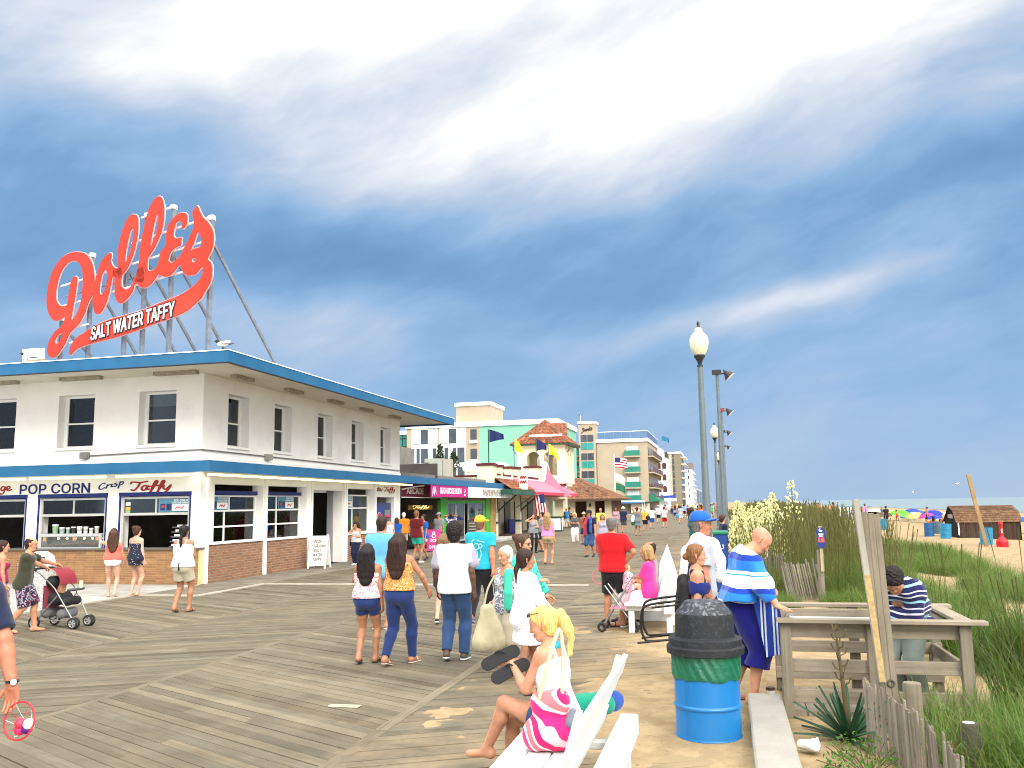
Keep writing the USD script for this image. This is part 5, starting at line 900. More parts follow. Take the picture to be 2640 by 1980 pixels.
MB().lathe([(.065, -.2), (.06, 1.02), (0, 1.03)], n=14).build('post', RWZ, st, tinted=True, smooth=40); MB().box((.0, -.09, .6), (.06, -.06, 1.5)).build('stake', wood_mat('stake_wood', (.36, .30, .20), 0, 'z', tint=False), st)
pl = unary_union([sg.box(-.085, .085, .085, .33), sg.Point(0, .085).buffer(.085), sg.Point(0, .33).buffer(.085)])
MB().prism(affinity.translate(pl, .035, 1.06), (0, -.091, 0), EX, EZ, .01).build('plate', M('plate_blue', (.02, .04, .22), .4), st)
MB().prism(affinity.translate(unary_union([sg.Point(0, .36).buffer(.035).difference(sg.Point(.015, .375).buffer(.025)), sg.box(-.05, .27, .05, .29), sg.box(-.04, .235, .04, .25)]), .035, 1.06), (0, -.102, 0), EX, EZ, .003).build('print_white', PWHITE, st)
MB().prism(affinity.translate(unary_union([sg.box(-.06, .12, .06, .2).difference(sg.box(-.02, .13, .0, .19)), sg.box(-.05, .205, .05, .215)]), .035, 1.06), (0, -.102, 0), EX, EZ, .003).build('print_red', M('print_red_look', (.55, .1, .08)), st)
# litter
lt = thing('crushed_cup', 'crumpled white paper cup lying on sand right of the concrete block', 'litter', (.56, 7.75, .05))
def crumple(r0, r1, L, seed):
 m = trimesh.creation.cylinder(1, L, sections=20); m = m.subdivide().subdivide(); v = m.vertices; t = (v[:, 2] / L + .5); r = (r0 + (r1 - r0) * t) * (1 + .5 * (meshkit.noise(v * 30, seed) - .5)); n = np.linalg.norm(v[:, :2], axis=1, keepdims=True); v[:, :2] *= r[:, None]; m.vertices = v; return m
MB().tm(crumple(.035, .045, .17, 3).apply_transform(trimesh.transformations.euler_matrix(0, 1.45, -.75))).build('cup', PWHITE, lt, smooth=True)
MB().tm(crumple(.03, .04, .08, 5).apply_transform(trimesh.transformations.euler_matrix(0, 1.3, -.2)).apply_translation((.05, .05, .0))).build('flap', PWHITE, lt, smooth=True)
lt = thing('paper_cup', 'white paper cup with dark band on its side by the ramp post', 'litter', (.35, 9.42, .04))
MB().lathe([(0, 0), (.03, 0), (.042, .1), (0, .1)], n=18).build('cup', PWHITE, lt); MB().lathe([(.043, .1), (.045, .1), (.045, .125), (0, .125)], n=18).build('lid', M('cup_lid_brown', (.08, .05, .04)), lt)
# ================================================================== LAMPS
LG = M('lamp_grey', (.13, .17, .19), .4, .15, 2.0, spec=.5); GLOBE = M('acorn_globe', (.62, .60, .42), .25, .05, coat=.3); BLK = M('black_iron', (.03, .03, .03), .4)
def lamp(x, y, h, label, globe=GLOBE, lean=0):
 t = thing('street_lamp', label, 'street lamp', (x, y, 0), group='acorn lamps along the dune')
 MB().lathe([(.16, 0), (.16, .4), (.115, .45), (.11, .5), (.075, h), (0, h)], n=24).build('post', LG, t, smooth=40)
 MB().lathe([(.06, h), (.085, h + .01), (.085, h + .04), (.05, h + .06), (.07, h + .14), (.11, h + .22), (.15, h + .27), (.155, h + .32), (0, h + .33)], n=20).build('fitter', BLK, t, smooth=40)
 MB().lathe([(.13, h + .33), (.2, h + .42), (.25, h + .56), (.262, h + .68), (.25, h + .8), (.2, h + .9), (.13, h + .97), (.1, h + 1.0), (.115, h + 1.02), (.1, h + 1.05), (.07, h + 1.1), (0, h + 1.12)], n=28).build('globe', globe, t, smooth=True)
 MB().lathe([(.05, h + 1.1), (.05, h + 1.14), (.025, h + 1.16), (.045, h + 1.21), (.03, h + 1.26), (0, h + 1.31)], n=12).build('finial', BLK, t, smooth=True)
lamp(-.5, 24.3, 5.72, 'nearest tall acorn globe street lamp, standing behind the man in blue cap'); lamp(-.46, 56.5, 5.72, 'second acorn globe street lamp, next to the floodlight poles'); lamp(-.45, 88, 5.72, 'third and smallest acorn globe lamp, half hidden behind the floodlight poles')
lamp(-15.02, 15.0, 3.35, 'white acorn globe lamp cut by the left edge of the picture', M('white_globe', (.82, .82, .80), .3, .03))
def flood(x, y, h, label, red=False):
 t = thing('floodlight_pole', label, 'floodlight', (x, y, 0), group='floodlight poles along the dune')
 MB().lathe([(.12, 0), (.11, 1), (.075, h), (0, h)], n=16).build('pole', LG, t, smooth=40)
 MB().bar((-.15, 0, h - .05), (.55, 0, h - .1), .06, .06).build('arm', BLK, t)
 m = M('red_shade', (.35, .03, .03), .5) if red else BLK
 for nm, px_, pz in (('lamp_head', .62, -.25), ('lamp_box', -.02, .0)):
  hd = trimesh.creation.cone(.30, .5, sections=18) if nm == 'lamp_head' else trimesh.creation.box((.45, .3, .22)); hd.apply_transform(trimesh.transformations.rotation_matrix(-.7 if nm == 'lamp_head' else 0, (0, 1, 0))); MB().tm(hd.apply_translation((px_, 0, h + pz))).build(nm, m if nm == 'lamp_box' else BLK, t)
 MB().tm(trimesh.creation.cylinder(.27, .03, sections=18).apply_transform(trimesh.transformations.rotation_matrix(-.7, (0, 1, 0))).apply_translation((.63, 0, h - .26))).build('lens', M('flood_lens', (.7, .7, .68), .3), t)
flood(-.1, 44, 8.4, 'tallest nearest floodlight pole beyond the main street lamp'); flood(.03, 62, 8.35, 'second floodlight pole with red fitting', True); flood(.1, 82, 8.4, 'third floodlight pole behind the red fitted one'); flood(.15, 104, 8.4, 'farthest floodlight pole, its head smallest')
rb = thing('recycling_bin', 'navy recycling bin with green lid and white recycling mark behind the lamp post', 'bin', (-.15, 20.8, 0)); MB().tm(cbox((-.16, -.2, 0), (.16, .2, 1.28), .02)).build('body', M('bin_navy', (.012, .05, .24), .4), rb); MB().tm(cbox((-.175, -.22, 1.28), (.175, .22, 1.36), .02)).build('lid', M('bin_green', (.02, .22, .13), .4), rb); MB().prism(stroke([(-.05, .05), (-.05, -.03), (.05, -.03), (.05, .05)], .02), (0, -.202, 1.0), EX, EZ, .004).build('mark', PWHITE, rb)
# ================================================================== BENCHES
BENCH = M('bench_white', (.62, .64, .64), .45, .04, 6.0, bump=.08, dirt=((.45, .42, .36), .45))
def bench(name, label, x, y0, y1, back_lean, arm=True):
 t = thing(name, label, 'bench')
 for k in range(3):
  xx = x - .50 + .16 * k; MB().tm(cbox((xx, y0, .415), (xx + .15, y1, .455), .008)).build('seat_board', BENCH, t)
 for k, (dx, z) in enumerate(((.03, .505), (.075, .655), (.145, .81))): 
  mb = MB(); a, b = np.array((x + dx, y0, z)), np.array((x + dx, y1, z)); mb.bar(a, b, .035, .14, up=(.36, 0, 1)); mb.build('back_board', BENCH, t)
 MB().tm(cbox((x + .11, y0, .30), (x + .25, y1 - .02, .445), .01)).build('rear_board', BENCH, t)
 MB().tm(cbox((x - .5, y0 + .1, .34), (x + .24, y0 + .18, .41), .006)).build('cross_bearer', BENCH, t); MB().tm(cbox((x - .5, y1 - .5, .30), (x + .24, y1 - .42, .355), .006)).build('cross_bearer', BENCH, t)
 for yy in (y0 + .1, y1 - .5):
  for xx in (x - .45, x + .14): MB().tm(cbox((xx, yy, 0), (xx + .09, yy + .08, .335), .006)).build('leg', BENCH, t)
 for yy in (y0 + .45, y1 - .06): MB().bar((x - .03, yy, .40), (x + .115, yy, .87), .10, .03, up=(1, 0, 0)).build('back_support', BENCH, t)
 return t
bench('white_bench', 'white slatted bench in the bottom foreground holding the striped bag', -.965, 4.55, 6.88, .1)
b2 = bench('white_bench', 'white bench with pointed end boards behind the man in red', -1.12, 14.0, 15.5, .1)
MB().prism(sg.Polygon([(-.6, 0), (.32, 0), (.34, .45), (.22, .9), (.10, 1.3), (-.04, .98), (-.10, .45), (-.6, .45)]), (-1.12, 15.6, 0), EX, EZ, .05).build('end_board', BENCH, b2); 
# ================================================================== VEGETATION
def leaf_look(name, base, trans=.35, var=.3):
 if name in _mats: return _mats[name]
 b = np.asarray(base)
 N = {'at': ('attribute', {'attribute': 'tint'}), 'c': ('color', {'value': tuple(b)}), 'm': ('mix', {'mix_type': 'multiply', 'fac': 1.0}), 'p': ('principled_bsdf', {'roughness': .5, 'specular_ior_level': .25}), 't': ('translucent_bsdf', {}), 'x': ('mix_closure', {'fac': trans})}
 _mats[name] = usdkit.material(stage, '/World/Looks/' + name, N, [('c.color', 'm.color1'), ('at.color', 'm.color2'), ('m.color', 'p.base_color'), ('m.color', 't.color'), ('p.BSDF', 'x.closure1'), ('t.BSDF', 'x.closure2')], surface='x.closure'); return _mats[name]
BLADE = leaf_look('grass_blade', (.085, .15, .026)); STRAW = np.array([2.3, 1.25, 2.3])
def blades(mb, n, R, h, w, bend, straw=.2, seg=4, lean=0.0, c0=(0, 0)):
 for _ in range(n):
  r, a = R * math.sqrt(rng.random()), rng.uniform(0, 2 * PI); o = np.array([c0[0] + r * math.cos(a), c0[1] + r * math.sin(a), -.05]); az = a + rng.normal(0, .9); L = h * rng.uniform(.55, 1.15); b = bend * rng.uniform(.3, 1.6) + lean
  d = np.array([math.cos(az), math.sin(az), 0]); s = np.array([-math.sin(az + rng.normal(0, .5)), math.cos(az), 0]); v = []
  for k in range(seg + 1):
   t = k / seg; p = o + d * L * (b * t * t * (.9 if t < 1 else .92)) + np.array([0, 0, L * (t - .42 * min(b, 1.3) * t ** 2.6)]); ww = w * (1 - .93 * t ** 1.3) * .5
   v += [p - s * ww, p + s * ww]
  f = [(2 * k, 2 * k + 1, 2 * k + 3, 2 * k + 2) for k in range(seg)]; t = np.array([1, 1, 1]) * rng.uniform(.6, 1.35) * np.array([rng.uniform(.85, 1.2), 1, rng.uniform(.7, 1.3)])
  if rng.random() < straw: t = STRAW * rng.uniform(.55, 1.1)
  mb.add(v, f, t)
def scatter(name, label, cat, protos, pts, yaw, sc, parent=None):
 """grass nobody could count: many turns of a few tufts"""
 pi_ = UsdGeom.PointInstancer.Define(stage, numbered('/World', name)); tag(pi_, label, cat, None, 'stuff'); base = str(pi_.GetPath()); paths = []
 for i, mb in enumerate(protos):
  m = mb.build('tuft', BLADE, pi_, tinted=True); paths.append(m.GetPrim().GetPath())
 pi_.CreatePrototypesRel().SetTargets(paths); n = len(pts)
 pi_.CreateProtoIndicesAttr(Vt.IntArray.FromNumpy(rng.integers(0, len(paths), n).astype(np.int32))); pi_.CreatePositionsAttr(Vt.Vec3fArray.FromNumpy(np.asarray(pts, np.float32)))
 pi_.CreateOrientationsAttr([Gf.Quath(math.cos(a / 2), 0, 0, math.sin(a / 2)) for a in yaw]); pi_.CreateScalesAttr(Vt.Vec3fArray.FromNumpy(np.repeat(np.asarray(sc, np.float32)[:, None], 3, 1)))
def field(n, x0, x1, y0, y1, ok, s0=.8, s1=1.2):
 P = np.stack([rng.uniform(x0, x1, n), rng.uniform(y0, y1, n)], 1); P = P[[bool(ok(*p)) for p in P]]; z = gz(P[:, 0], P[:, 1]); return np.c_[P, z], rng.uniform(0, 2 * PI, len(P)), rng.uniform(s0, s1, len(P))
tall = []; green = []; low = []
for k in range(5):
 mb = MB(); blades(mb, 40, .28, .80, .011, .5, .30); 
 for _ in range(3): a = rng.uniform(0, 6.28); mb.tube([(.1 * math.cos(a), .1 * math.sin(a), 0), (.16 * math.cos(a), .16 * math.sin(a), .9), (.26 * math.cos(a), .26 * math.sin(a), 1.25 + .2 * rng.random())], [.004, .004, .009], 4, STRAW * .7)
 tall.append(mb)
 mb = MB(); blades(mb, 46, .26, .72, .012, .65, .12); green.append(mb)
 mb = MB(); blades(mb, 40, .2, .42, .010, .6, .12); low.append(mb)
nz = lambda x, y, s=.5: float(meshkit.noise(np.array([x * s, y * s, 0.0]), 9))
scatter('dune_grass', 'tall straw and green dune grass covering the dune beside the boardwalk', 'dune grass', tall, *field(2400, .35, 3.6, 19.2, 60, lambda x, y: nz(x, y) > .22 and x > .25 + .02 * (40 - y) * (y < 40) * .6))
scatter('green_dune_grass', 'bright green dune grass in the dip between dune and sand', 'dune grass', green, *field(4400, 2.3, 8.5, 11.5, 46, lambda x, y: nz(x, y, .45) > .27 + .10 * max(0, (x - 4.0)) and x > 2.3 + (y < 19) * .4, .6, 1.0))
scatter('verge_grass', 'short green grass along the dune foot and sandy path edge', 'grass', low, *field(900, .45, 2.6, 17.5, 24, lambda x, y: nz(x, y, 1.3) > .45, .6, 1.2))
scatter('foreground_grass', 'long arching grass in front of the ramp railing at lower right', 'grass', green, *field(260, 1.45, 3.8, 6.6, 8.75, lambda x, y: x > 1.48 + (8.4 - y) * .02 and nz(x, y, 1.6) > .35, .65, 1.0))
for i, (x, y, n, h, lab, tone) in enumerate(((3.3, 11.2, 330, 1.25, 'huge dark green grass tussock at right edge behind the ramp', .62), (2.75, 12.2, 200, 1.1, 'dark tussock left of the huge one at the right edge', .7), (2.2, 13.6, 190, 1.05, 'brownish seedy tussock behind the crouching towel-wrapped person', 1.0), (2.75, 9.4, 240, .95, 'drooping dark tussock just beyond the ramp end rail', .6), (3.0, 8.0, 200, .8, 'grass tussock at the right edge in front of the ramp', .8))):
 t = thing('grass_tussock', lab, 'grass clump', (x, y, float(gz(x, y)))); mb = MB(); blades(mb, n, .36, h, .019, .55, .05 if i != 2 else .4, 5); mb.c = [c * tone for c in mb.c]; mb.build('blades', BLADE, t, tinted=True, kind='stuff')
 mb = MB(); [mb.tube([(q[0], q[1], 0), (q[0] * 1.3, q[1] * 1.3, h), (q[0] * 1.6, q[1] * 1.6, h * 1.35)], [.004, .003, .007], 4, STRAW * .45) for q in rng.normal(0, .2, (10, 2))]; mb.build('seed_stalks', BLADE, t, tinted=True, kind='stuff')
tt = MB(); 
for k in range(40): x, y = rng.uniform(1.0, 3.2), rng.uniform(19, 30); z = float(gz(x, y)); h = rng.uniform(1.2, 1.75) - .25 * (y > 25); tt.tube([(x, y, z), (x + .05, y, z + h * .7), (x + rng.normal(0, .1), y, z + h)], [.005, .005, .012], 4, STRAW * .42)
tt.build('seed_stalks', BLADE, None, tinted=True, label='thin dry seed stalks standing above the dune grass against the sky', cat='grass stalks', kind='stuff')
def rosette(mb, n, L, w, up0, up1, tone=1.0):
 for k in range(n):
  az = k * 2.399 + rng.normal(0, .1); u = up0 + (up1 - up0) * k / n; d = np.array([math.cos(az) * math.cos(u), math.sin(az) * math.cos(u), math.sin(u)]); s = np.array([-math.sin(az), math.cos(az), 0]); nn = np.cross(s, d); l = L * rng.uniform(.8, 1.15); v = []
  for t, ww in ((0, .7), (.35, 1.0), (.7, .75), (.92, .3), (1, .02)): p = d * l * t - np.array([0, 0, .12 * l * t * t]); v += [p - s * w * ww * .5 + nn * .006, p + nn * -.010, p + s * w * ww * .5 + nn * .006]
  q = rng.uniform(.6, 1.3) * tone; mb.add(v, [(3 * i + j, 3 * i + j + 1, 3 * i + j + 4, 3 * i + j + 3) for i in range(4) for j in range(2)], (q, q, q))
YUC = leaf_look('yucca_leaf', (.022, .062, .028), .1); STALK = M('stalk_brown', (.10, .075, .03), .7, .3)
yc = thing('yucca', 'spiky dark yucca with a brown budding stalk in front of the ramp rail', 'yucca', (.93, 8.25, -.02))
for k in range(34): mb = MB(); st_ = rng.bit_generator.state; rosette(mb, 1, .48 * rng.uniform(.8, 1.1), .048, 0, 0); 
mb = MB(); rosette(mb, 36, .50, .05, .12, 1.35); mb.build('leaves', YUC, yc, tinted=True, kind='stuff')
MB().tube([(0, 0, .1), (-.02, .0, .5), (-.05, 0, .95)], [.022, .018, .008], 8).build('stalk', STALK, yc, smooth=True); mb = MB()
for k in range(16): a = k * 2.4; z = .45 + .031 * k; o = np.array([-.02 - .03 * (z - .45), 0, z]); mb.tube([o, o + (.05 * math.cos(a), .05 * math.sin(a), .02), o + (.07 * math.cos(a), .07 * math.sin(a), .07)], [.006, .006, .009], 5)
mb.build('buds', STALK, yc, kind='stuff')
FLW = leaf_look('yucca_flower', (.72, .70, .42), .3)
def yflower(x, y, zt, h, label, dense=1.0):
 z0 = float(gz(x, y)); t = thing('flowering_yucca', label, 'yucca', (x, y, z0), group='flowering yuccas beside the lamp'); mb = MB(); rosette(mb, 26, .6, .05, .2, 1.35, 1.5); mb.build('leaves', YUC, t, tinted=True, kind='stuff')
 H = zt - z0; MB().tube([(0, 0, .1), (.02, 0, H * .6), (0, 0, H)], [.025, .018, .006], 6).build('stalk', M('stalk_green', (.09, .13, .04), .7), t); mb = MB()
 for k in range(int(170 * dense)):
  u = rng.random(); z = H - h * (1 - u); r = .04 + .24 * (1 - u) ** .7 * rng.uniform(.4, 1); a = rng.uniform(0, 6.28); c = np.array([r * math.cos(a), r * math.sin(a), z]); s = .030 * rng.uniform(.7, 1.3); q = rng.uniform(.75, 1.2)
  for m in range(3): b = a + m * 2.1; mb.add([c + (0, 0, s), c + (s * .8 * math.cos(b), s * .8 * math.sin(b), 0), c + (s * .3 * math.cos(b + 1), s * .3 * math.sin(b + 1), -s), c + (s * .8 * math.cos(b + 2), s * .8 * math.sin(b + 2), 0)], [(0, 1, 2, 3)], (q, q, q * .9))
 mb.build('flowers', FLW, t, tinted=True, kind='stuff')
places = ((.30, 23.5, 2.02), (.42, 24.5, 1.95), (.62, 23.2, 1.90), (.55, 22.4, 1.75), (.85, 23.6, 1.98), (1.0, 22.8, 2.05), (.80, 22.0, 1.62), (1.18, 23.4, 2.22), (1.1, 22.2, 1.66), (.2, 22.6, 1.66), (1.3, 22.8, 1.72))
od = sorted(range(11), key=lambda i: places[i][0]); nth = 'leftmost,second,third,fourth,fifth,sixth,seventh,eighth,ninth,tenth,last'.split(',')
for k, i in enumerate(od): yflower(*places[i], 1.0, 'cream flowering yucca, %s from left in the dense bank right of the lamp posts' % nth[k], 1.2)
yflower(1.62, 23.0, 2.52, 1.0, 'single tall cream flowering yucca standing right of the dense bank', .55)
wd = thing('weed_patch', 'low bright green weed with small leaves at the fence foot', 'weeds', (.95, 7.3, -.05)); mb = MB()
for _ in range(55): a, r = rng.uniform(0, 6.28), .30 * math.sqrt(rng.random()); leafball(mb, (r * math.cos(a), r * 1.6 * math.sin(a), rng.uniform(.03, .26) * (1.2 - r * 2)), .07, 12, .02)
mb.build('leaves', leaf_look('weed_leaf', (.07, .17, .025)), wd, tinted=True, kind='stuff'); mb = MB(); [mb.tube([(0, 0, 0), (q[0], q[1], .2)], .004, 4) for q in rng.normal(0, .2, (14, 2))]; mb.build('stems', STALK, wd, kind='stuff')
wd = thing('weed_patch', 'leafy weeds with yellow tips among grass right of the round post', 'weeds', (2.15, 7.5, -.1)); mb = MB()
for _ in range(70): a, r = rng.uniform(0, 6.28), .55 * math.sqrt(rng.random()); leafball(mb, (r * math.cos(a), r * math.sin(a), rng.uniform(.05, .35)), .08, 11, .02)
mb.build('leaves', leaf_look('weed_leaf', (.07, .17, .025)), wd, tinted=True, kind='stuff'); mb = MB(); [mb.tube([(0, 0, 0), (q[0], q[1], .3)], .004, 4) for q in rng.normal(0, .3, (14, 2))]; mb.build('stems', STALK, wd, kind='stuff')
# ================================================================== BEACH
BB = M('beach_drum', (.02, .24, .42), .45, .15, 2.0, dirt=((.05, .15, .22), .5)); BB2 = M('beach_drum_dark', (.02, .11, .28), .45, .15, 2.0); BB3 = M('beach_drum_grey', (.08, .14, .18), .5, .15, 2.0)
for i, (x, y, m, lean, lab) in enumerate(((12.4, 56, BB, .07, 'turquoise drum leaning in front of the dark shed door'), (12.35, 60, BB2, .03, 'deep blue drum left of the dark shed'), (12.72, 49, BB, .05, 'turquoise drum behind the leaning timber pole'), (11.98, 74, BB, .1, 'turquoise drum beside the man in black'), (12.4, 80, BB, -.1, 'turquoise drum half hidden by the leaning post'), (14.15, 66, BB3, 0, 'grey drum between the two blue drums'))):
 t = thing('beach_drum', lab, 'drum', (x, y, float(gz(x, y)) - .05), group='drums on the sand'); M_ = trimesh.transformations.rotation_matrix(lean, (0, 1, 0)); mb = MB().lathe([(0, 0), (.29, 0), (.29, .28), (.305, .30), (.29, .32), (.29, .58), (.305, .6), (.29, .62), (.29, .9), (.275, .9), (.27, .75), (0, .75)], n=22); mb.v = [v @ M_[:3, :3].T for v in mb.v]; mb.build('shell', m, t, smooth=40)
sh = thing('dark_beach_shed', 'dark brown timber beach shed with shingled gambrel roof', 'shed'); sy0, sy1, sx0, sx1 = 59.0, 62.2, 13.78, 17.3; zb = -.75
SHW = wood_mat('shed_boards', (.045, .028, .020), 0, 'z', grain=14, tint=True)
n = 26
for k in range(n): MB().box((sx0 + (sx1 - sx0) * k / n + .006, sy0, zb), (sx0 + (sx1 - sx0) * (k + 1) / n - .006, sy0 + .04, .52), (1 + rng.normal(0, .15),) * 3).build('board', SHW, sh, tinted=True)
gab = sg.Polygon([(sy0, zb), (sy1, zb), (sy1, .55), (sy1 - .5, 1.15), ((sy0 + sy1) / 2, 1.5), (sy0 + .5, 1.15), (sy0, .55)])
[MB().prism(gab, (q, 0, 0), EY, EZ, .05).build('gable_end', SHW, sh) for q in (sx0, sx1 - .05)]
mb = MB(); SHR = M('shed_shingle', (.16, .085, .042), .9, .3, 5.0, tint=True)
for (a, b, c, d) in ((sy0 - .1, .50, sy0 + .5, 1.17), (sy0 + .5, 1.17, (sy0 + sy1) / 2, 1.52)):
 for r in range(5):
  for k in range(22): u0, u1 = r / 5, (r + 1.15) / 5; x0_, x1_ = sx0 - .1 + (sx1 - sx0 + .2) * k / 22, sx0 - .1 + (sx1 - sx0 + .2) * (k + .96) / 22; t = 1 + rng.normal(0, .16); mb.quad((x0_, a + (c - a) * u0, b + (d - b) * u0 + .03), (x1_, a + (c - a) * u0, b + (d - b) * u0 + .03), (x1_, a + (c - a) * u1, b + (d - b) * u1), (x0_, a + (c - a) * u1, b + (d - b) * u1), (t, t, t))
mb.quad((sx0 - .1, (sy0 + sy1) / 2, 1.52), (sx1 + .1, (sy0 + sy1) / 2, 1.52), (sx1 + .1, sy1 + .1, .5), (sx0 - .1, sy1 + .1, .5)); mb.build('shingles', SHR, sh, tinted=True, kind='stuff')
MB().box((sx0 - .03, sy0 + .9, .75), (sx0 - .001, sy0 + 2.1, 1.0)).build('vent', M('vent_grey', (.3, .28, .25)), sh); MB().box((sx0 + .02, sy0 - .03, -.25), (sx0 + .09, sy0 - .002, .5)).build('corner_board', PWHITE, sh)
rd = thing('red_float', 'red bell-shaped float with tall neck standing on sand before the shed', 'float', (12.9, 47, -.42)); MB().lathe([(0, 0), (.26, 0), (.27, .28), (.25, .36), (.10, .52), (.075, .6), (.07, 1.1), (.10, 1.12), (.10, 1.2), (.05, 1.28), (0, 1.29)], n=22).build('shell', M('float_red', (.55, .012, .018), .4, .1), rd, smooth=35); MB().box((-.03, -.08, .72), (.03, -.07, .8)).box((-.03, -.08, .84), (.03, -.07, .92)).build('marks', PWHITE, rd, kind='stuff')
tp = thing('timber_pole', 'bare timber pole leaning left on the sand in front of the shed', 'pole'); MB().bar((12.32, 47.4, -.5), (11.75, 47.4, 3.15), .16, .16, up=(1, 0, 0)).build('pole', wood_mat('pole_timber', (.30, .20, .10), 0, 'z', tint=False), tp)
cbn = thing('beach_cabin', 'white beach cabin with blue window beyond the tall leaning board', 'cabin', (14.6, 120, -1.2)); MB().box((-.2, 0, 0), (3.2, 3, 2.2)).build('wall', HWHITE, cbn); MB().box((-.5, -.3, 2.2), (3.5, 3.3, 2.36)).build('roof', M('cabin_roof', (.1, .3, .4)), cbn); MB().box((1.3, -.05, 1.1), (2.9, -.002, 1.95)).build('window', NAVY, cbn)
cbs = thing('windbreak_wall', 'tan and white slatted beach windbreak seen above the dune', 'windbreak', (5.6, 110, -.7)); 
for k in range(20): MB().box((.21 * k, 0, 0), (.21 * k + .19, .05, 1.85 + .02 * k)).build('slat', (M('slat_tan', (.5, .38, .22)), M('slat_pale', (.62, .55, .42)))[k % 2], cbs)
cbs = thing('windbreak_wall', 'black and white slatted windbreak left of the tall leaning board', 'windbreak', (13.1, 110, -.7))
for k in range(8): MB().box((.2 * k, 0, 0), (.2 * k + .19, .05, 1.85)).build('slat', (PWHITE, M('slat_dark', (.06, .06, .07)))[k % 2], cbs)
def umbrella(x, y, z, r, cols, label):
 t = thing('beach_umbrella', label, 'beach umbrella', (x, y, 0), group='umbrellas on the beach'); n = 16; th = np.arange(n + 1) / n * 2 * PI; tilt = trimesh.transformations.euler_matrix(rng.normal(0, .15), rng.normal(0, .15), 0)[:3, :3]
 prof = ((0, .42), (.5, .34), (.8, .18), (1.0, 0)); per = {}
 for q in range(n):
  mb = per.setdefault(q * len(cols) * 2 // n % len(cols) if len(cols) > 1 else 0, MB())
  for (r0, z0), (r1, z1) in zip(prof, prof[1:]): mb.quad(*[tilt @ np.array((rr * r * math.cos(a), rr * r * math.sin(a), zz * r)) + (0, 0, z - .42 * r) for rr, zz, a in ((r0, z0, th[q]), (r1, z1, th[q]), (r1, z1, th[q + 1]), (r0, z0, th[q + 1]))])
 for i, mb in per.items(): mb.build('canopy' if i == 0 else 'canopy_stripe', M('umbrella_%d_%d_%d' % tuple(int(c * 99) for c in cols[i]), cols[i], .8), t)
 g0 = float(gz(x, y)); MB().tube([(0, 0, g0), (0, 0, z)], .03, 5).build('pole', TUBEW, t)
for x, y, z, r, cols, lab in ((17.3, 110, .88, 1.5, ((.75, .75, .72), (.04, .04, .05)), 'black and white striped beach umbrella beside the white cabin'), (20.4, 115, .70, 1.2, ((.10, .42, .03),), 'green beach umbrella nearest the striped one'), (20.2, 108, .42, 1.0, ((.13, .5, .05),), 'smaller lime beach umbrella in front of the green one'), (22.6, 120, .63, 1.25, ((.02, .06, .35),), 'blue beach umbrella right of the green pair'), (21.6, 112, .45, 1.1, ((.75, .75, .75), (.6, .35, .1)), 'white and tan beach umbrella below the blue one'), (25.7, 130, .44, 1.3, ((.05, .12, .18),), 'dark teal beach umbrella farthest back'), (22.0, 105, .73, 1.2, ((.015, .03, .40),), 'royal blue beach umbrella left of the shed'), (20.4, 100, .45, .8, ((.65, .03, .20),), 'bright pink beach umbrella beside royal blue ones'), (20.6, 97, .33, .9, ((.015, .05, .50),), 'low royal blue umbrella in front of the pink one'), (20.0, 104, .34, .9, ((.70, .38, .10),), 'orange beach umbrella under the white one'), (24.1, 110, .40, 1.1, ((.02, .05, .3), (.7, .7, .7)), 'blue and white beach umbrella touching the shed roof'), (20.0, 118, .66, 1.1, ((.75, .55, .12),), 'yellow beach umbrella behind the man in black'), (20.9, 70, .62, .9, ((.03, .10, .5), (.7, .72, .75)), 'blue and white umbrella at right edge beside the shed'), (4.4, 105, 1.0, 1.5, ((.02, .10, .45),), 'blue umbrella seen past the lone tall yucca'), (11.0, 118, .95, 1.5, ((.08, .09, .4),), 'violet blue umbrella above the dune crest')): umbrella(x, y, z, r, cols, lab)
def gull(x, y, z, label, fly=True, s=1.0, rz=0.0):
 t = thing('gull', label, 'gull', (x, y, z), rz); b = trimesh.creation.icosphere(2, 1).apply_scale((.17 * s, .06 * s, .06 * s)); b.vertices[:, 2] += .25 * b.vertices[:, 0] * (b.vertices[:, 0] > 0); hd = trimesh.creation.icosphere(2, .042 * s).apply_translation((-.17 * s if not fly else .18 * s, 0, .07 * s))
 MB().tm(b).build('body', PWHITE, t, smooth=True); MB().tm(hd).build('head', PWHITE if fly else M('gull_black', (.03, .03, .03)), t, smooth=True); GREY = M('gull_grey', (.10, .11, .13))
 if fly:
  for sgn in (-1, 1): MB().add([(.05 * s, sgn * .03 * s, .02), (-.06 * s, sgn * .03 * s, .02), (-.02 * s, sgn * .3 * s, .14 * s), (.07 * s, sgn * .28 * s, .15 * s), (-.06 * s, sgn * .6 * s, .08 * s)], [(0, 1, 2), (0, 2, 3), (3, 2, 4)]).build('wing', GREY, t)
 else:
  MB().add([(-.08 * s, -.062 * s, .03 * s), (.28 * s, -.02 * s, .0), (.05 * s, -.07 * s, -.03 * s), (-.08 * s, .062 * s, .03 * s), (.28 * s, .02 * s, .0), (.05 * s, .07 * s, -.03 * s)], [(0, 1, 2), (3, 4, 5)]).build('wing', GREY, t); MB().tube([(-.02, -.02, -.05 * s), (-.02, -.02, -.17 * s)], .007, 4).build('leg', BLK, t); MB().tube([(-.02, .02, -.05 * s), (-.02, .02, -.17 * s)], .007, 4).build('leg', BLK, t); MB().tube([(-.205 * s, 0, .07 * s), (-.26 * s, 0, .06 * s)], [.012, .003], 5).build('beak', BLK, t)
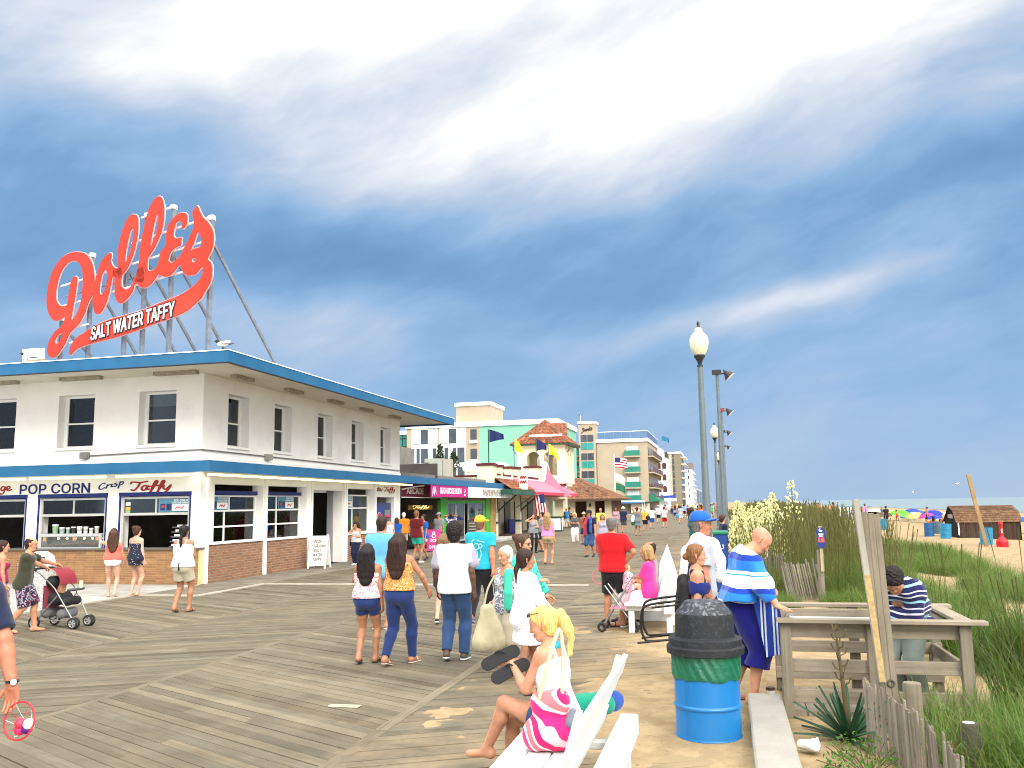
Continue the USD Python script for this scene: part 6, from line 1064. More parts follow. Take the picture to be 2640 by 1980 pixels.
gull(-12.35, 19.65, 6.25, 'black-headed gull standing on the corner of the blue eave', False, 1.15); gull(14.2, 60, 2.9, 'white gull gliding above the striped umbrella', True, .8, .5); gull(22.6, 70, 4.2, 'dark gull flying above the shed roof', True, .9, 2.0); gull(11.2, 58, 2.4, 'low white gull over the beach near the cabin', True, .8, 1.2); gull(-19.2, 20.6, 6.45, 'dark bird perched by the boxes at the far left of the roof', False, 1.0, 1.0)
# ================================================================== PEOPLE
import manifold3d as m3d
V3 = lambda *a: np.array(a, float)
class Field:
 """rounded, blended flesh and cloth: a distance grid filled limb by limb, then skinned"""
 def __init__(s, lo, hi, h):
  s.lo, s.h = np.asarray(lo, float), h; s.n = np.ceil((np.asarray(hi) - s.lo) / h).astype(int) + 1; s.D = np.full(s.n, .06, np.float32); s.ax = [(s.lo[i] + np.arange(s.n[i]) * h).astype(np.float32) for i in range(3)]
 def cap(s, a, b, ra, rb=None, k=.03, n=None, f=1.0, cut=None, sub=False):
  rb = ra if rb is None else rb; a, b = np.asarray(a, np.float32), np.asarray(b, np.float32); m = max(ra, rb) + max(k, .01) + 1.5 * s.h
  i0 = np.maximum(np.floor((np.minimum(a, b) - m - s.lo) / s.h).astype(int), 0); i1 = np.minimum(np.ceil((np.maximum(a, b) + m - s.lo) / s.h).astype(int) + 1, s.n)
  if (i1 <= i0).any(): return s
  X, Y, Z = s.ax[0][i0[0]:i1[0], None, None], s.ax[1][None, i0[1]:i1[1], None], s.ax[2][None, None, i0[2]:i1[2]]
  ab = b - a; L = float(ab @ ab); x, y, z = X - a[0], Y - a[1], Z - a[2]
  t = np.clip((x * ab[0] + y * ab[1] + z * ab[2]) / L, 0, 1) if L > 1e-10 else np.float32(0)
  x, y, z = x - t * ab[0], y - t * ab[1], z - t * ab[2]
  if n is not None:
   g = (x * n[0] + y * n[1] + z * n[2]) * np.float32(f - 1); x, y, z = x + g * n[0], y + g * n[1], z + g * n[2]
  d = np.sqrt(x * x + y * y + z * z) - (ra + (rb - ra) * t)
  for c, q in (cut or []): d = np.maximum(d, (X - c[0]) * q[0] + (Y - c[1]) * q[1] + (Z - c[2]) * q[2])
  S = s.D[i0[0]:i1[0], i0[1]:i1[1], i0[2]:i1[2]]; kk = max(k, 1e-4)
  if sub: d = -d; w = np.maximum(kk - np.abs(S - d), 0) / kk; S[...] = np.maximum(S, d) + w * w * kk * .25
  else: w = np.maximum(kk - np.abs(S - d), 0) / kk; S[...] = np.minimum(S, d) - w * w * kk * .25
  return s
 def plane(s, c, q):
  """keep only the side of the plane through c that q points away from"""
  s.D = np.maximum(s.D, (s.ax[0][:, None, None] - c[0]) * q[0] + (s.ax[1][None, :, None] - c[1]) * q[1] + (s.ax[2][None, None, :] - c[2]) * q[2]).astype(np.float32); return s
 def mesh(s):
  D = s.D; D[[0, -1]] = D[:, [0, -1]] = D[:, :, [0, -1]] = .05; I = D < 0; N = np.array(D.shape); st = np.array([N[1] * N[2], N[2], 1]); P, C, Q = [], [], []
  for ax in range(3):
   sl0 = [slice(None)] * 3; sl1 = [slice(None)] * 3; sl0[ax] = slice(0, -1); sl1[ax] = slice(1, None); e = np.argwhere(I[tuple(sl0)] != I[tuple(sl1)])
   if not len(e): continue
   e1 = e.copy(); e1[:, ax] += 1; d0, d1 = D[tuple(e.T)], D[tuple(e1.T)]; p = e.astype(float); p[:, ax] += d0 / (d0 - d1); u, v = (ax + 1) % 3, (ax + 2) % 3; base = e @ st; cs = np.stack([base, base - st[u], base - st[u] - st[v], base - st[v]], 1)
   fl = ~I[tuple(e.T)]; cs[fl] = cs[fl][:, ::-1]; Q.append(cs); P.append(np.repeat(p, 4, 0)); C.append(np.stack([base, base - st[u], base - st[u] - st[v], base - st[v]], 1).ravel())
  if not Q: return None
  P, C, Q = np.vstack(P), np.concatenate(C), np.vstack(Q); ids, inv = np.unique(C, return_inverse=True); cnt = np.bincount(inv); V = np.stack([np.bincount(inv, P[:, i]) / cnt for i in range(3)], 1) * s.h + s.lo; q = np.searchsorted(ids, Q)
  return V, np.vstack([q[:, [0, 1, 2]], q[:, [0, 2, 3]]])
def wrinkle(v, f, amp, scale, seed, stretch=(1, 1, .55)):
 stretch = (stretch[0], stretch[1], stretch[2] * .75)
 if amp <= 0: return v
 nrm = np.zeros_like(v); fn = np.cross(v[f[:, 1]] - v[f[:, 0]], v[f[:, 2]] - v[f[:, 0]])
 for k in range(3): np.add.at(nrm, f[:, k], fn)
 nrm /= np.maximum(np.linalg.norm(nrm, axis=1, keepdims=True), 1e-9); w = meshkit.fbm(v * scale * np.array(stretch), 3, seed) - .45
 return v + nrm * (w * amp)[:, None]
def rotm(yaw=0, pitch=0, roll=0):
 """pitch > 0 leans forward (+y), yaw > 0 turns left, roll > 0 leans to the person's right"""
 cy, sy_, cp, sp_, cr, sr = math.cos(yaw), math.sin(yaw), math.cos(pitch), math.sin(pitch), math.cos(roll), math.sin(roll)
 return np.array([[cy, -sy_, 0], [sy_, cy, 0], [0, 0, 1]]) @ np.array([[1, 0, 0], [0, cp, sp_], [0, -sp_, cp]]) @ np.array([[cr, 0, sr], [0, 1, 0], [-sr, 0, cr]])
def ik(a, c, l1, l2, pole):
 d = c - a; L = np.linalg.norm(d); m = (l1 + l2) * .995
 if L > m: c = a + d * m / L; d = c - a; L = m
 e = d / L; x = (l1 * l1 - l2 * l2 + L * L) / (2 * L); h = math.sqrt(max(l1 * l1 - x * x, 0)); p = pole - e * (pole @ e); p /= max(np.linalg.norm(p), 1e-9)
 return a + e * x + p * h, c
def skeleton(P):
 """joints of a 1.75 m figure; x right, y forward, z up; scaled at the end"""
 J = {}; fem = P.get('sex', 'm') == 'f'; sh = .158 if fem else .182; hw = .088 if fem else .082
 pel = V3(0, 0, P.get('hip', .93)) + V3(*P.get('shift', (0, 0, 0))); T = rotm(P.get('twist', 0), P.get('lean', 0), P.get('side', 0)); J['pel'], J['T'] = pel, T
 to = lambda x, y, z: pel + T @ V3(x, y, z - .93); J['to'] = to
 J['waist'], J['chest'], J['neck'] = to(0, 0, 1.10), to(0, 0, 1.30), to(0, -.012, 1.47); HT = T @ rotm(P.get('head', (0, 0))[0], P.get('head', (0, 0))[1], P.get('tilt', 0)); J['HT'] = HT; J['hc'] = J['neck'] + HT @ V3(0, .022, .165)
 R0 = rotm(P.get('twist', 0) * .4); st = P.get('stride', 0); feet = P.get('feet') or ((.1, st, .0), (-.1, -st, .0))
 for i, sgn in enumerate((1, -1)):
  h = pel + R0 @ V3(sgn * hw, 0, -.02); fx = V3(*feet[i]); up = .085 + fx[2]; back = st and fx[1] < -.05 and P.get('feet') is None; ank = V3(fx[0], fx[1] - (.0), up + (.05 if back else 0)); kn, ank = ik(h, ank, .44, .425, V3(sgn * P.get('splay', .12), 1, .15) if not P.get('kneepole') else V3(*P['kneepole']))
  J['hip%d' % i], J['knee%d' % i], J['ank%d' % i] = h, kn, ank; fd = V3(sgn * .12, 1, 0) if not P.get('footdir') else V3(*P['footdir']); fd /= np.linalg.norm(fd); dn = -.045 if not back else -.075
  J['heel%d' % i] = ank + V3(0, 0, dn + (.02 if back else 0)) - fd * .035; J['toe%d' % i] = ank + fd * .155 + V3(0, 0, dn - .012 - (0 if not back else .025))
  s = to(sgn * sh, 0, 1.415); J['sh%d' % i] = s; arm = P.get('arm' + 'RL'[i], 'hang')
  sw = st * (-.7 if i == 0 else .7) * (1 if st else 0)
  pre = {'hang': V3(sgn * (sh + .085), .05 + sw, .80 + abs(sw) * .25), 'front': V3(sgn * .04, .26, 1.16), 'cross': V3(-sgn * .10, .21, 1.16), 'hip': V3(sgn * .185, .0, 1.02), 'back': V3(sgn * .12, -.16, .98), 'up': V3(sgn * .05, -.02, 1.70), 'face': V3(sgn * .05, .17, 1.50), 'push': V3(sgn * .16, .46, 1.0), 'bag': V3(sgn * .2, .06, 1.0), 'down': V3(sgn * (sh + .06), .03, .785)}
  tgt = pre[arm] if isinstance(arm, str) else V3(*arm); pole = {'hip': V3(sgn * 1, -.35, .1), 'up': V3(sgn, -.2, .2), 'cross': V3(sgn, -.3, -1), 'front': V3(sgn * .7, -.3, -1), 'face': V3(sgn * .8, 0, -1)}.get(arm if isinstance(arm, str) else '', V3(sgn * .35, -1, -.2))
  if P.get('pole' + 'RL'[i]): pole = V3(*P['pole' + 'RL'[i]])
  if isinstance(arm, str) and arm in ('hang', 'hip', 'front', 'cross', 'down', 'bag', 'back', 'up', 'face'): tgt = pel + (T if arm not in ('hang',) else T) @ (tgt - V3(0, 0, .93))
  J['el%d' % i], J['wr%d' % i] = ik(s, tgt, .285, .25, pole)
 return J
def body_prims(J, P):
 fem = P.get('sex', 'm') == 'f'; g = P.get('bulk', 1.0); T = J['T']; to = J['to']; yv = T @ V3(0, 1, 0); pr = []
 def add(grp, a, b, ra, rb=None, k=.03, n=None, f=1.0): pr.append((grp, a, b, ra * g if grp not in ('hand', 'head') else ra, (rb if rb is not None else ra) * (g if grp not in ('hand', 'head') else 1), k, n, f))
 hx, hr = (.085, .115) if fem else (.07, .105)
 add('pelvis', to(-hx, 0, .95), to(hx, 0, .95), hr, hr, .05, yv, 1.12)
 for sgn in (-1, 1): add('pelvis', to(sgn * .07, -.055, .90), to(sgn * .07, -.05, .92), .085 if fem else .076, k=.05)
 wr = (.098, .065) if fem else (.105, .075)
 add('torso', to(-wr[1], 0, 1.10), to(wr[1], 0, 1.10), wr[0], k=.07, n=yv, f=1.2); add('torso', to(-.08, 0, 1.26), to(.08, 0, 1.26), .112 if fem else .125, k=.07, n=yv, f=1.22); add('torso', to(-.095 if fem else -.115, -.005, 1.375), to(.095 if fem else .115, -.005, 1.375), .082 if fem else .092, k=.06, n=yv, f=1.05)
 if P.get('belly'): add('torso', to(0, .06, 1.07), to(0, .06, 1.12), .10 + P['belly'], k=.07)
 if fem:
  for sgn in (-1, 1): add('torso', to(sgn * .075, .075, 1.265), to(sgn * .075, .08, 1.27), .058, k=.035)
 add('neck', to(0, -.02, 1.40), J['neck'] + (J['hc'] - J['neck']) * .35, .058 if not fem else .048, .05 if not fem else .043, .045)
 for i in (0, 1):
  add('shoulder', to(0, -.012, 1.455), J['sh%d' % i] + T @ V3(0, 0, -.008), .055, .050 if fem else .057, .05)
  add('uarm%d' % i, J['sh%d' % i], J['el%d' % i], .046 if fem else .053, .036 if fem else .042, .028); e, w = J['el%d' % i], J['wr%d' % i]
  add('farm%d' % i, e, e + (w - e) * .3, .036 if fem else .041, .037 if fem else .043, .02); add('farm%d' % i, e + (w - e) * .3, w, .037 if fem else .042, .024 if fem else .028, .02)
  h, kn, an = J['hip%d' % i], J['knee%d' % i], J['ank%d' % i]
  add('thigh%d' % i, h, h + (kn - h) * .5, .092 if fem else .088, .076 if fem else .073, .04); add('thigh%d' % i, h + (kn - h) * .5, kn, .076 if fem else .073, .054 if fem else .055, .025)
  bk = np.cross(np.cross(kn - h, an - kn), an - kn); c = kn + (an - kn) * .3; fd = J['toe%d' % i] - J['heel%d' % i]; fd = fd / np.linalg.norm(fd); c = c - fd * .018
  add('shin%d' % i, kn, c, .053, .055, .025); add('shin%d' % i, c, an, .055, .034 if fem else .037, .025); add('foot%d' % i, an, J['heel%d' % i] + V3(0, 0, .01), .036, .034, .03); add('foot%d' % i, J['heel%d' % i] + V3(0, 0, .012), J['toe%d' % i] + V3(0, 0, .008), .036, .028, .035, V3(0, 0, 1), 1.1)
 return pr
def head_field(J, P, h):
 hc, R = J['hc'], J['HT']; q = lambda x, y, z: hc + R @ V3(x, y, z); F = Field(hc - .2, hc + .2, h); xv, yv, zv = R[:, 0], R[:, 1], R[:, 2]; w = P.get('sex', 'm') == 'f'
 F.cap(q(0, -.030, .045), q(0, .012, .038), .084, .080, .02, xv, 1.13); F.cap(q(0, .015, .03), q(0, .028, -.055), .070, .052 if w else .056, .04, xv, 1.06); F.cap(q(-.022, .048, -.092), q(.022, .048, -.092), .026 if w else .031, k=.035)
 F.cap(q(-.03, .066, .028), q(.03, .066, .028), .022, k=.025); F.cap(q(-.038, .055, -.028), q(.038, .055, -.028), .026, k=.03)
 for sgn in (-1, 1): F.cap(q(sgn * .031, .094, .008), q(sgn * .031, .094, .008), .0165, k=.012, sub=True); F.cap(q(sgn * .074, -.012, -.025), q(sgn * .079, -.02, .018), .010, .016, .008, xv, 1.6)
 F.cap(q(0, .088, .012), q(0, .108, -.028), .009, .013, .012); F.cap(q(-.011, .097, -.032), q(.011, .097, -.032), .009, k=.008)
 F.cap(q(-.018, .086, -.061), q(.018, .086, -.061), .008, k=.007); F.cap(q(-.016, .086, -.073), q(.016, .086, -.073), .009, k=.007); F.cap(q(-.02, .097, -.067), q(.02, .097, -.067), .003, k=.004, sub=True)
 F.cap(J['neck'] - (J['hc'] - J['neck']) * .3, J['neck'] + (hc - J['neck']) * .55, .054 if not w else .045, .05 if not w else .043, .03); return F
def hand_field(w, d, nrm, side, h, curl, s=1.0):
 """palm, four unequal jointed fingers and a thumb from the palm's side; d along the forearm, nrm out of the palm"""
 d = d / np.linalg.norm(d); nrm = nrm - d * (nrm @ d); nrm /= np.linalg.norm(nrm); x = np.cross(d, nrm) * side; F = Field(w - .22 * s, w + .22 * s, h)
 F.cap(w - d * .03, w + d * .02, .025 * s, .026 * s, .01); F.cap(w + d * .03 * s - x * .018 * s, w + d * .085 * s - x * .026 * s, .021 * s, .016 * s, .012, nrm, 1.35); F.cap(w + d * .03 * s + x * .018 * s, w + d * .085 * s + x * .024 * s, .022 * s, .016 * s, .012, nrm, 1.35); F.cap(w + d * .03 * s, w + d * .088 * s, .022 * s, .016 * s, .012, nrm, 1.35)
 for j, (off, L) in enumerate(((.030, .070), (.0105, .080), (-.0105, .075), (-.030, .058))):
  p = w + d * (.088 - .004 * (j == 3)) * s + x * off * s; a = curl * .55 + .06 * j * (curl > .2); r = .0092 * s
  for seg, fr in enumerate((.45, .32, .23)): dd = d * math.cos(a) + nrm * math.sin(a) + x * off * 1.2 * math.cos(a); e = p + dd * L * fr * s; F.cap(p, e, r, r * .9, .004); p, r, a = e, r * .9, a + curl * .75
 p = w + d * .028 * s + x * .03 * s; a = .75 - .25 * curl
 for fr, ang in ((.045, a), (.032, a - .35), (.025, a - .5 - .3 * curl)): e = p + (d * math.cos(ang) + x * math.sin(ang) + nrm * (.25 + .4 * curl)) * fr * s; F.cap(p, e, .0125 * s, .0105 * s, .006); p = e
 return F
def union(parts):
 ms = []
 for v, f in parts:
  m = m3d.Manifold(m3d.Mesh(np.asarray(v, np.float32), np.asarray(f, np.uint32)))
  if m.status() != m3d.Error.NoError or m.num_tri() == 0: ms = None; break
  ms.append(m)
 if ms:
  r = ms[0]
  for m in ms[1:]: r = r + m
  r = r.to_mesh(); return np.array(r.vert_properties[:, :3], float), np.array(r.tri_verts, int)
 n, V, Fc = 0, [], []
 for v, f in parts: V.append(v); Fc.append(f + n); n += len(v)
 return np.vstack(V), np.vstack(Fc)
def skin_mat(name, base):
 if name in _mats: return _mats[name]
 b = np.asarray(base); N = {'tc': ('texture_coordinate', {}), 'n': ('noise_texture', {'scale': 14.0, 'detail': 5.0}), 'r': ('rgb_ramp', {'ramp': [(.3, tuple(b * (.86, .80, .78))), (.7, tuple(np.minimum(b * 1.1, .95)))]}), 'p': ('principled_bsdf', {'roughness': .5, 'specular_ior_level': .35, 'subsurface_weight': .12, 'subsurface_scale': .01, 'subsurface_radius': (1, .35, .2)})}
 _mats[name] = usdkit.material(stage, '/World/Looks/' + name, N, [('tc.object', 'n.vector'), ('n.fac', 'r.fac'), ('r.color', 'p.base_color')], surface='p.BSDF'); return _mats[name]
SKIN = {'pale': skin_mat('skin_pale', (.50, .30, .21)), 'fair': skin_mat('skin_fair', (.42, .215, .13)), 'tan': skin_mat('skin_tan', (.31, .15, .083)), 'red': skin_mat('skin_sunburnt', (.39, .165, .098)), 'olive': skin_mat('skin_olive', (.26, .135, .075)), 'dark': skin_mat('skin_dark', (.085, .042, .025))}
def hair_mat(name, base):
 if name in _mats: return _mats[name]
 b = np.asarray(base); N = {'tc': ('texture_coordinate', {}), 'm': ('mapping', {'scale': (90, 90, 9)}), 'n': ('noise_texture', {'scale': 1.0, 'detail': 5.0, 'roughness': .65}), 'r': ('rgb_ramp', {'ramp': [(.3, tuple(b * .45)), (.55, tuple(b)), (.75, tuple(np.minimum(b * 1.5, .95)))]}), 'p': ('principled_bsdf', {'roughness': .55, 'specular_ior_level': .22}), 'bp': ('bump', {'strength': .5, 'distance': .01})}
 _mats[name] = usdkit.material(stage, '/World/Looks/' + name, N, [('tc.object', 'm.vector'), ('m.vector', 'n.vector'), ('n.fac', 'r.fac'), ('r.color', 'p.base_color'), ('n.fac', 'bp.height'), ('bp.normal', 'p.normal')], surface='p.BSDF'); return _mats[name]
HAIRC = {'black': hair_mat('hair_black', (.012, .009, .009)), 'brown': hair_mat('hair_brown', (.065, .030, .017)), 'dkbrown': hair_mat('hair_dark_brown', (.028, .014, .010)), 'auburn': hair_mat('hair_auburn', (.19, .085, .035)), 'blonde': hair_mat('hair_blonde', (.66, .42, .14)), 'dirty': hair_mat('hair_dirty_blonde', (.33, .20, .09)), 'grey': hair_mat('hair_grey', (.13, .12, .115)), 'white': hair_mat('hair_white', (.68, .67, .63)), 'ltbrown': hair_mat('hair_light_brown', (.17, .095, .05))}
def cloth(name, c, bump=.12): return M('cloth_' + name, c, .85, .08, 6.0, bump=bump, bscale=60, spec=.2, sheen=.15)
def pattern(name, kind, cols, scale, rot=(0, 0, 0), axis='z', warp=0.0):
 """printed or woven cloth: spots, blotches or stripes of hard-edged colours"""
 if name in _mats: return _mats[name]
 N = {'tc': ('texture_coordinate', {}), 'm': ('mapping', {'rotation': rot, 'scale': (scale,) * 3}), 'p': ('principled_bsdf', {'roughness': .85, 'specular_ior_level': .2, 'sheen_weight': .15})}; L = [('tc.object', 'm.vector')]; n = len(cols)
 if kind == 'stripe':
  tot = sum(w for w, c in cols); acc = 0; stops = []
  for w, c in cols: stops.append((acc / tot, c)); acc += w
  N['s'] = ('separate_xyz', {}); N['fr'] = ('math', {'math_type': 'fraction'}); N['r'] = ('rgb_ramp', {'ramp': stops, 'interpolate': False})
  N['wn'] = ('noise_texture', {'scale': .55, 'detail': 1.0}); N['ws'] = ('math', {'math_type': 'multiply_add', 'value2': warp}); L += [('m.vector', 's.vector'), ('m.vector', 'wn.vector'), ('wn.fac', 'ws.value1'), ('s.' + axis, 'ws.value3'), ('ws.value', 'fr.value1'), ('fr.value', 'r.fac'), ('r.color', 'p.base_color')]
 else:
  N['v'] = ('noise_texture', {'scale': 1.0, 'detail': 2.0, 'distortion': 1.2}) if kind == 'blotch' else ('voronoi_texture', {'scale': 1.0}); o = 'v.fac' if kind == 'blotch' else 'v.distance'
  lo, hi = (.36, .64) if kind == 'blotch' else (0.12, .55); N['r'] = ('rgb_ramp', {'ramp': [(0 if i == 0 else lo + (hi - lo) * (i - .5) / max(n - 1, 1), c) for i, c in enumerate(cols)], 'interpolate': False}); L += [('m.vector', 'v.vector'), (o, 'r.fac'), ('r.color', 'p.base_color')]
 _mats[name] = usdkit.material(stage, '/World/Looks/' + name, N, L, surface='p.BSDF'); return _mats[name]
EYEW, EYED, GLASSES, SOLE = M('eye_white', (.45, .42, .40), .3), M('eye_dark', (.03, .022, .018), .15), M('sunglass_black', (.012, .012, .014), .12, spec=.8), M('shoe_sole', (.65, .65, .62), .7)
PSEED = [0]
def person(label, pos, h=1.7, face=0.0, skin='fair', hair=('short', 'brown'), top=('tee', None), bottom=('shorts', None), shoes=None, pose=None, group=None, extra=(), cat='person', z=None):
 """pos: ground (x, y). face: degrees turned left from walking up the boardwalk. Returns (prim, joints to world function, joints)."""
 P = dict(pose or {}); PSEED[0] += 1; seed = PSEED[0]; s = h / 1.75; x, y = pos; zb = 0.0 if z is None else z; dist = math.hypot(x, y); hh = float(np.clip(dist * .0008, .0075, .024)) / s; fa = math.radians(face); Wi = lambda p: (np.array([[math.cos(fa), math.sin(fa), 0], [-math.sin(fa), math.cos(fa), 0], [0, 0, 1]]) @ (np.asarray(p, float) - V3(x, y, zb))) / s
 for side in 'RL':
  if P.get('world' + side): P['arm' + side] = tuple(Wi(P['world' + side]))
 J = skeleton(P); pr = body_prims(J, P); near = dist < 24
 lo = np.min([np.minimum(p[1], p[2]) - max(p[3], p[4]) for p in pr], 0) - .06; hi = np.max([np.maximum(p[1], p[2]) + max(p[3], p[4]) for p in pr], 0) + .06; hi = np.maximum(hi, J['hc'] + .2); lo = np.minimum(lo, J['hc'] - .2)
 t = thing('person', label, cat, (x, y, zb), math.radians(face), group); put = lambda v: np.asarray(v) * s
 def emit(name, vf, mat, amp=0.0, sc=9.0, parent=t, st=(1, 1, .55)):
  if vf is None: return None
  v, f = vf; v = wrinkle(v, f, amp, sc, seed, st); return MB().add(put(v), f).build(name, mat, parent, smooth=True)
 F = Field(lo, hi, hh); 
 for g, a, b, ra, rb, k, n, f in pr: F.cap(a, b, ra, rb, k, n, f)
 curl = P.get('curl', .55)
 if not near:
  for i in (0, 1): d = J['wr%d' % i] - J['el%d' % i]; d /= np.linalg.norm(d); w = J['wr%d' % i]; F.cap(w, w + d * .09, .026, .03, .015); F.cap(w + d * .09, w + d * .16, .028, .018, .015); F.cap(w + d * .03, w + d * .09 + V3(0, .035, 0), .014, .011, .01)
  q = lambda x_, y_, z_: J['hc'] + J['HT'] @ V3(x_, y_, z_); F.cap(q(0, -.02, .04), q(0, .01, .03), .085, .08, .02, J['HT'][:, 0], 1.1); F.cap(q(0, .02, .02), q(0, .035, -.07), .068, .045, .03); F.cap(q(0, .09, .0), q(0, .105, -.03), .012, .014, .012)
 parts = [F.mesh()]
 if near:
  parts.append(head_field(J, P, max(.005, hh * .55)).mesh())
  for i, sgn in ((0, 1), (1, -1)):
   d = J['wr%d' % i] - J['el%d' % i]; palm = P.get('palm' + 'RL'[i]); palm = V3(*palm) if palm else V3(-sgn, .25, 0) * (1 if abs(d[2]) > .12 else .3) + V3(0, 0, -.4 if abs(d[2]) < .15 else 0)
   hd = P.get('hand' + 'RL'[i]); parts.append(hand_field(J['wr%d' % i], V3(*hd) if hd else d, palm, sgn, max(.0032, hh * .38), P.get('curl' + 'RL'[i], curl)).mesh())
 emit('body', union(parts) if len(parts) > 1 else parts[0], SKIN[skin])
 T, to = J['T'], J['to']; sel = lambda *gs: [p for p in pr if any(p[0].startswith(g) for g in gs)]
 # ---- hair and headwear
 hc, R = J['hc'], J['HT']; q = lambda x_, y_, z_: hc + R @ V3(x_, y_, z_); hs, hcn = hair; hm = HAIRC[hcn]; hres = max(.006, hh * .7)
 if hs != 'none':
  H = Field(hc - (.3, .32, .62 if 'long' in hs else .35), hc + (.3, .3, .25), hres); off = {'short': .0085, 'buzz': .004, 'curly': .028, 'balding': .006}.get(hs, .014); xv = R[:, 0]
  H.cap(q(0, -.034, .05), q(0, .004, .046), .086 + off, .080 + off, .02, xv, 1.11); H.cap(q(0, -.05, .0), q(0, -.05, -.045), .066 + off, .05 + off, .02, xv, .95)
  fr = R @ V3(0, 1, -.55); fr /= np.linalg.norm(fr); H.plane(q(0, .060 if hs != 'balding' else .02, .055), fr); H.plane(q(0, 0, -.075), R @ V3(0, .42, -.91))
  fr2 = R @ V3(0, 1, .0); 
  H.cap(q(0, .12, -.04), q(0, .10, -.09), .088, k=.015, sub=True)
  if hs == 'balding': H.cap(q(0, -.02, .16), q(0, .0, .16), .085, k=.01, sub=True)
  cy = lambda *pts, r=.05, r1=.03, k=.02: [H.cap(pts[i], pts[i + 1], r + (r1 - r) * i / (len(pts) - 1), r + (r1 - r) * (i + 1) / (len(pts) - 1), k) for i in range(len(pts) - 1)]
  dn = lambda p, z_, yb=-.02: p + V3(0, yb, z_)
  if hs == 'long':
   for z_, w_, r_ in ((.0, .045, .07), (-.09, .06, .06), (-.17, .085, .052), (-.25, .095, .046), (-.33, .085, .042), (-.41, .06, .034), (-.46, .03, .026)): p_ = dn(q(0, -.095, max(z_, -.2)), min(z_ + .2, 0)); H.cap(p_ - xv * w_, p_ + xv * w_, r_, k=.06)
   for sg2 in (-1, 1): cy(q(sg2 * .068, .0, .03), q(sg2 * .085, -.02, -.09), dn(q(sg2 * .085, -.05, -.2), -.03), r=.036, r1=.026)
  if hs == 'bob':
   for xo in (-.05, 0, .05): cy(q(xo, -.06, .03), q(xo * 1.5, -.085, -.10), r=.064, r1=.045)
   for sg2 in (-1, 1): cy(q(sg2 * .07, .01, .04), q(sg2 * .085, .0, -.085), r=.036, r1=.03)
  if hs == 'ponytail': cy(q(0, -.10, .06), q(0, -.165, .05), q(0, -.19, -.03), dn(q(0, -.18, -.12), -.02), dn(q(0, -.15, -.2), -.06), r=.036, r1=.022); H.cap(q(0, -.17, .0), q(0, -.185, -.08), .046, .05, .02)
  if hs == 'lowpony': cy(q(0, -.10, -.03), dn(q(0, -.12, -.10), -.02), dn(q(0, -.10, -.12), -.14), dn(q(0, -.08, -.1), -.30), r=.034, r1=.018)
  if hs == 'bun': H.cap(q(0, -.11, .075), q(0, -.125, .095), .052, k=.015)
  if hs == 'lowbun': H.cap(q(0, -.12, -.0), q(0, -.135, -.01), .042, k=.012)
  emit('hair', H.mesh(), hm, {'curly': .03, 'buzz': .0, 'short': .006}.get(hs, .011), 70.0 if hs == 'curly' else 62.0, st=(1, 1, 1.3 if hs == 'curly' else .16))
 for e in extra:
  if e[0] == 'cap':
   C = Field(hc - .3, hc + .3, hres); C.cap(q(0, -.034, .052), q(0, .008, .052), .104, .100, .02, R[:, 0], 1.1); C.plane(q(0, 0, .045), R @ V3(0, .12, -1)); rear = e[2] if len(e) > 2 else 1; C.cap(q(-.05, .09 * rear, .052), q(.05, .09 * rear, .052), .075, k=.01, n=R @ V3(0, -.2 * rear, 1), f=8.0); C.cap(q(-.02, .13 * rear, .045), q(.02, .13 * rear, .045), .06, k=.01, n=R @ V3(0, -.2 * rear, 1), f=8.0); emit('cap', C.mesh(), e[1], .004, 25)
  if e[0] == 'hat':
   C = Field(hc - .32, hc + .32, max(hres, .008)); C.cap(q(0, -.03, .07), q(0, .0, .075), .105, k=.02); C.plane(q(0, 0, .05), R @ V3(0, 0, -1)); C.cap(q(0, -.02, .06), q(0, -.019, .06), .185, k=.01, n=R[:, 2], f=12.0); emit('hat', C.mesh(), e[1], .004, 20)
  if e[0] == 'glasses':
   C = Field(hc - .16, hc + .16, .004); z_ = e[1] if len(e) > 1 else .008
   for sg2 in (-1, 1): C.cap(q(sg2 * .032, .094, z_), q(sg2 * .034, .092, z_), .021, k=.002, n=R[:, 1], f=3.5); C.cap(q(sg2 * .055, .085, z_ + .006), q(sg2 * .082, -.01, z_ + .006), .0035, k=.002)
   C.cap(q(-.02, .098, z_ + .006), q(.02, .098, z_ + .006), .004, k=.002); emit('sunglasses', C.mesh(), GLASSES)
 if dist < 22 and not any(e[0] == 'glasses' and len(e) < 2 for e in extra):
  for sg2 in (-1, 1):
   mb = MB().tm(trimesh.creation.icosphere(2, .0118 * s).apply_translation(put(q(sg2 * .031, .0775, .008)))); ey = mb.build('eye', EYEW, t, smooth=True); MB().tm(trimesh.creation.icosphere(1, .0062 * s).apply_translation(put(q(sg2 * .031, .0852, .008)))).build('iris', EYED, ey, smooth=True)
   br = Field(q(sg2 * .031, .086, .03) - .04, q(sg2 * .031, .086, .03) + .04, .004); br.cap(q(sg2 * .017, .0905, .028), q(sg2 * .045, .083, .031), .0042, .003, .003); emit('eyebrow', br.mesh(), hm if hcn not in ('white', 'blonde') else HAIRC['ltbrown'])
 # ---- clothes
 def garment(name, mat, fill, amp, sc=9.0, res=1.0, pad=.08):
  g = Field(lo - pad, hi + pad, max(hh * res, .0075)); fill(g); return emit(name, g.mesh(), mat, amp, sc)
 zup, zdn = T @ V3(0, 0, 1), T @ V3(0, 0, -1)
 tk, tm = top; bk_, bm = bottom; loose = P.get('loose', .016)
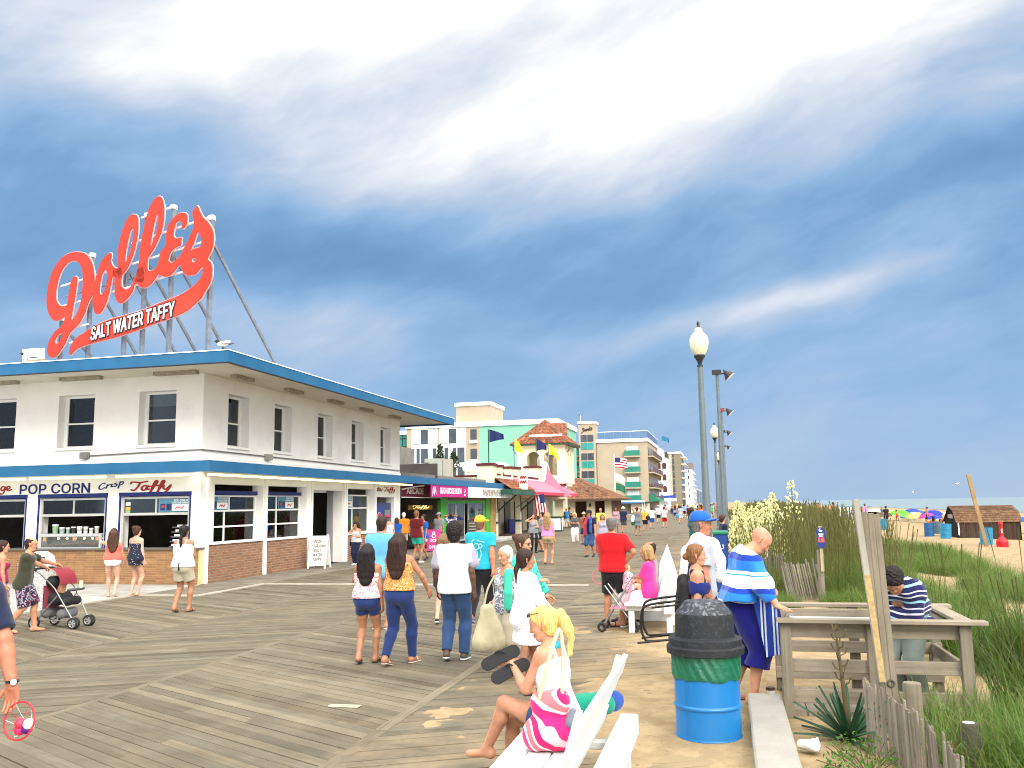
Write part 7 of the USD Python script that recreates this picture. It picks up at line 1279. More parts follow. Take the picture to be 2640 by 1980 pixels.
 def torsofill(g, hem, neckz, o, flare=0.0, arms=0.0, ol=.014, deep=0.0, low=True):
  for gr, a, b, ra, rb, k, n, f in sel('torso', 'pelvis') + ([] if deep else sel('shoulder')): oo = o + (.020 if gr == 'pelvis' and bk_ not in ('briefs', 'none') else 0); g.cap(a, b, ra + oo, rb + oo, k, n, f)
  if low: yv = T @ V3(0, 1, 0); g.cap(to(-.085 - flare * .5, 0, hem + .05), to(.085 + flare * .5, 0, hem + .05), .115 + o + flare, k=.06, n=yv, f=1.15); g.cap(to(-.07, 0, 1.05), to(.07, 0, 1.05), .11 + o + flare * .6, k=.06, n=yv, f=1.15)
  g.plane(to(0, 0, hem), zdn); g.plane(to(0, 0, neckz), T @ V3(0, .35 if not deep else .1, 1) / (1.06 if not deep else 1.005))
  if arms:
   for i in (0, 1):
    a, b = J['sh%d' % i], J['el%d' % i]; 
    if arms <= 1: e = a + (b - a) * arms; d = (b - a) / np.linalg.norm(b - a); g.cap(a, e, .062 + ol, .052 + ol + .012, .03, cut=[(e, d)])
    else: e = J['wr%d' % i]; e2 = b + (e - b) * (arms - 1); d = (e - b) / np.linalg.norm(e - b); g.cap(a, b, .06 + ol, .048 + ol, .03); g.cap(b, e2, .048 + ol, .04 + ol * 1.3, .02, cut=[(e2, d)])
 hemz = P.get('hem', .86)
 if tk == 'tee': garment('shirt', tm, lambda g: torsofill(g, hemz, 1.475, loose, P.get('flare', .0), P.get('sleeve', .62)), .017, 7.0)
 if tk == 'longtee': garment('shirt', tm, lambda g: torsofill(g, hemz, 1.475, loose, P.get('flare', .0), P.get('sleeve', 1.9), .02), .024, 7.0)
 if tk in ('tank', 'cami', 'band'):
  nz_ = {'tank': 1.375, 'cami': 1.335, 'band': 1.33}[tk]; garment('top', tm, lambda g: torsofill(g, hemz, nz_, loose * .7, P.get('flare', .0), 0, deep=1), .014, 8.0)
  if tk != 'band':
   g = Field(lo, hi, max(hh * .7, .006)); wd = .024 if tk == 'tank' else .009
   for sg2 in (-1, 1): g.cap(to(sg2 * .085, -.095, 1.33), to(sg2 * .085, -.06, 1.455), wd, k=.01); g.cap(to(sg2 * .085, -.06, 1.455), to(sg2 * .085, .045, 1.45), wd, k=.01); g.cap(to(sg2 * .085, .045, 1.45), to(sg2 * .082, .11, 1.31), wd, k=.01)
   emit('strap', g.mesh(), tm)
 bo = P.get('bloose', .022)
 def legfill(g, frac, o0, o1):
  for gr, a, b, ra, rb, k, n, f in sel('pelvis'): g.cap(a, b, ra + .012, rb + .012, k, n, f)
  for i in (0, 1):
   h_, kn, an = J['hip%d' % i], J['knee%d' % i], J['ank%d' % i]
   if frac <= 1: e = h_ + (kn - h_) * frac; d = (kn - h_) / np.linalg.norm(kn - h_); g.cap(h_, e, .093 + o0, .093 - .03 * frac + o1, .03, cut=[(e, d)])
   else:
    e = kn + (an - kn) * (frac - 1); d = (an - kn) / np.linalg.norm(an - kn)
    for gr, a, b, ra, rb, k, n, f in sel('thigh%d' % i): g.cap(a, b, ra + o0 + .012, rb + o0 + .012, k, n, f)
    for gr, a, b, ra, rb, k, n, f in sel('shin%d' % i): g.cap(a, b, ra + o1 + .012, rb + o1 + .014, k, n, f, cut=[(e, d)])
  g.plane(to(0, 0, P.get('waistz', 1.04)), zup)
 if bk_ in ('shorts', 'pants', 'briefs', 'capri'): garment({'shorts': 'shorts', 'pants': 'trousers', 'briefs': 'swim_bottoms', 'capri': 'trousers'}[bk_], bm, lambda g: legfill(g, P.get('leg', {'shorts': .85, 'pants': 2.0, 'briefs': .12, 'capri': 1.5}[bk_]), *((bo, bo + .012) if bk_ == 'shorts' else (.004, .0) if bk_ == 'briefs' else (P.get('pl', .008), P.get('pl', .008)))), {'shorts': .02, 'pants': .008, 'capri': .010}.get(bk_, .003), 9.0)
 if bk_ in ('skirt', 'dress'):
  def fill(g):
   hz = P.get('skirt', .55); 
   for gr, a, b, ra, rb, k, n, f in sel('pelvis'): g.cap(a, b, ra + .014, rb + .014, k, n, f)
   g.cap(to(0, 0, .95), to(0, 0, hz), .13, .17 + P.get('flare', .03), .05, T @ V3(0, 1, 0), 1.1); g.plane(to(0, 0, hz), zdn); g.plane(to(0, 0, 1.06), zup)
  garment('skirt', bm, fill, .03, 8.0)
 for e in extra:
  if e[0] == 'cape':
   _, nm, m_, hem, flare, tilt, inc = e
   def fill(g):
    yv = T @ V3(0, 1, 0)
    for gr, a, b, ra, rb, k, n, f in sel('shoulder', 'uarm0', 'uarm1'): g.cap(a, b, ra + .022, rb + .032, .06)
    g.cap(to(-.12, -.02, 1.36), to(.12, -.02, 1.36), .122, k=.08, n=yv, f=1.1); g.cap(to(-.13, -.03, 1.15), to(.13, -.03, 1.15), .128 + flare * .5, k=.08, n=yv, f=1.1); g.cap(to(-.13 - flare * .4, -.04, hem), to(.13 + flare * .4, -.04, hem), .13 + flare, k=.08, n=yv, f=1.1)
    for i in inc: g.cap(J['el%d' % i], J['el%d' % i] + (J['wr%d' % i] - J['el%d' % i]) * .55, .09, .07, .06)
    d = V3(tilt, 0, -1); d /= np.linalg.norm(d); g.plane(to(0, 0, hem), d); g.plane(to(0, 0, 1.485), T @ V3(0, .5, 1)); g.cap(to(0, .02, 1.50), to(0, .06, 1.46), .075, k=.02, sub=True)
   garment(nm, m_, fill, .065, 7.0)
  if e[0] == 'band':
   _, nm, m_, pts, r, f, amp = e; pts = [to(*p) for p in pts]
   def fill2(g):
    for k in range(len(pts) - 1): mid = (pts[k] + pts[k + 1]) / 2; d = pts[k + 1] - pts[k]; g.cap(pts[k], pts[k + 1], r, r, .03)
   garment(nm, m_, fill2, amp, 9.0, .8, .15)
 # ---- shoes
 if shoes:
  sk, sm = shoes
  for i in (0, 1):
   hl, te, an = J['heel%d' % i], J['toe%d' % i], J['ank%d' % i]; fx = Field(np.minimum(hl, te) - .1, np.maximum(np.maximum(hl, te), an) + .1, max(hh * .6, .006)); zv = V3(0, 0, 1); fd = (te - hl) / np.linalg.norm(te - hl)
   if sk == 'shoe': fx.cap(hl + V3(0, 0, .012), te + V3(0, 0, .008), .044, .036, .02, zv, 1.1); fx.cap(an + V3(0, 0, -.01), an + V3(0, 0, -.03), .043, k=.02)
   else: fx.cap(hl - V3(0, 0, .03), te - V3(0, 0, .022), .044, .04, .01, zv, 4.0); fx.cap(hl + fd * .11 + np.cross(fd, zv) * .04, hl + fd * .12 + V3(0, 0, .045), .011, k=.01); fx.cap(hl + fd * .12 + V3(0, 0, .045), hl + fd * .11 - np.cross(fd, zv) * .04, .011, k=.01)
   sh_ = emit('shoe' if sk == 'shoe' else 'sandal', fx.mesh(), sm)
   if sk == 'shoe' and near: fy = Field(np.minimum(hl, te) - .08, np.maximum(hl, te) + .08, max(hh * .5, .006)); fy.cap(hl - V3(0, 0, .026), te - V3(0, 0, .020), .047, .039, .01, zv, 3.0); emit('sole', fy.mesh(), SOLE, parent=sh_)
   if P.get('socks'): fz = Field(an - .12, an + .2, max(hh * .6, .006)); up = J['knee%d' % i] - an; up /= np.linalg.norm(up); fz.cap(an, an + up * P['socks'], .043, .046, .01, cut=[(an + up * P['socks'], up)]); emit('sock', fz.mesh(), PWHITE)
 c_, s_ = math.cos(math.radians(face)), math.sin(math.radians(face)); W = lambda p: V3(x, y, zb) + np.array([[c_, -s_, 0], [s_, c_, 0], [0, 0, 1]]) @ (np.asarray(p) * s)
 return t, W, J, put
# ------------------------------------------------------------------ who stands where
def st(fx, fy, hx, hy):
 g = G(fx, fy); return dict(pos=(g[0], g[1]), h=float(PY(hx, hy, g[1])[2]))
def hd(hx, hy, y, dx=0.0):
 p = PY(hx, hy, y); return dict(pos=(p[0] + dx, y), h=float(p[2]))
C = cloth
W_TEE = C('white', (.64, .64, .66)); JEANS = C('denim_dark', (.012, .030, .13)); DENIM = C('denim_mid', (.03, .075, .19)); DENIML = C('denim_pale', (.42, .52, .62)); BLACKC = C('black', (.012, .012, .016)); NAVYC = C('navy', (.010, .016, .055)); KHAKI = C('khaki', (.52, .47, .34)); GREYC = C('heather_grey', (.26, .28, .31)); CYAN = C('cyan', (.015, .40, .55)); SKY = C('sky_blue', (.10, .33, .72)); REDC = C('red_tee', (.55, .004, .010)); MAROONC = C('maroon_tee', (.14, .006, .012)); ROYAL = C('royal_blue', (.010, .10, .48)); ORANGE = C('orange', (.75, .19, .01)); TURQ = C('turquoise', (.03, .52, .40)); HOTP = C('hot_pink', (.80, .03, .22)); PINKC = C('pink', (.80, .20, .50)); YEL = C('yellow', (.78, .58, .08)); CORAL = C('coral', (.75, .12, .09)); OLIVE = C('olive', (.045, .048, .026)); AQUA = C('aqua', (.05, .55, .38)); LAV = C('lavender_grey', (.38, .37, .48))
SH_DK, SH_GR, SA_DK, SA_TAN, SA_WH = C('shoe_dark', (.03, .03, .035)), C('shoe_green', (.06, .12, .10)), C('sandal_dark', (.03, .018, .014)), C('sandal_tan', (.3, .17, .08)), C('sandal_white', (.55, .48, .38))
# ---- left group at the counter
person('man cut by left edge in navy tee with wristwatch holding a red net', (-4.55, 4.40), 1.90, 62, 'red', ('short', 'grey'), ('tee', NAVYC), ('pants', C('charcoal', (.03, .028, .028))), ('shoe', SH_DK), dict(bulk=1.06, sleeve=.85, worldR=(-4.215, 4.55, 1.0), handR=(.1, .1, -1), palmR=(-.6, -.6, 0), curlR=.5, loose=.022))
person('balding man in olive tee and floral board shorts pushing the stroller', **st(45, 1367, 55, 1163), face=-62, skin='fair', hair=('balding', 'dkbrown'), top=('tee', OLIVE), bottom=('shorts', pattern('floral_shorts', 'blotch', [(.012, .012, .03), (.012, .012, .03), (.10, .008, .03), (.35, .36, .45), (.012, .012, .03)], 16)), pose=dict(bulk=1.08, lean=.12, stride=-.2, worldR=(-11.62, 13.35, .98), worldL=(-11.60, 13.75, .98), leg=1.0, bloose=.035, hem=.80, curl=.9))
person('woman with dark ponytail half hidden behind man in olive tee', (-12.6, 13.2), 1.52, -40, 'fair', ('lowpony', 'dkbrown'), ('band', C('magenta_suit', (.35, .01, .10))), ('skirt', pattern('beach_wrap', 'stripe', [(1, (.7, .7, .7)), (1, (.02, .22, .6)), (1, (.6, .02, .12))], 3.0)), None, dict(sex='f', hem=.92, skirt=.62))
person('woman in white tee with black fringe standing at the far left counter', (-21.0, 20.1), 1.62, 25, 'tan', ('long', 'dkbrown'), ('tee', pattern('fringe_tee', 'blotch', [(.72, .72, .72), (.72, .72, .72), (.72, .72, .72), (.03, .03, .05)], 9)), ('shorts', DENIM), ('sandal', SA_DK), dict(sex='f', leg=.3))
person('barefoot girl in coral top and white bikini bottoms reaching to the counter', **st(240, 1291, 245, 1143), face=28, skin='pale', hair=('long', 'brown'), top=('cami', CORAL), bottom=('briefs', C('bikini_white', (.72, .78, .74))), pose=dict(sex='f', stride=-.16, hem=.96, flare=.012, worldL=(-14.95, 18.75, 1.22), poleL=(-1, -.2, -.6), handL=(-.9, .3, .5), curlL=.15))
person('barefoot girl with bun in navy polka dot swimdress beside coral top girl', **st(290, 1288, 297, 1138), face=-6, skin='pale', hair=('bun', 'brown'), top=('band', pattern('polka', 'spot', [(.7, .7, .7), (.012, .014, .035), (.012, .014, .035), (.012, .014, .035), (.012, .014, .035)], 26)), bottom=('skirt', pattern('polka', 'spot', [], 26)), pose=dict(sex='f', hem=.9, skirt=.78, flare=.02, feet=((.06, .05, 0), (-.06, -.05, 0))), extra=[('band', 'halter_strap', BLACKC, [(-.04, -.09, 1.30), (0, -.055, 1.50)], .012, 1, 0)])
person('woman in white sleeveless top and khaki shorts with long dark ponytail', **st(392, 1323, 397, 1137), face=4, skin='tan', hair=('lowpony', 'black'), top=('tank', W_TEE), bottom=('shorts', KHAKI), shoes=('sandal', SA_DK), pose=dict(sex='f', bulk=1.12, armR='front', armL='front', hem=.92, leg=.62, bloose=.03, stride=.1, loose=.024), extra=[('band', 'belt_strap', BLACKC, [(0, -.165, 1.0), (.0, -.17, .86)], .016, 1, 0)])
person('person in cyan tee standing in the open shop doorway behind the board sign', (-14.75, 29.0), 1.68, 170, 'fair', ('short', 'auburn'), ('tee', CYAN), ('shorts', KHAKI), ('shoe', SH_DK), dict(armR='hang'))
person('woman in white top and navy trousers eating outside the shop window', **st(769, 1221, 768, 1127), face=176, skin='fair', hair=('long', 'dkbrown'), top=('tank', W_TEE), bottom=('pants', NAVYC), shoes=('shoe', C('shoe_white', (.7, .7, .7))), pose=dict(sex='f', armR='face', armL='front', head=(0, .35), hem=.92, feet=((.05, .05, 0), (-.05, 0, 0))), extra=[('band', 'shoulder_bag', BLACKC, [(.2, -.02, .98), (.2, .02, .84)], .085, 1, .01)])
# ---- walking group in the middle
person('large man in sky blue tee seen from behind the two young women', **hd(825, 1118, 14), face=4, skin='tan', hair=('short', 'dkbrown'), top=('tee', SKY), bottom=('shorts', KHAKI), shoes=('shoe', SH_DK), pose=dict(bulk=1.18, loose=.026, armL='front', hem=.8))
person('young woman with long black hair in floral top and denim shorts', **st(793, 1433, 803, 1178), face=6, skin='tan', hair=('long', 'black'), top=('cami', pattern('floral_top', 'blotch', [(.72, .70, .70), (.72, .70, .70), (.30, .01, .08), (.72, .70, .70), (.55, .05, .15)], 34)), bottom=('shorts', JEANS), shoes=('sandal', SA_DK), pose=dict(sex='f', bulk=1.08, armL='front', poleL=(-1, .1, -.3), stride=.10, leg=.42, bloose=.008, hem=.97))
person('young woman in orange sequined tank top and skinny jeans walking away', **st(862, 1436, 870, 1155), face=-8, skin='tan', hair=('long', 'dkbrown'), top=('tank', pattern('sequin', 'blotch', [(.20, .06, .01), (.52, .18, .02), (.42, .13, .015), (.75, .55, .30), (.5, .17, .02)], 55)), bottom=('pants', JEANS), shoes=('sandal', SA_WH), pose=dict(sex='f', stride=.20, hem=1.0, armR=(.32, .25, .98), poleR=(1, -.6, 0), twist=.1, bulk=1.03))
person('boy with curly black hair in white and grey raglan tee', **st(984, 1427, 990, 1132), face=3, skin='dark', hair=('curly', 'black'), top=('tee', W_TEE), bottom=('pants', DENIM), shoes=('shoe', SH_GR), pose=dict(stride=.07, pl=.016, loose=.02, hem=.86, bulk=1.02), extra=[('band', 'raglan_sleeve', LAV, [(.19, 0, 1.415), (.245, .005, 1.24)], .080, 1, .01), ('band', 'raglan_sleeve', LAV, [(-.19, 0, 1.415), (-.245, .005, 1.24)], .080, 1, .01)])
person('girl with long light brown hair half hidden behind the raglan tee boy', **st(958, 1347, 962, 1155), face=5, skin='pale', hair=('long', 'ltbrown'), top=('cami', pattern('dark_print', 'blotch', [(.02, .02, .03), (.02, .02, .03), (.3, .3, .3)], 20)), bottom=('shorts', BLACKC), shoes=('shoe', SH_DK), pose=dict(sex='f', stride=.12, leg=.4, hem=1.0))
man = person('tall man in yellow cap, cyan printed tee and striped black track pants', **st(1040, 1343, 1037, 1117), face=-3, skin='red', hair=('short', 'ltbrown'), top=('tee', CYAN), bottom=('pants', BLACKC), shoes=('shoe', SH_DK), pose=dict(bulk=1.14, stride=.26, pl=.018, loose=.024, hem=.88), extra=[('cap', C('cap_yellow', (.70, .33, .02)), 1)])
t, W, J, put = man; prt = MB(); PRT = M('shirt_print', (.55, .72, .62), .7, .2)
for sx in (-.05, -.02, .01):
 k0, a0 = J['hip0'], J['knee0']; fd = V3(1, 0, 0); pts = [k0 + fd * .118 + V3(0, sx, -.02), k0 + (a0 - k0) * .5 + fd * .100 + V3(0, sx, 0), a0 + fd * .086 + V3(0, sx, 0), a0 + (J['ank0'] - a0) * .5 + fd * .088 + V3(0, sx * .8, 0), J['ank0'] + fd * .072 + V3(0, sx * .6, .06)]; MB().tube(put(spline(pts, 5)), .006, 5).build('side_stripe', PWHITE, t)
def back_print(shapes, J, put, t, mat, cz=1.24, yo=-.155):
 for g in shapes:
  mb = MB(); mb.prism(g, (0, 0, 0), (1, 0, 0), (0, 0, 1), .004)
  for v in mb.v: v[:] = put(np.array([J['to'](p[0], yo + .55 * p[0] ** 2 + .03 * (1 - ((p[2]) / .2) ** 2) * 0 + p[1], cz + p[2]) for p in v]))
  mb.build('shirt_print', mat, t)
ring = lambda x, y, r, w=.012: sg.Point(x, y).buffer(r).difference(sg.Point(x, y).buffer(r - w))
back_print([unary_union([ring(-.02, .02, .055), ring(.05, .03, .04), stroke([(-.06, -.04), (-.08, -.12), (-.06, -.17)], .012), stroke([(-.01, -.05), (0, -.12), (-.02, -.19)], .012), stroke([(.05, -.03), (.07, -.1), (.05, -.17)], .012), stroke([(0, .12), (.12, .09)], .014), stroke([(-.1, .1), (-.06, .14)], .02)])], J, put, t, M('print_pale_aqua', (.30, .66, .66), .7), 1.24, -.172)
back_print([sg.Point(-.11, .06).buffer(.025), sg.Point(-.03, -.2).buffer(.022), sg.box(.01, -.215, .05, -.18)], J, put, t, M('print_lime', (.45, .62, .25), .7), 1.24, -.172)
# ---- women by the near bench
person('white haired older woman facing the camera with aqua towel and glasses', **hd(1093, 1183, 10.4), face=150, skin='fair', hair=('short', 'white'), top=('tank', pattern('grey_print', 'blotch', [(.55, .55, .55), (.12, .14, .2), (.6, .58, .58)], 18)), bottom=('capri', KHAKI), shoes=('sandal', SA_TAN), pose=dict(sex='f', head=(-.1, .05), hem=.85, armL='down', armR='bag'), extra=[('band', 'aqua_towel', AQUA, [(-.1, -.08, 1.1), (-.12, -.06, 1.42), (-.14, .10, 1.40), (-.16, .14, 1.15), (-.15, .13, .95)], .052, 1, .05)])
person('woman with brown top bun and sunglasses in an aqua cover-up', **hd(1130, 1158, 11.0), face=-105, skin='fair', hair=('bun', 'brown'), top=('longtee', pattern('aqua_print', 'blotch', [(.05, .55, .38), (.05, .55, .38), (.02, .22, .25), (.08, .6, .45)], 7)), bottom=('skirt', AQUA), shoes=('sandal', SA_TAN), pose=dict(sex='f', hem=.72, flare=.06, loose=.035, armR='front', armL=(-.22, .25, .92), skirt=.7), extra=[('glasses',)])
person('dark haired woman in white lace cover-up seen in profile', **hd(1135, 1190, 9.5), face=-62, skin='tan', hair=('lowpony', 'dkbrown'), top=('longtee', pattern('white_lace', 'blotch', [(.72, .73, .75), (.74, .75, .77), (.42, .44, .50), (.74, .75, .77), (.74, .75, .77)], 38)), bottom=('shorts', NAVYC), shoes=('sandal', SA_DK), pose=dict(sex='f', bulk=1.12, hem=.62, flare=.035, loose=.028, armR=(.30, .26, .92), armL='front', leg=.55, palmR=(0, 0, -1), curlR=.8))
Q = person('seated blonde woman with high ponytail in white racer tank on the near bench', (-1.22, 6.25), 1.58, 76, 'fair', ('ponytail', 'blonde'), ('tank', W_TEE), ('shorts', DENIM), None, dict(sex='f', hip=.60, lean=.10, feet=((.10, .50, .02), (-.02, .62, .22)), kneepole=(-.05, .6, 1), armL=(-.08, .34, .98), armR=(.10, .38, .96), poleL=(-.5, -.5, -1), curl=.9, palmL=(.6, -.2, -.6), leg=.4, hem=.90, head=(.25, .15), bulk=1.05), extra=[('glasses', .095), ('band', 'halter_tie', C('halter_teal', (.02, .35, .45)), [(-.05, -.07, 1.46), (0, -.085, 1.475), (.05, -.07, 1.46)], .022, 1, .01)])
# ---- right-hand standing group
R_ = person('man in bright red tee and black shorts, hand on hip', **st(1328, 1355, 1322, 1118), face=-4, skin='tan', hair=('balding', 'grey'), top=('tee', REDC), bottom=('shorts', BLACKC), shoes=('shoe', SH_DK), pose=dict(bulk=1.08, armR='hip', armL='front', socks=.13, leg=.86, sleeve=.8, hem=.88, loose=.026, feet=((.14, .03, 0), (-.12, -.03, 0))))
person('man in blue cap and grey tee with white towel over his shoulder', **hd(1512, 1110, 10.6), face=-84, skin='red', hair=('short', 'grey'), top=('tee', C('pale_grey_tee', (.45, .48, .55))), bottom=('shorts', NAVYC), shoes=('shoe', SH_DK), pose=dict(bulk=1.12, head=(-.05, .02), sleeve=.75), extra=[('cap', C('cap_blue', (.01, .11, .50)), 1), ('band', 'white_towel', C('towel_white', (.74, .74, .75), .6), [(.14, -.22, .72), (.13, -.20, 1.05), (.11, -.15, 1.34), (.10, -.04, 1.475), (.05, .11, 1.42), (.02, .17, 1.25), (.0, .18, 1.08)], .068, 1, .035), ('band', 'towel_stripe', NAVYC, [(.19, -.21, .74), (.18, -.17, 1.06), (.165, -.11, 1.34)], .03, 1, .01)])
V_ = person('auburn haired girl in navy bikini carrying a black backpack chair', **hd(1503, 1180, 9.75), face=-86, skin='fair', hair=('lowbun', 'auburn'), top=('cami', C('bikini_navy', (.01, .02, .16))), bottom=('shorts', BLACKC), shoes=('sandal', SA_DK), pose=dict(sex='f', bulk=1.12, hem=1.19, leg=.4, armR='down', armL='down'), extra=[('band', 'backpack_strap', BLACKC, [(.10, -.13, 1.20), (.11, -.06, 1.455), (.12, .05, 1.44), (.14, .09, 1.28), (.16, .02, 1.12)], .022, 1, 0)])
person('bald man wrapped in blue and white striped towel leaning on the ramp rail', (.10, 9.42), 1.80, -80, 'fair', ('none', 'brown'), ('none', None), ('shorts', C('swim_blue', (.004, .006, .16))), None, dict(bulk=1.08, lean=.20, head=(-.05, .55), leg=1.32, bloose=.03, worldR=(.47, 8.95, .945), poleR=(0, -1, .2), handR=(.9, .4, -.15), palmR=(0, 0, -1), curlR=.1, armL='cross', waistz=1.0, feet=((.1, .06, 0), (-.1, -.1, 0))), extra=[('cape', 'striped_towel', pattern('towel_blue_white', 'stripe', [(1.6, (.72, .74, .76)), (.25, (.02, .25, .42)), (.5, (.6, .7, .75)), (1.7, (.012, .16, .55)), (.8, (.008, .04, .35)), (.3, (.6, .72, .75))], 3.1, axis='z', warp=.6), .97, .05, .12, [0, 1])])
person('curly dark haired person bent over in navy striped towel on the ramp', (1.72, 9.72), 1.62, 150, 'fair', ('curly', 'black'), ('none', None), ('pants', C('grey_green', (.22, .27, .24))), ('shoe', SH_DK), dict(sex='m', hip=.84, lean=.72, side=-.1, head=(.2, .45), pl=.03, armR='cross', armL='cross'), extra=[('cape', 'striped_towel', pattern('towel_navy_white', 'stripe', [(1.0, (.012, .015, .075)), (.35, (.60, .60, .66)), (.8, (.012, .015, .075)), (.3, (.6, .6, .66)), (1.2, (.012, .015, .075)), (.6, (.28, .55, .72))], 5.5, axis='z', warp=.9), .72, .05, 0, [0, 1])], z=.03)
person('woman in hot pink tee and white trousers sitting with the baby', (-1.28, 14.75), 1.66, 82, 'fair', ('bob', 'dirty'), ('tee', HOTP), ('capri', C('white_trousers', (.72, .70, .70))), ('sandal', SA_DK), dict(sex='f', hip=.56, feet=((.12, .50, 0), (-.10, .52, 0)), kneepole=(0, .4, 1), armR=(.05, .36, .86), armL=(-.05, .36, .80), pl=.03, hem=.88, sleeve=.75, head=(.1, .15)))
person('baby in pink zebra print top held on the seated woman\'s lap', (-1.62, 14.62), .78, -60, 'pale', ('buzz', 'dirty'), ('tee', pattern('zebra_pink', 'blotch', [(.75, .7, .7), (.6, .03, .2), (.75, .7, .7), (.05, .03, .04)], 22)), ('shorts', C('nappy_white', (.75, .75, .75))), None, dict(hip=.52, feet=((.15, .36, .12), (-.15, .36, .12)), kneepole=(0, .4, 1), bulk=1.35, armR='front', armL='hang', leg=.4), z=.42)
person('man sitting beyond the pink tee woman on the far bench', (-1.30, 15.25), 1.70, 84, 'tan', ('balding', 'dkbrown'), ('tee', GREYC), ('shorts', NAVYC), ('shoe', SH_DK), dict(hip=.56, feet=((.12, .50, 0), (-.10, .52, 0)), kneepole=(0, .4, 1), armR='front', armL=(-.2, .3, .75)))
# ---- arcade group
person('man in maroon printed tee and turquoise shorts outside the arcade', **st(900, 1217, 892, 1104), face=-12, skin='tan', hair=('short', 'auburn'), top=('tee', MAROONC), bottom=('shorts', TURQ), shoes=('shoe', C('shoe_white', (.7, .7, .7))), pose=dict(stride=.08, leg=.6, hem=.86))
person('woman in royal blue tee and pale denim shorts facing the arcade crowd', **st(915, 1210, 917, 1112), face=150, skin='tan', hair=('lowbun', 'black'), top=('tee', ROYAL), bottom=('shorts', DENIML), shoes=('shoe', SH_DK), pose=dict(sex='f', armR='front', leg=.45, stride=.1, hem=.84, flare=.02))
person('grey haired man in orange tee left of the maroon tee man', **hd(872, 1108, 36.5), face=30, skin='tan', hair=('short', 'white'), top=('tee', ORANGE), bottom=('shorts', KHAKI), shoes=('shoe', SH_DK), pose=dict(armL='front'))
person('child in blue tee left of the orange tee man', **hd(857, 1119, 35.5), face=20, skin='tan', hair=('bob', 'brown'), top=('tee', ROYAL), bottom=('shorts', NAVYC), shoes=('shoe', SH_DK), pose=dict())
person('person in red cap and sleeveless top at the vending machine', **hd(838, 1113, 31), face=30, skin='fair', hair=('short', 'grey'), top=('tank', pattern('pale_plaid', 'blotch', [(.5, .35, .38), (.6, .6, .62), (.4, .2, .25)], 20)), bottom=('shorts', DENIM), shoes=('shoe', SH_DK), pose=dict(), extra=[('cap', C('cap_red', (.45, .03, .08)), -1)])
person('man in grey printed tee and cap outside the green storefront', **hd(948, 1108, 38), face=165, skin='tan', hair=('short', 'dkbrown'), top=('tee', GREYC), bottom=('shorts', DENIM), shoes=('shoe', SH_DK), pose=dict(bulk=1.1), extra=[('cap', GREYC, 1)])
person('person in blue and white patterned shirt with hands behind the head', **hd(974, 1111, 39), face=10, skin='olive', hair=('short', 'black'), top=('tee', pattern('hawaiian', 'blotch', [(.02, .04, .25), (.02, .04, .25), (.7, .72, .78), (.05, .12, .4)], 11)), bottom=('shorts', NAVYC), shoes=('shoe', SH_DK), pose=dict(armR='up', armL='up'))
# ---- mid-distance walkers
person('long haired blonde woman in hot pink tank and tan shorts walking away', **st(1185, 1219, 1186, 1108), face=-4, skin='fair', hair=('long', 'dirty'), top=('cami', PINKC), bottom=('shorts', C('tan_shorts', (.52, .38, .22))), shoes=('sandal', SA_TAN), pose=dict(sex='f', stride=.08, leg=.42, hem=.95, bulk=1.06))
person('boy in grey tee and black shorts beside the pink tank woman', **st(1172, 1192, 1172, 1107), face=120, skin='fair', hair=('short', 'black'), top=('tee', GREYC), bottom=('shorts', BLACKC), shoes=('shoe', SH_DK), pose=dict(armR='front', bulk=1.06))
person('woman in grey dress and black leggings, hand at her ear', **st(1153, 1195, 1150, 1110), face=-150, skin='fair', hair=('long', 'dkbrown'), top=('tank', GREYC), bottom=('pants', BLACKC), shoes=('shoe', SH_DK), pose=dict(sex='f', hem=.66, flare=.035, armR=(.18, .1, 1.55), poleR=(1, 0, -1), armL='front'), extra=[('band', 'brown_bag', C('bag_brown', (.10, .05, .03)), [(.2, -.05, .85), (.2, .02, .75)], .08, 1, 0)])
person('woman in dark grey lettered tee and white trousers walking towards camera', **st(1243, 1173, 1245, 1108), face=178, skin='fair', hair=('bob', 'blonde'), top=('tee', C('charcoal_tee', (.09, .085, .095))), bottom=('pants', C('white_trousers', (.72, .70, .70))), shoes=('sandal', SA_DK), pose=dict(sex='f', armR='front', armL='front', stride=.07, pl=.03), extra=[('glasses',)])
person('man in navy tee with flag towel round his neck and denim shorts', **st(1276, 1203, 1272, 1103), face=165, skin='red', hair=('short', 'dkbrown'), top=('tee', NAVYC), bottom=('shorts', DENIM), shoes=('shoe', SH_DK), pose=dict(leg=1.1, stride=.1, head=(-.4, .1)), extra=[('cap', BLACKC, 1), ('band', 'flag_towel_blue', C('towel_blue', (.03, .09, .40)), [(-.10, .17, .95), (-.10, .15, 1.3), (-.07, .03, 1.49), (0, -.08, 1.49)], .05, 1, .02), ('band', 'flag_towel_red', C('towel_red', (.45, .03, .06)), [(.13, .16, .85), (.13, .16, 1.25), (.09, .05, 1.48), (0, -.08, 1.49)], .055, 1, .02)])
person('blonde woman in lavender tank beside the flag towel man', **hd(1301, 1112, 36), face=-170, skin='fair', hair=('bob', 'auburn'), top=('tank', LAV), bottom=('shorts', DENIM), shoes=('sandal', SA_DK), pose=dict(sex='f'))
person('man in yellow tee with sunglasses behind the lavender tank woman', **hd(1297, 1098, 50), face=175, skin='red', hair=('balding', 'ltbrown'), top=('tee', YEL), bottom=('shorts', KHAKI), shoes=('shoe', SH_DK), pose=dict())
person('person in tan cap behind the flag towel man', **hd(1261, 1107, 44), face=170, skin='tan', hair=('short', 'brown'), top=('tee', C('rust', (.28, .10, .06))), bottom=('shorts', NAVYC), shoes=('shoe', SH_DK), pose=dict(), extra=[('cap', KHAKI, 1)])
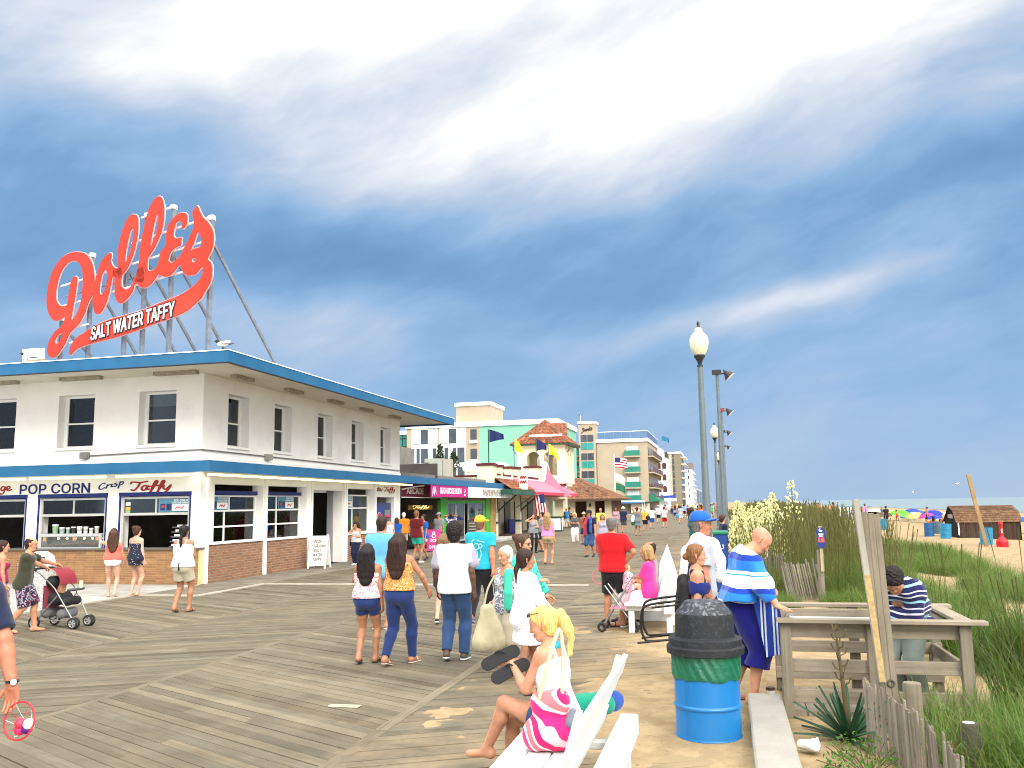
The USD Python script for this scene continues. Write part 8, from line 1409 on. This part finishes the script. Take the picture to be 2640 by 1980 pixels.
person('person with bright blue backpack near the pavilion', **hd(1223, 1099, 75), face=0, skin='fair', hair=('short', 'auburn'), top=('tee', C('pack_blue', (.02, .22, .50))), bottom=('shorts', W_TEE), shoes=('shoe', SH_DK), pose=dict(sex='f'), extra=[('band', 'backpack', C('pack_blue', (.02, .22, .50)), [(0, -.2, 1.1), (0, -.2, 1.32)], .15, 1, .01)])
person('man in grey tee and khaki trousers by the terrace doorway', (-13.5, 76.8), 1.72, 120, 'tan', ('short', 'black'), ('tee', GREYC), ('pants', KHAKI), ('shoe', SH_DK), dict())
person('dark clothed man beside a doorway left of the lettered tee woman', (-13.0, 75.0), 1.25, 140, 'tan', ('short', 'black'), ('tee', BLACKC), ('shorts', KHAKI), ('shoe', SH_DK), dict())
person('man in white hat, navy shirt and grey shorts walking away', **st(1348, 1151, 1351, 1096), face=-3, skin='tan', hair=('short', 'grey'), top=('tee', NAVYC), bottom=('shorts', C('plaid_grey', (.10, .10, .13))), shoes=('shoe', SH_DK), pose=dict(stride=.06, bulk=1.12), extra=[('hat', C('hat_straw', (.65, .60, .45)))])
person('woman in grey dress with white and green tote holding her hat', **st(1378, 1158, 1382, 1096), face=-6, skin='tan', hair=('lowbun', 'dkbrown'), top=('tank', C('slate', (.16, .19, .22))), bottom=('skirt', C('slate', (.16, .19, .22))), shoes=('sandal', SA_DK), pose=dict(sex='f', armR='up', armL='up', stride=.07, skirt=.62), extra=[('band', 'white_tote', W_TEE, [(-.24, -.03, 1.15), (-.27, -.03, .92)], .12, 1, .01), ('band', 'tote_base', C('tote_green', (.02, .12, .06)), [(-.27, -.03, .82), (-.27, -.03, .78)], .125, 1, .01)])
person('person in yellow and orange top with round black bag', **st(1394, 1147, 1395, 1099), face=-10, skin='tan', hair=('short', 'blonde'), top=('tee', pattern('tiedye', 'blotch', [(.75, .5, .06), (.7, .2, .03), (.75, .6, .1)], 6)), bottom=('shorts', NAVYC), shoes=('sandal', SA_TAN), pose=dict(stride=.1), extra=[('band', 'round_bag', BLACKC, [(.26, -.05, 1.05), (.26, .0, 1.0)], .17, 1, 0)])
person('boy in white printed tee and blue shorts walking away', **st(1409, 1142, 1410, 1096), face=4, skin='fair', hair=('short', 'dkbrown'), top=('tee', W_TEE), bottom=('shorts', ROYAL), shoes=('shoe', SH_DK), pose=dict(stride=.18, armR=(.5, .3, 1.3)))
person('person in white tee and red shorts walking away', **st(1436, 1140, 1432, 1095), face=-8, skin='fair', hair=('short', 'dkbrown'), top=('tee', W_TEE), bottom=('shorts', REDC), shoes=('shoe', SH_DK), pose=dict(stride=.16, bulk=1.1))
person('person in white shirt and cap left of the red shorts walker', (-6.5, 88), 1.75, 0, 'fair', ('short', 'grey'), ('tee', W_TEE), ('shorts', NAVYC), ('shoe', SH_DK), dict(stride=.1), extra=[('cap', W_TEE, -1)])
person('woman in long red dress far along the boardwalk', (-5.0, 98), 1.68, 0, 'tan', ('long', 'brown'), ('tank', C('dress_red', (.62, .05, .04))), ('skirt', C('dress_red', (.62, .05, .04))), ('sandal', SA_DK), dict(sex='f', skirt=.5))
person('man in pale grey tee and shorts carrying a blue bag', **st(1471, 1131, 1471, 1093), face=-6, skin='fair', hair=('short', 'dkbrown'), top=('tee', C('pale_grey_tee', (.45, .48, .55))), bottom=('shorts', W_TEE), shoes=('shoe', SH_DK), pose=dict(stride=.18), extra=[('band', 'blue_bag', C('bag_blue', (.05, .25, .70)), [(-.32, .0, .8), (-.32, .02, .7)], .17, 1, .02)])
person('woman in pink cardigan and grey top near the flagpole', **hd(1330, 1097, 62), face=178, skin='tan', hair=('long', 'dkbrown'), top=('longtee', C('pink_grey', (.45, .28, .34))), bottom=('shorts', GREYC), shoes=('shoe', SH_DK), pose=dict(sex='f'))
person('woman in long teal skirt left of the blue capped man', **hd(1494, 1097, 42), face=-20, skin='tan', hair=('long', 'dkbrown'), top=('cami', C('teal_dark', (.01, .12, .12))), bottom=('skirt', C('teal_dark', (.01, .12, .12))), shoes=('sandal', SA_DK), pose=dict(sex='f', skirt=.12, armL='front'))
person('dark haired woman in navy jacket half hidden behind the lamp post', (-.10, 26.5), 1.62, -70, 'fair', ('lowbun', 'brown'), ('longtee', NAVYC), ('capri', pattern('pale_print', 'blotch', [(.6, .58, .5), (.1, .1, .1), (.65, .6, .55)], 10)), ('shoe', C('shoe_white', (.7, .7, .7))), dict(sex='f'))
# ---- far crowd, beach
cr = [('white', W_TEE), ('teal', C('teal_mid', (.03, .3, .35))), ('black', BLACKC), ('red', C('dress_red', (.62, .05, .04))), ('grey', GREYC), ('pink', PINKC), ('navy', NAVYC), ('orange', ORANGE), ('green', C('bright_green', (.05, .45, .15))), ('yellow', YEL), ('brown', C('earth', (.15, .08, .05))), ('sky blue', SKY)]
where = ['left of the far crowd', 'in the middle of the far crowd', 'right of the far crowd', 'deepest in the far crowd']
for i in range(34):
 y = 88 + 4.2 * i * (.6 + .4 * rng.random()); u = rng.uniform(0, 1); x = -8.5 * (1 - u) - .2 * u; nm, m_ = cr[i % 12]; a = 0 if rng.random() < .6 else 180
 person('distant person in %s top, %s' % (nm, where[i // 12]) + (' near shops' if u < .33 else ' near lamps' if u > .66 else ''), (x, y), rng.uniform(1.58, 1.82), a, ('fair', 'tan', 'pale')[i % 3], (('short', 'long', 'bob')[i % 3], ('brown', 'dkbrown', 'blonde', 'black')[i % 4]), ('tee' if i % 3 else 'tank', m_), ('shorts' if i % 4 else 'skirt', (NAVYC, KHAKI, DENIM, BLACKC)[i % 4]), ('shoe', SH_DK), dict(sex='fm'[i % 2], stride=.14), group='far crowd on the boardwalk')
gzf = lambda x, y: float(gz(x, y))
person('man in black shirt standing on the sand by turquoise drums', (14.2, 86), 1.8, 20, 'tan', ('short', 'black'), ('tee', BLACKC), ('pants', BLACKC), ('shoe', SH_DK), dict(bulk=1.1), z=gzf(14.2, 86))
person('child in red swimsuit running on the sand', (17.2, 98), 1.45, -90, 'tan', ('short', 'brown'), ('band', REDC), ('briefs', REDC), None, dict(sex='f', stride=.35, hem=.95), z=gzf(17.2, 98))
person('dark figure standing on the sand left of the shed', (19.5, 95), 1.75, 90, 'tan', ('short', 'black'), ('none', None), ('shorts', BLACKC), None, dict(), z=gzf(19.5, 95))
person('bare-shouldered dark haired beachgoer leftmost over dune grass', (7.6, 78), 1.75, 150, 'red', ('short', 'black'), ('none', None), ('shorts', NAVYC), None, dict(), z=.0)
person('stocky bare-backed beachgoer with hair bun over dune grass', (9.0, 80), 1.8, 10, 'red', ('bun', 'dkbrown'), ('none', None), ('shorts', NAVYC), None, dict(bulk=1.2), z=.0)
person('beachgoer in pink top beyond the dune grass', (12.7, 88), 1.7, 10, 'red', ('short', 'brown'), ('tank', PINKC), ('shorts', NAVYC), None, dict(), z=-.1)
for i, (x, y, m_, nm) in enumerate(((15.6, 72, PINKC, 'pink'), (16.2, 75, BLACKC, 'black'), (16.9, 78, W_TEE, 'white'), (17.9, 82, NAVYC, 'navy'), (18.8, 90, CORAL, 'coral'), (21.0, 96, ROYAL, 'blue'), (16.6, 70, W_TEE, 'pale'), (22.5, 92, ORANGE, 'orange'), (19.6, 84, AQUA, 'aqua'), (22.0, 66, BLACKC, 'dark'))):
 person('sunbather in %s sitting on the sand among the umbrellas' % nm, (x, y), 1.7, (90, 20, -60, 150, 40)[i % 5], ('red', 'tan', 'fair')[i % 3], (('short', 'long', 'bob')[i % 3], ('brown', 'black', 'blonde')[i % 3]), ('tank' if i % 2 else 'none', m_), ('shorts', m_), None, dict(sex='mf'[i % 2], hip=.14, lean=-.25, feet=((.12, .62, 0), (-.12, .60, 0)), kneepole=(0, .3, 1), armR=(.3, -.2, .1), armL='front'), group='sunbathers on the beach', z=gzf(x, y))
# ------------------------------------------------------------------ things people carry, prams, boards
def blob(t, name, mat, fill, lo, hi, h=.008, amp=.0, sc=12): F = Field(lo, hi, h); fill(F); v, f = F.mesh(); return MB().add(wrinkle(v, f, amp, sc, 77), f).build(name, mat, t, smooth=True)
bg = thing('striped_beach_bag', 'pink swirl-striped beach bag with rope handle standing on the bench seat', 'bag', (-1.18, 5.72, .457))
SW = pattern('pink_swirl', 'stripe', [(1.1, (.72, .015, .14)), (.5, (.78, .55, .58)), (1.0, (.80, .13, .15)), (.35, (.78, .55, .58)), (.8, (.60, .008, .10)), (.4, (.78, .40, .42))], 4.2, rot=(.3, .9, .2), axis='x', warp=2.6)
def fb(F): F.cap((-.05, .0, .10), (.07, .04, .10), .115, k=.05, n=V3(0, 1, 0), f=1.1); F.cap((-.03, .0, .30), (.06, .03, .30), .075, k=.08, n=V3(0, 1, 0), f=1.15); F.plane((0, 0, .008), (0, 0, -1)); F.plane((0, 0, .365), (-.15, 0, 1))
blob(bg, 'bag_body', SW, fb, (-.3, -.25, -.05), (.32, .3, .5), .007, .03, 9)
MB().tube(spline([(-.04, -.06, .33), (.02, -.05, .55), (.06, .02, .70), (.08, .08, .74), (.10, .06, .6), (.10, .0, .34)], 8), .013, 8).build('rope_handle', M('rope_cream', (.62, .52, .32), .8, .3, 40, bump=.5), bg, smooth=True)
gt = blob(bg, 'grey_tag', M('grey_fabric', (.18, .2, .26), .8), lambda F: F.cap((.16, -.02, .18), (.17, .0, .25), .034, .022), (-.0, -.2, .0), (.4, .2, .4), .007, .03)
gb_ = thing('green_cloth_bundle', 'green and blue towel bundle on the bench behind the seated woman', 'towel', (-1.04, 6.55, .457)); blob(gb_, 'green_towel', C('towel_green', (.01, .32, .20)), lambda F: (F.cap((-.05, 0, .08), (.1, .1, .10), .10, .08), F.plane((0, 0, .004), (0, 0, -1))), (-.3, -.25, -.1), (.35, .35, .35), .01, .05); blob(gb_, 'blue_towel', C('towel_blue', (.03, .09, .40)), lambda F: F.cap((.10, .12, .12), (.16, .2, .10), .07), (-.1, -.1, -.05), (.4, .45, .35), .01, .03)
t_, Wq, Jq, pq = Q; hw = Wq(Jq['wr1']) ; hw2 = (Wq(Jq['wr1']) + Wq(Jq['wr0'])) / 2
for i, (o, lab) in enumerate((((-.10, -.06, .05), 'upper black flip-flop held by the seated blonde woman'), ((-.02, -.09, -.035), 'lower black flip-flop held by the seated blonde woman'))):
 ff_ = thing('flip_flop', lab, 'flip-flop', hw2 + V3(*o)); pl_ = sg.LineString([(-.10, 0), (.02, .005), (.11, 0)]).buffer(.045); ex_, ey_ = V3(.86, .15, .42), V3(-.38, .25, .86); ex_ /= np.linalg.norm(ex_); ey_ -= ex_ * (ex_ @ ey_); ey_ /= np.linalg.norm(ey_)
 MB().prism(pl_, (0, 0, 0), ex_, ey_, .022).build('sole', M('flip_black', (.015, .015, .017), .7, .3, 60), ff_); nn = np.cross(ex_, ey_); MB().prism(ring(-.06, 0, .022, .006), nn * -.003, ex_, ey_, .003).build('heel_mark', M('flip_grey', (.18, .18, .18)), ff_); MB().tube(spline([ex_ * .06, ex_ * .02 + ey_ * .04 + nn * .05, ex_ * -.03 + ey_ * .045 + nn * .01], 5), .006, 5).build('strap', BLACKC, ff_)
hn = Wq  # basket in the hand of the man at the left edge
nb = thing('toy_net', 'small red toy net with pink toys held at left edge', 'toy', (-4.13, 4.53, .80)); RN = M('net_red', (.65, .03, .04), .5)
MB().tube([(.0 + .105 * math.cos(a), .02 * math.sin(a), .0 + .105 * math.sin(a)) for a in np.linspace(0, 2 * PI, 28)[:-1]], .006, 6, closed=True).build('rim', RN, nb, smooth=True)
for k in range(10): a = k * PI / 5; MB().tube([(.1 * math.cos(a), 0, .1 * math.sin(a)), (.07 * math.cos(a + .3), .05, .06 * math.sin(a + .3) - .02), (.02 * math.cos(a), .07, -.03)], .0018, 4).build('mesh_cord', (RN, PWHITE)[k % 2], nb)
for q_, c_ in (((-.02, .03, -.06), (.65, .03, .12)), ((.03, .03, -.05), (.12, .02, .25)), ((.05, .02, -.02), (.75, .75, .75)), ((-.01, .02, -.02), (.75, .04, .08))): MB().tm(trimesh.creation.icosphere(2, .032).apply_translation(q_)).build('toy_ball', M('toy_%d' % int(c_[1] * 100), c_, .35), nb, smooth=True)
wt_ = thing('wristwatch', 'round white-faced wristwatch on dark strap on the left-edge man', 'watch', (-4.215, 4.55, 1.02)); MB().tube([(.032 * math.cos(a), .030 * math.sin(a), 0) for a in np.linspace(0, 2 * PI, 20)[:-1]], .009, 6, closed=True).build('strap', BLACKC, wt_); MB().tm(trimesh.creation.cylinder(.017, .008, sections=20).apply_transform(trimesh.transformations.rotation_matrix(PI / 2, (1, 0, 0))).apply_transform(trimesh.transformations.rotation_matrix(.9, (0, 0, 1))).apply_translation((.031, -.024, 0))).build('dial', PWHITE, wt_)
fc = thing('backpack_chair', 'folded black tubular beach chair with pack carried by auburn haired girl', 'folding chair', (-.52, 9.72, 0)); BT = M('black_tube', (.02, .018, .016), .4, .2, metal=.3)
blob(fc, 'pack', M('black_nylon', (.008, .008, .010), .75, .3, 20, bump=.4), lambda F: (F.cap((.02, 0, .88), (.05, .0, 1.18), .085, .075, .04), F.cap((.03, -.1, .9), (.05, -.1, 1.15), .06, .05, .05)), (-.2, -.3, .6), (.3, .2, 1.4), .009, .03)
for dy, dz in ((-.12, 0), (.10, .03)):
 MB().tube(spline([(.04, dy, .99 + dz), (-.25, dy, .955 + dz), (-.37, dy, .92 + dz), (-.41, dy, .85 + dz), (-.42, dy, .70 + dz), (-.39, dy, .60 + dz), (-.32, dy, .565 + dz), (.05, dy, .60 + dz)], 5), .013, 8).build('frame_tube', BT, fc, smooth=True)
for a_, b_ in (((-.46, -.14, .545), (.02, -.14, .60)), ((-.44, .1, .56), (.02, .1, .62)), ((-.3, -.12, .91), (.04, -.12, .95)), ((-.25, .1, .93), (.04, .1, .97)), ((-.2, -.12, .63), (0, -.12, .65))): MB().tube([a_, b_], .012, 6).build('frame_tube', BT, fc)
MB().tube(spline([(-.0, -.1, .85), (-.04, -.14, .7), (.0, -.15, .58)], 5), .014, 6).build('hanging_strap', BLACKC, fc)
pb = thing('towel_end', 'dark blue striped towel end hanging by the bald man at the rail', 'towel'); q, f, u, v = waving(.24, .55, 12, .03, 0); MB().add(np.c_[.22 + q[:, 0] + .10 * (1 - v), 9.15 + q[:, 1], .50 + q[:, 2] + .05 * u], f).build('cloth', pattern('towel_navy_bars', 'stripe', [(1.5, (.012, .04, .26)), (.4, (.5, .55, .6)), (.4, (.012, .04, .26)), (.4, (.5, .55, .6))], 9, axis='x'), pb, smooth=True)
cb_ = thing('canvas_tote', 'cream canvas tote bag carried by the white haired woman', 'bag', (-2.76, 10.05, 0)); blob(cb_, 'bag_body', C('canvas', (.50, .46, .30)), lambda F: (F.cap((-.08, 0, .46), (-.02, .0, .80), .12, .05, .05, V3(0, 1, 0), 1.6), F.cap((.10, .02, .48), (.03, 0, .82), .11, .05, .10, V3(0, 1, 0), 1.6)), (-.35, -.3, .3), (.35, .3, 1.05), .01, .07, 8)
MB().tube(spline([(-.04, 0, .86), (.0, .02, 1.05), (.08, .05, 1.2)], 5), .012, 6).build('handle', C('canvas', (.50, .46, .30)), cb_)
pk = thing('pink_slippers', 'bright pink shoes dangling from the lace cover-up woman\'s hand', 'shoes', (-2.05, 9.5, .79)); blob(pk, 'shoe', C('magenta_shoe', (.55, .01, .12)), lambda F: (F.cap((-.04, 0, 0), (.08, 0, .02), .035), F.cap((.03, .03, -.03), (.12, .03, -.02), .035)), (-.2, -.15, -.15), (.3, .2, .15), .007)
# stroller
sr = thing('stroller', 'dark red and black pushchair with chrome wheels on the boardwalk', 'stroller', (-11.50, 13.52, 0), .05)
FR = M('stroller_steel', (.35, .35, .36), .35, .1, metal=.7); SB = M('stroller_black', (.014, .014, .018), .75, .3, 14); SR = pattern('stroller_red_stripe', 'stripe', [(1, (.12, .006, .02)), (.35, (.3, .05, .08))], 30, axis='x'); SG = M('stroller_grey', (.16, .16, .17), .8, .15, 12)
def wheel(x, y, r):
 w_ = thing_part('wheel', sr); tr_ = trimesh.creation.torus(r - .018, .018, 28, 8).apply_transform(trimesh.transformations.rotation_matrix(PI / 2, (1, 0, 0))).apply_translation((x, y, r)); mb = MB().tm(tr_); p_ = mb.build('wheel', M('rubber', (.02, .02, .02), .7), sr, smooth=True)
 mb = MB().tube([(x + (r - .035) * math.cos(a), y, r + (r - .035) * math.sin(a)) for a in np.linspace(0, 2 * PI, 24)[:-1]], .008, 5, closed=True)
 for k in range(5): a = k * 2 * PI / 5; mb.bar((x, y, r), (x + (r - .03) * math.cos(a), y, r + (r - .03) * math.sin(a)), .02, .012, up=(0, 1, 0))
 mb.build('rim', M('wheel_chrome', (.55, .56, .57), .3, .05, metal=.6), p_)
def thing_part(n, p): return None
for x in (-.40,): wheel(x, -.26, .115); wheel(x, .26, .115)
for y in (-.24, -.17, .17, .24): wheel(.34, y, .10)
MB().tube(spline([(-.38, -.25, .12), (-.12, -.25, .42), (.02, -.25, .62), (-.28, -.25, .90), (-.42, -.25, 1.0)], 4), .013, 8).tube(spline([(-.38, .25, .12), (-.12, .25, .42), (.02, .25, .62), (-.28, .25, .90), (-.42, .25, 1.0)], 4), .013, 8).tube([(.02, -.25, .62), (.34, -.2, .12)], .013, 8).tube([(.02, .25, .62), (.34, .2, .12)], .013, 8).tube([(-.38, -.26, .115), (-.38, .26, .115)], .009, 6).tube([(-.40, -.2, .14), (.3, -.2, .14)], .008, 6).build('frame', FR, sr, smooth=True)
MB().tube(spline([(-.42, -.25, 1.0), (-.48, -.2, 1.03), (-.48, .2, 1.03), (-.42, .25, 1.0)], 5), .02, 8).build('handle', SB, sr, smooth=True)
blob(sr, 'seat_shell', SB, lambda F: (F.cap((-.18, -.13, .80), (-.18, .13, .80), .10, k=.05), F.cap((-.10, -.15, .50), (-.10, .15, .50), .11, k=.08), F.cap((.12, -.15, .46), (.12, .15, .46), .07, k=.08)), (-.45, -.4, .25), (.4, .4, 1.1), .012, .02)
q_ = []; n = 10
for i in range(n): a = -.2 + 1.9 * i / (n - 1); q_ += [(-.16 + .27 * math.cos(a + .25) - .06, y, .74 + .30 * math.sin(a + .25)) for y in np.linspace(-.22, .22, 7)]
MB().add(q_, [(7 * i + j, 7 * i + j + 1, 7 * i + j + 8, 7 * i + j + 7) for i in range(n - 1) for j in range(6)]).build('canopy', C('canopy_red', (.26, .012, .03)), sr, smooth=True)
MB().box((-.30, -.2, .34), (-.27, .2, .74)).build('back_panel', SR, sr); MB().box((-.271, -.10, .83), (-.275, .02, .90)).build('label_patch', PWHITE, sr)
blob(sr, 'basket', SG, lambda F: (F.cap((-.25, -.16, .27), (-.25, .16, .27), .09, k=.05), F.cap((.05, -.15, .25), (.05, .15, .25), .08, k=.08), F.plane((0, 0, .34), (0, 0, 1))), (-.5, -.35, .1), (.25, .35, .4), .012, .02); blob(sr, 'snack_tray', M('tray_dark', (.05, .055, .065), .5), lambda F: F.cap((.2, -.16, .66), (.2, .16, .66), .05, k=.02, n=V3(0, 0, 1), f=2.0), (0, -.35, .5), (.4, .35, .8), .01); MB().lathe([(0, 0), (.028, 0), (.034, .12), (0, .12)], (.22, .10, .68), 14).build('drink_cup', M('cup_pale_green', (.5, .62, .42)), sr)
blob(sr, 'child', SKIN['fair'], lambda F: (F.cap((-.10, 0, .62), (-.08, 0, .72), .07), F.cap((-.06, 0, .80), (-.05, 0, .82), .075)), (-.3, -.2, .4), (.2, .2, 1.0), .012)
us = thing('umbrella_stroller', 'folded-looking pink umbrella stroller between red tee man and far bench', 'stroller', (-1.72, 14.35, 0)); PS = M('stroller_pink', (.75, .18, .30), .7)
for a_, b_ in (((-.28, -.2, .08), (.22, -.2, .85)), ((-.28, .2, .08), (.22, .2, .85)), ((.24, -.2, .08), (-.22, -.2, .72)), ((.24, .2, .08), (-.22, .2, .72))): MB().tube([a_, b_], .011, 6).build('frame_tube', FR, us)
MB().quad((-.16, -.19, .36), (.1, -.19, .36), (.1, .19, .36), (-.16, .19, .36)).quad((.1, -.19, .36), (.2, -.19, .78), (.2, .19, .78), (.1, .19, .36)).build('seat', PS, us); MB().tube([(-.40 + .12 * math.cos(a), .5, .80 + .12 * math.sin(a)) for a in np.linspace(0, 2 * PI, 18)[:-1]], .008, 5, closed=True).build('pink_hoop', PS, us)
for x in (-.28, .24):
 for y in (-.22, .22): MB().tm(trimesh.creation.torus(.055, .02, 20, 8).apply_transform(trimesh.transformations.rotation_matrix(PI / 2, (1, 0, 0))).apply_translation((x, y, .075))).build('wheel', M('rubber', (.02, .02, .02), .7), us, smooth=True)
# boards and bins
af = thing('board_sign_stand', 'white A-frame board reading PICK YOUR OWN SALT WATER TAFFY', 'sign', (-13.52, 27.7, 0), .15)
for sgn, nm in ((-1, 'front_board'), (1, 'rear_board')):
 b = MB().bar((-.0, sgn * .30, .10), (0, sgn * .03, 1.08), .62, .03, up=(0, 1, .25)); b.build(nm, M('board_white', (.74, .73, .68), .6, .04), af); MB().bar((-.29, sgn * .325, 0), (-.29, sgn * .03, 1.12), .05, .035, up=(0, 1, .25)).bar((.29, sgn * .325, 0), (.29, sgn * .03, 1.12), .05, .035, up=(0, 1, .25)).build('frame', BWHT, af)
dz = V3(0, .27, .98) / np.linalg.norm((0, .27, .98))
for k, tx in enumerate(('PICK-', 'YOUR OWN', 'SALT', 'WATER', 'TAFFY')): w_ = {'PICK-': .3, 'YOUR OWN': .5, 'SALT': .26, 'WATER': .32, 'TAFFY': .32}[tx]; o = V3(-w_ / 2, -.322, .08) + dz * (.80 - .155 * k); MB().prism(fit(text_poly(tx, .1, True), w_, .105), o, EX, dz, .004).build('lettering', M('letter_black', (.02, .02, .02)), af)
ob = thing('open_board', 'magenta A-board reading OPEN beside the arcade entrance', 'sign', (-12.75, 37.5, 0), .3)
MB().bar((0, -.25, .06), (0, 0, .98), .62, .03, up=(0, 1, .25)).build('front_board', MAGENTA, ob); MB().bar((0, .25, .06), (0, .03, .98), .62, .03, up=(0, 1, .25)).build('rear_board', DKMAG, ob); dz = V3(0, .25, .92) / np.linalg.norm((0, .25, .92))
for tx, z_, w_ in (('OPEN', .12, .42), ('ICE', .42, .30)): MB().prism(fit(text_poly(tx, .1, True), w_, .13), V3(-w_ / 2, -.27, .05) + dz * z_, EX, dz, .004).build('lettering', BWHT, ob)
MB().prism(unary_union([ring(0, .0, .09, .03), ring(.0, .14, .06, .02)]), V3(0, -.27, .05) + dz * .68, EX, dz, .004).build('emblem', BWHT, ob)
db = thing('dark_menu_board', 'dark menu A-board in front of the green storefront', 'sign', (-13.3, 45.6, 0), .2); MB().bar((0, -.2, .05), (0, 0, 1.25), .6, .03, up=(0, 1, .25)).build('board', M('menu_dark', (.06, .06, .06), .6, .5, 12), db)
for k in range(6): MB().box((-.2, -.19 + .032 * k - .03, .25 + .16 * k), (.2, -.185 + .032 * k - .03, .31 + .16 * k)).build('menu_line', M('menu_tan', (.4, .34, .26)), db)
wbx = thing('white_bin_box', 'white panelled bin cabinet with dark green frame near terrace', 'bin', (-12.4, 65, 0)); MB().tm(cbox((-.42, -.35, .1), (.42, .35, 1.02), .02)).build('panel', BWHT, wbx); MB().box((-.48, -.4, 1.02), (.48, .4, 1.12)).box((-.48, -.4, 0), (.48, .4, .1)).build('frame', DKGREEN, wbx)
for x in (-.46, .4):
 MB().box((x, -.38, .1), (x + .06, -.32, 1.02)).build('frame_post', DKGREEN, wbx)
pbin = thing('pebble_bin', 'pebbled concrete litter bin with white hooded top behind the stroller', 'litter bin', (-14.42, 16.15, 0)); MB().lathe([(.30, 0), (.31, .02), (.31, .86), (.28, .9), (0, .9)], n=32).build('drum', two_tone('pebble_concrete', (.30, .30, .29), (.55, .54, .50), 45, (.45, .55), bump=1.0, bscale=70), pbin, smooth=40); MB().lathe([(.29, .9), (.29, .97), (.25, 1.10), (.14, 1.18), (0, 1.2)], n=28).build('hood', PWHITE, pbin, smooth=40); MB().box((.05, -.30, .95), (.27, -.18, 1.09)).build('flap', M('flap_dark', (.03, .03, .03)), pbin)
stn = thing('napkin_scrap', 'flattened pale litter patch on planks left of the near bench', 'litter', (-4.0, 8.6, .006)); MB().prism(sg.Point(0, 0).buffer(.07).union(sg.box(.02, -.03, .25, .05).buffer(.02)), (0, 0, 0), EX, EY, .003).build('sheet', M('scrap_cream', (.5, .45, .32)), stn)
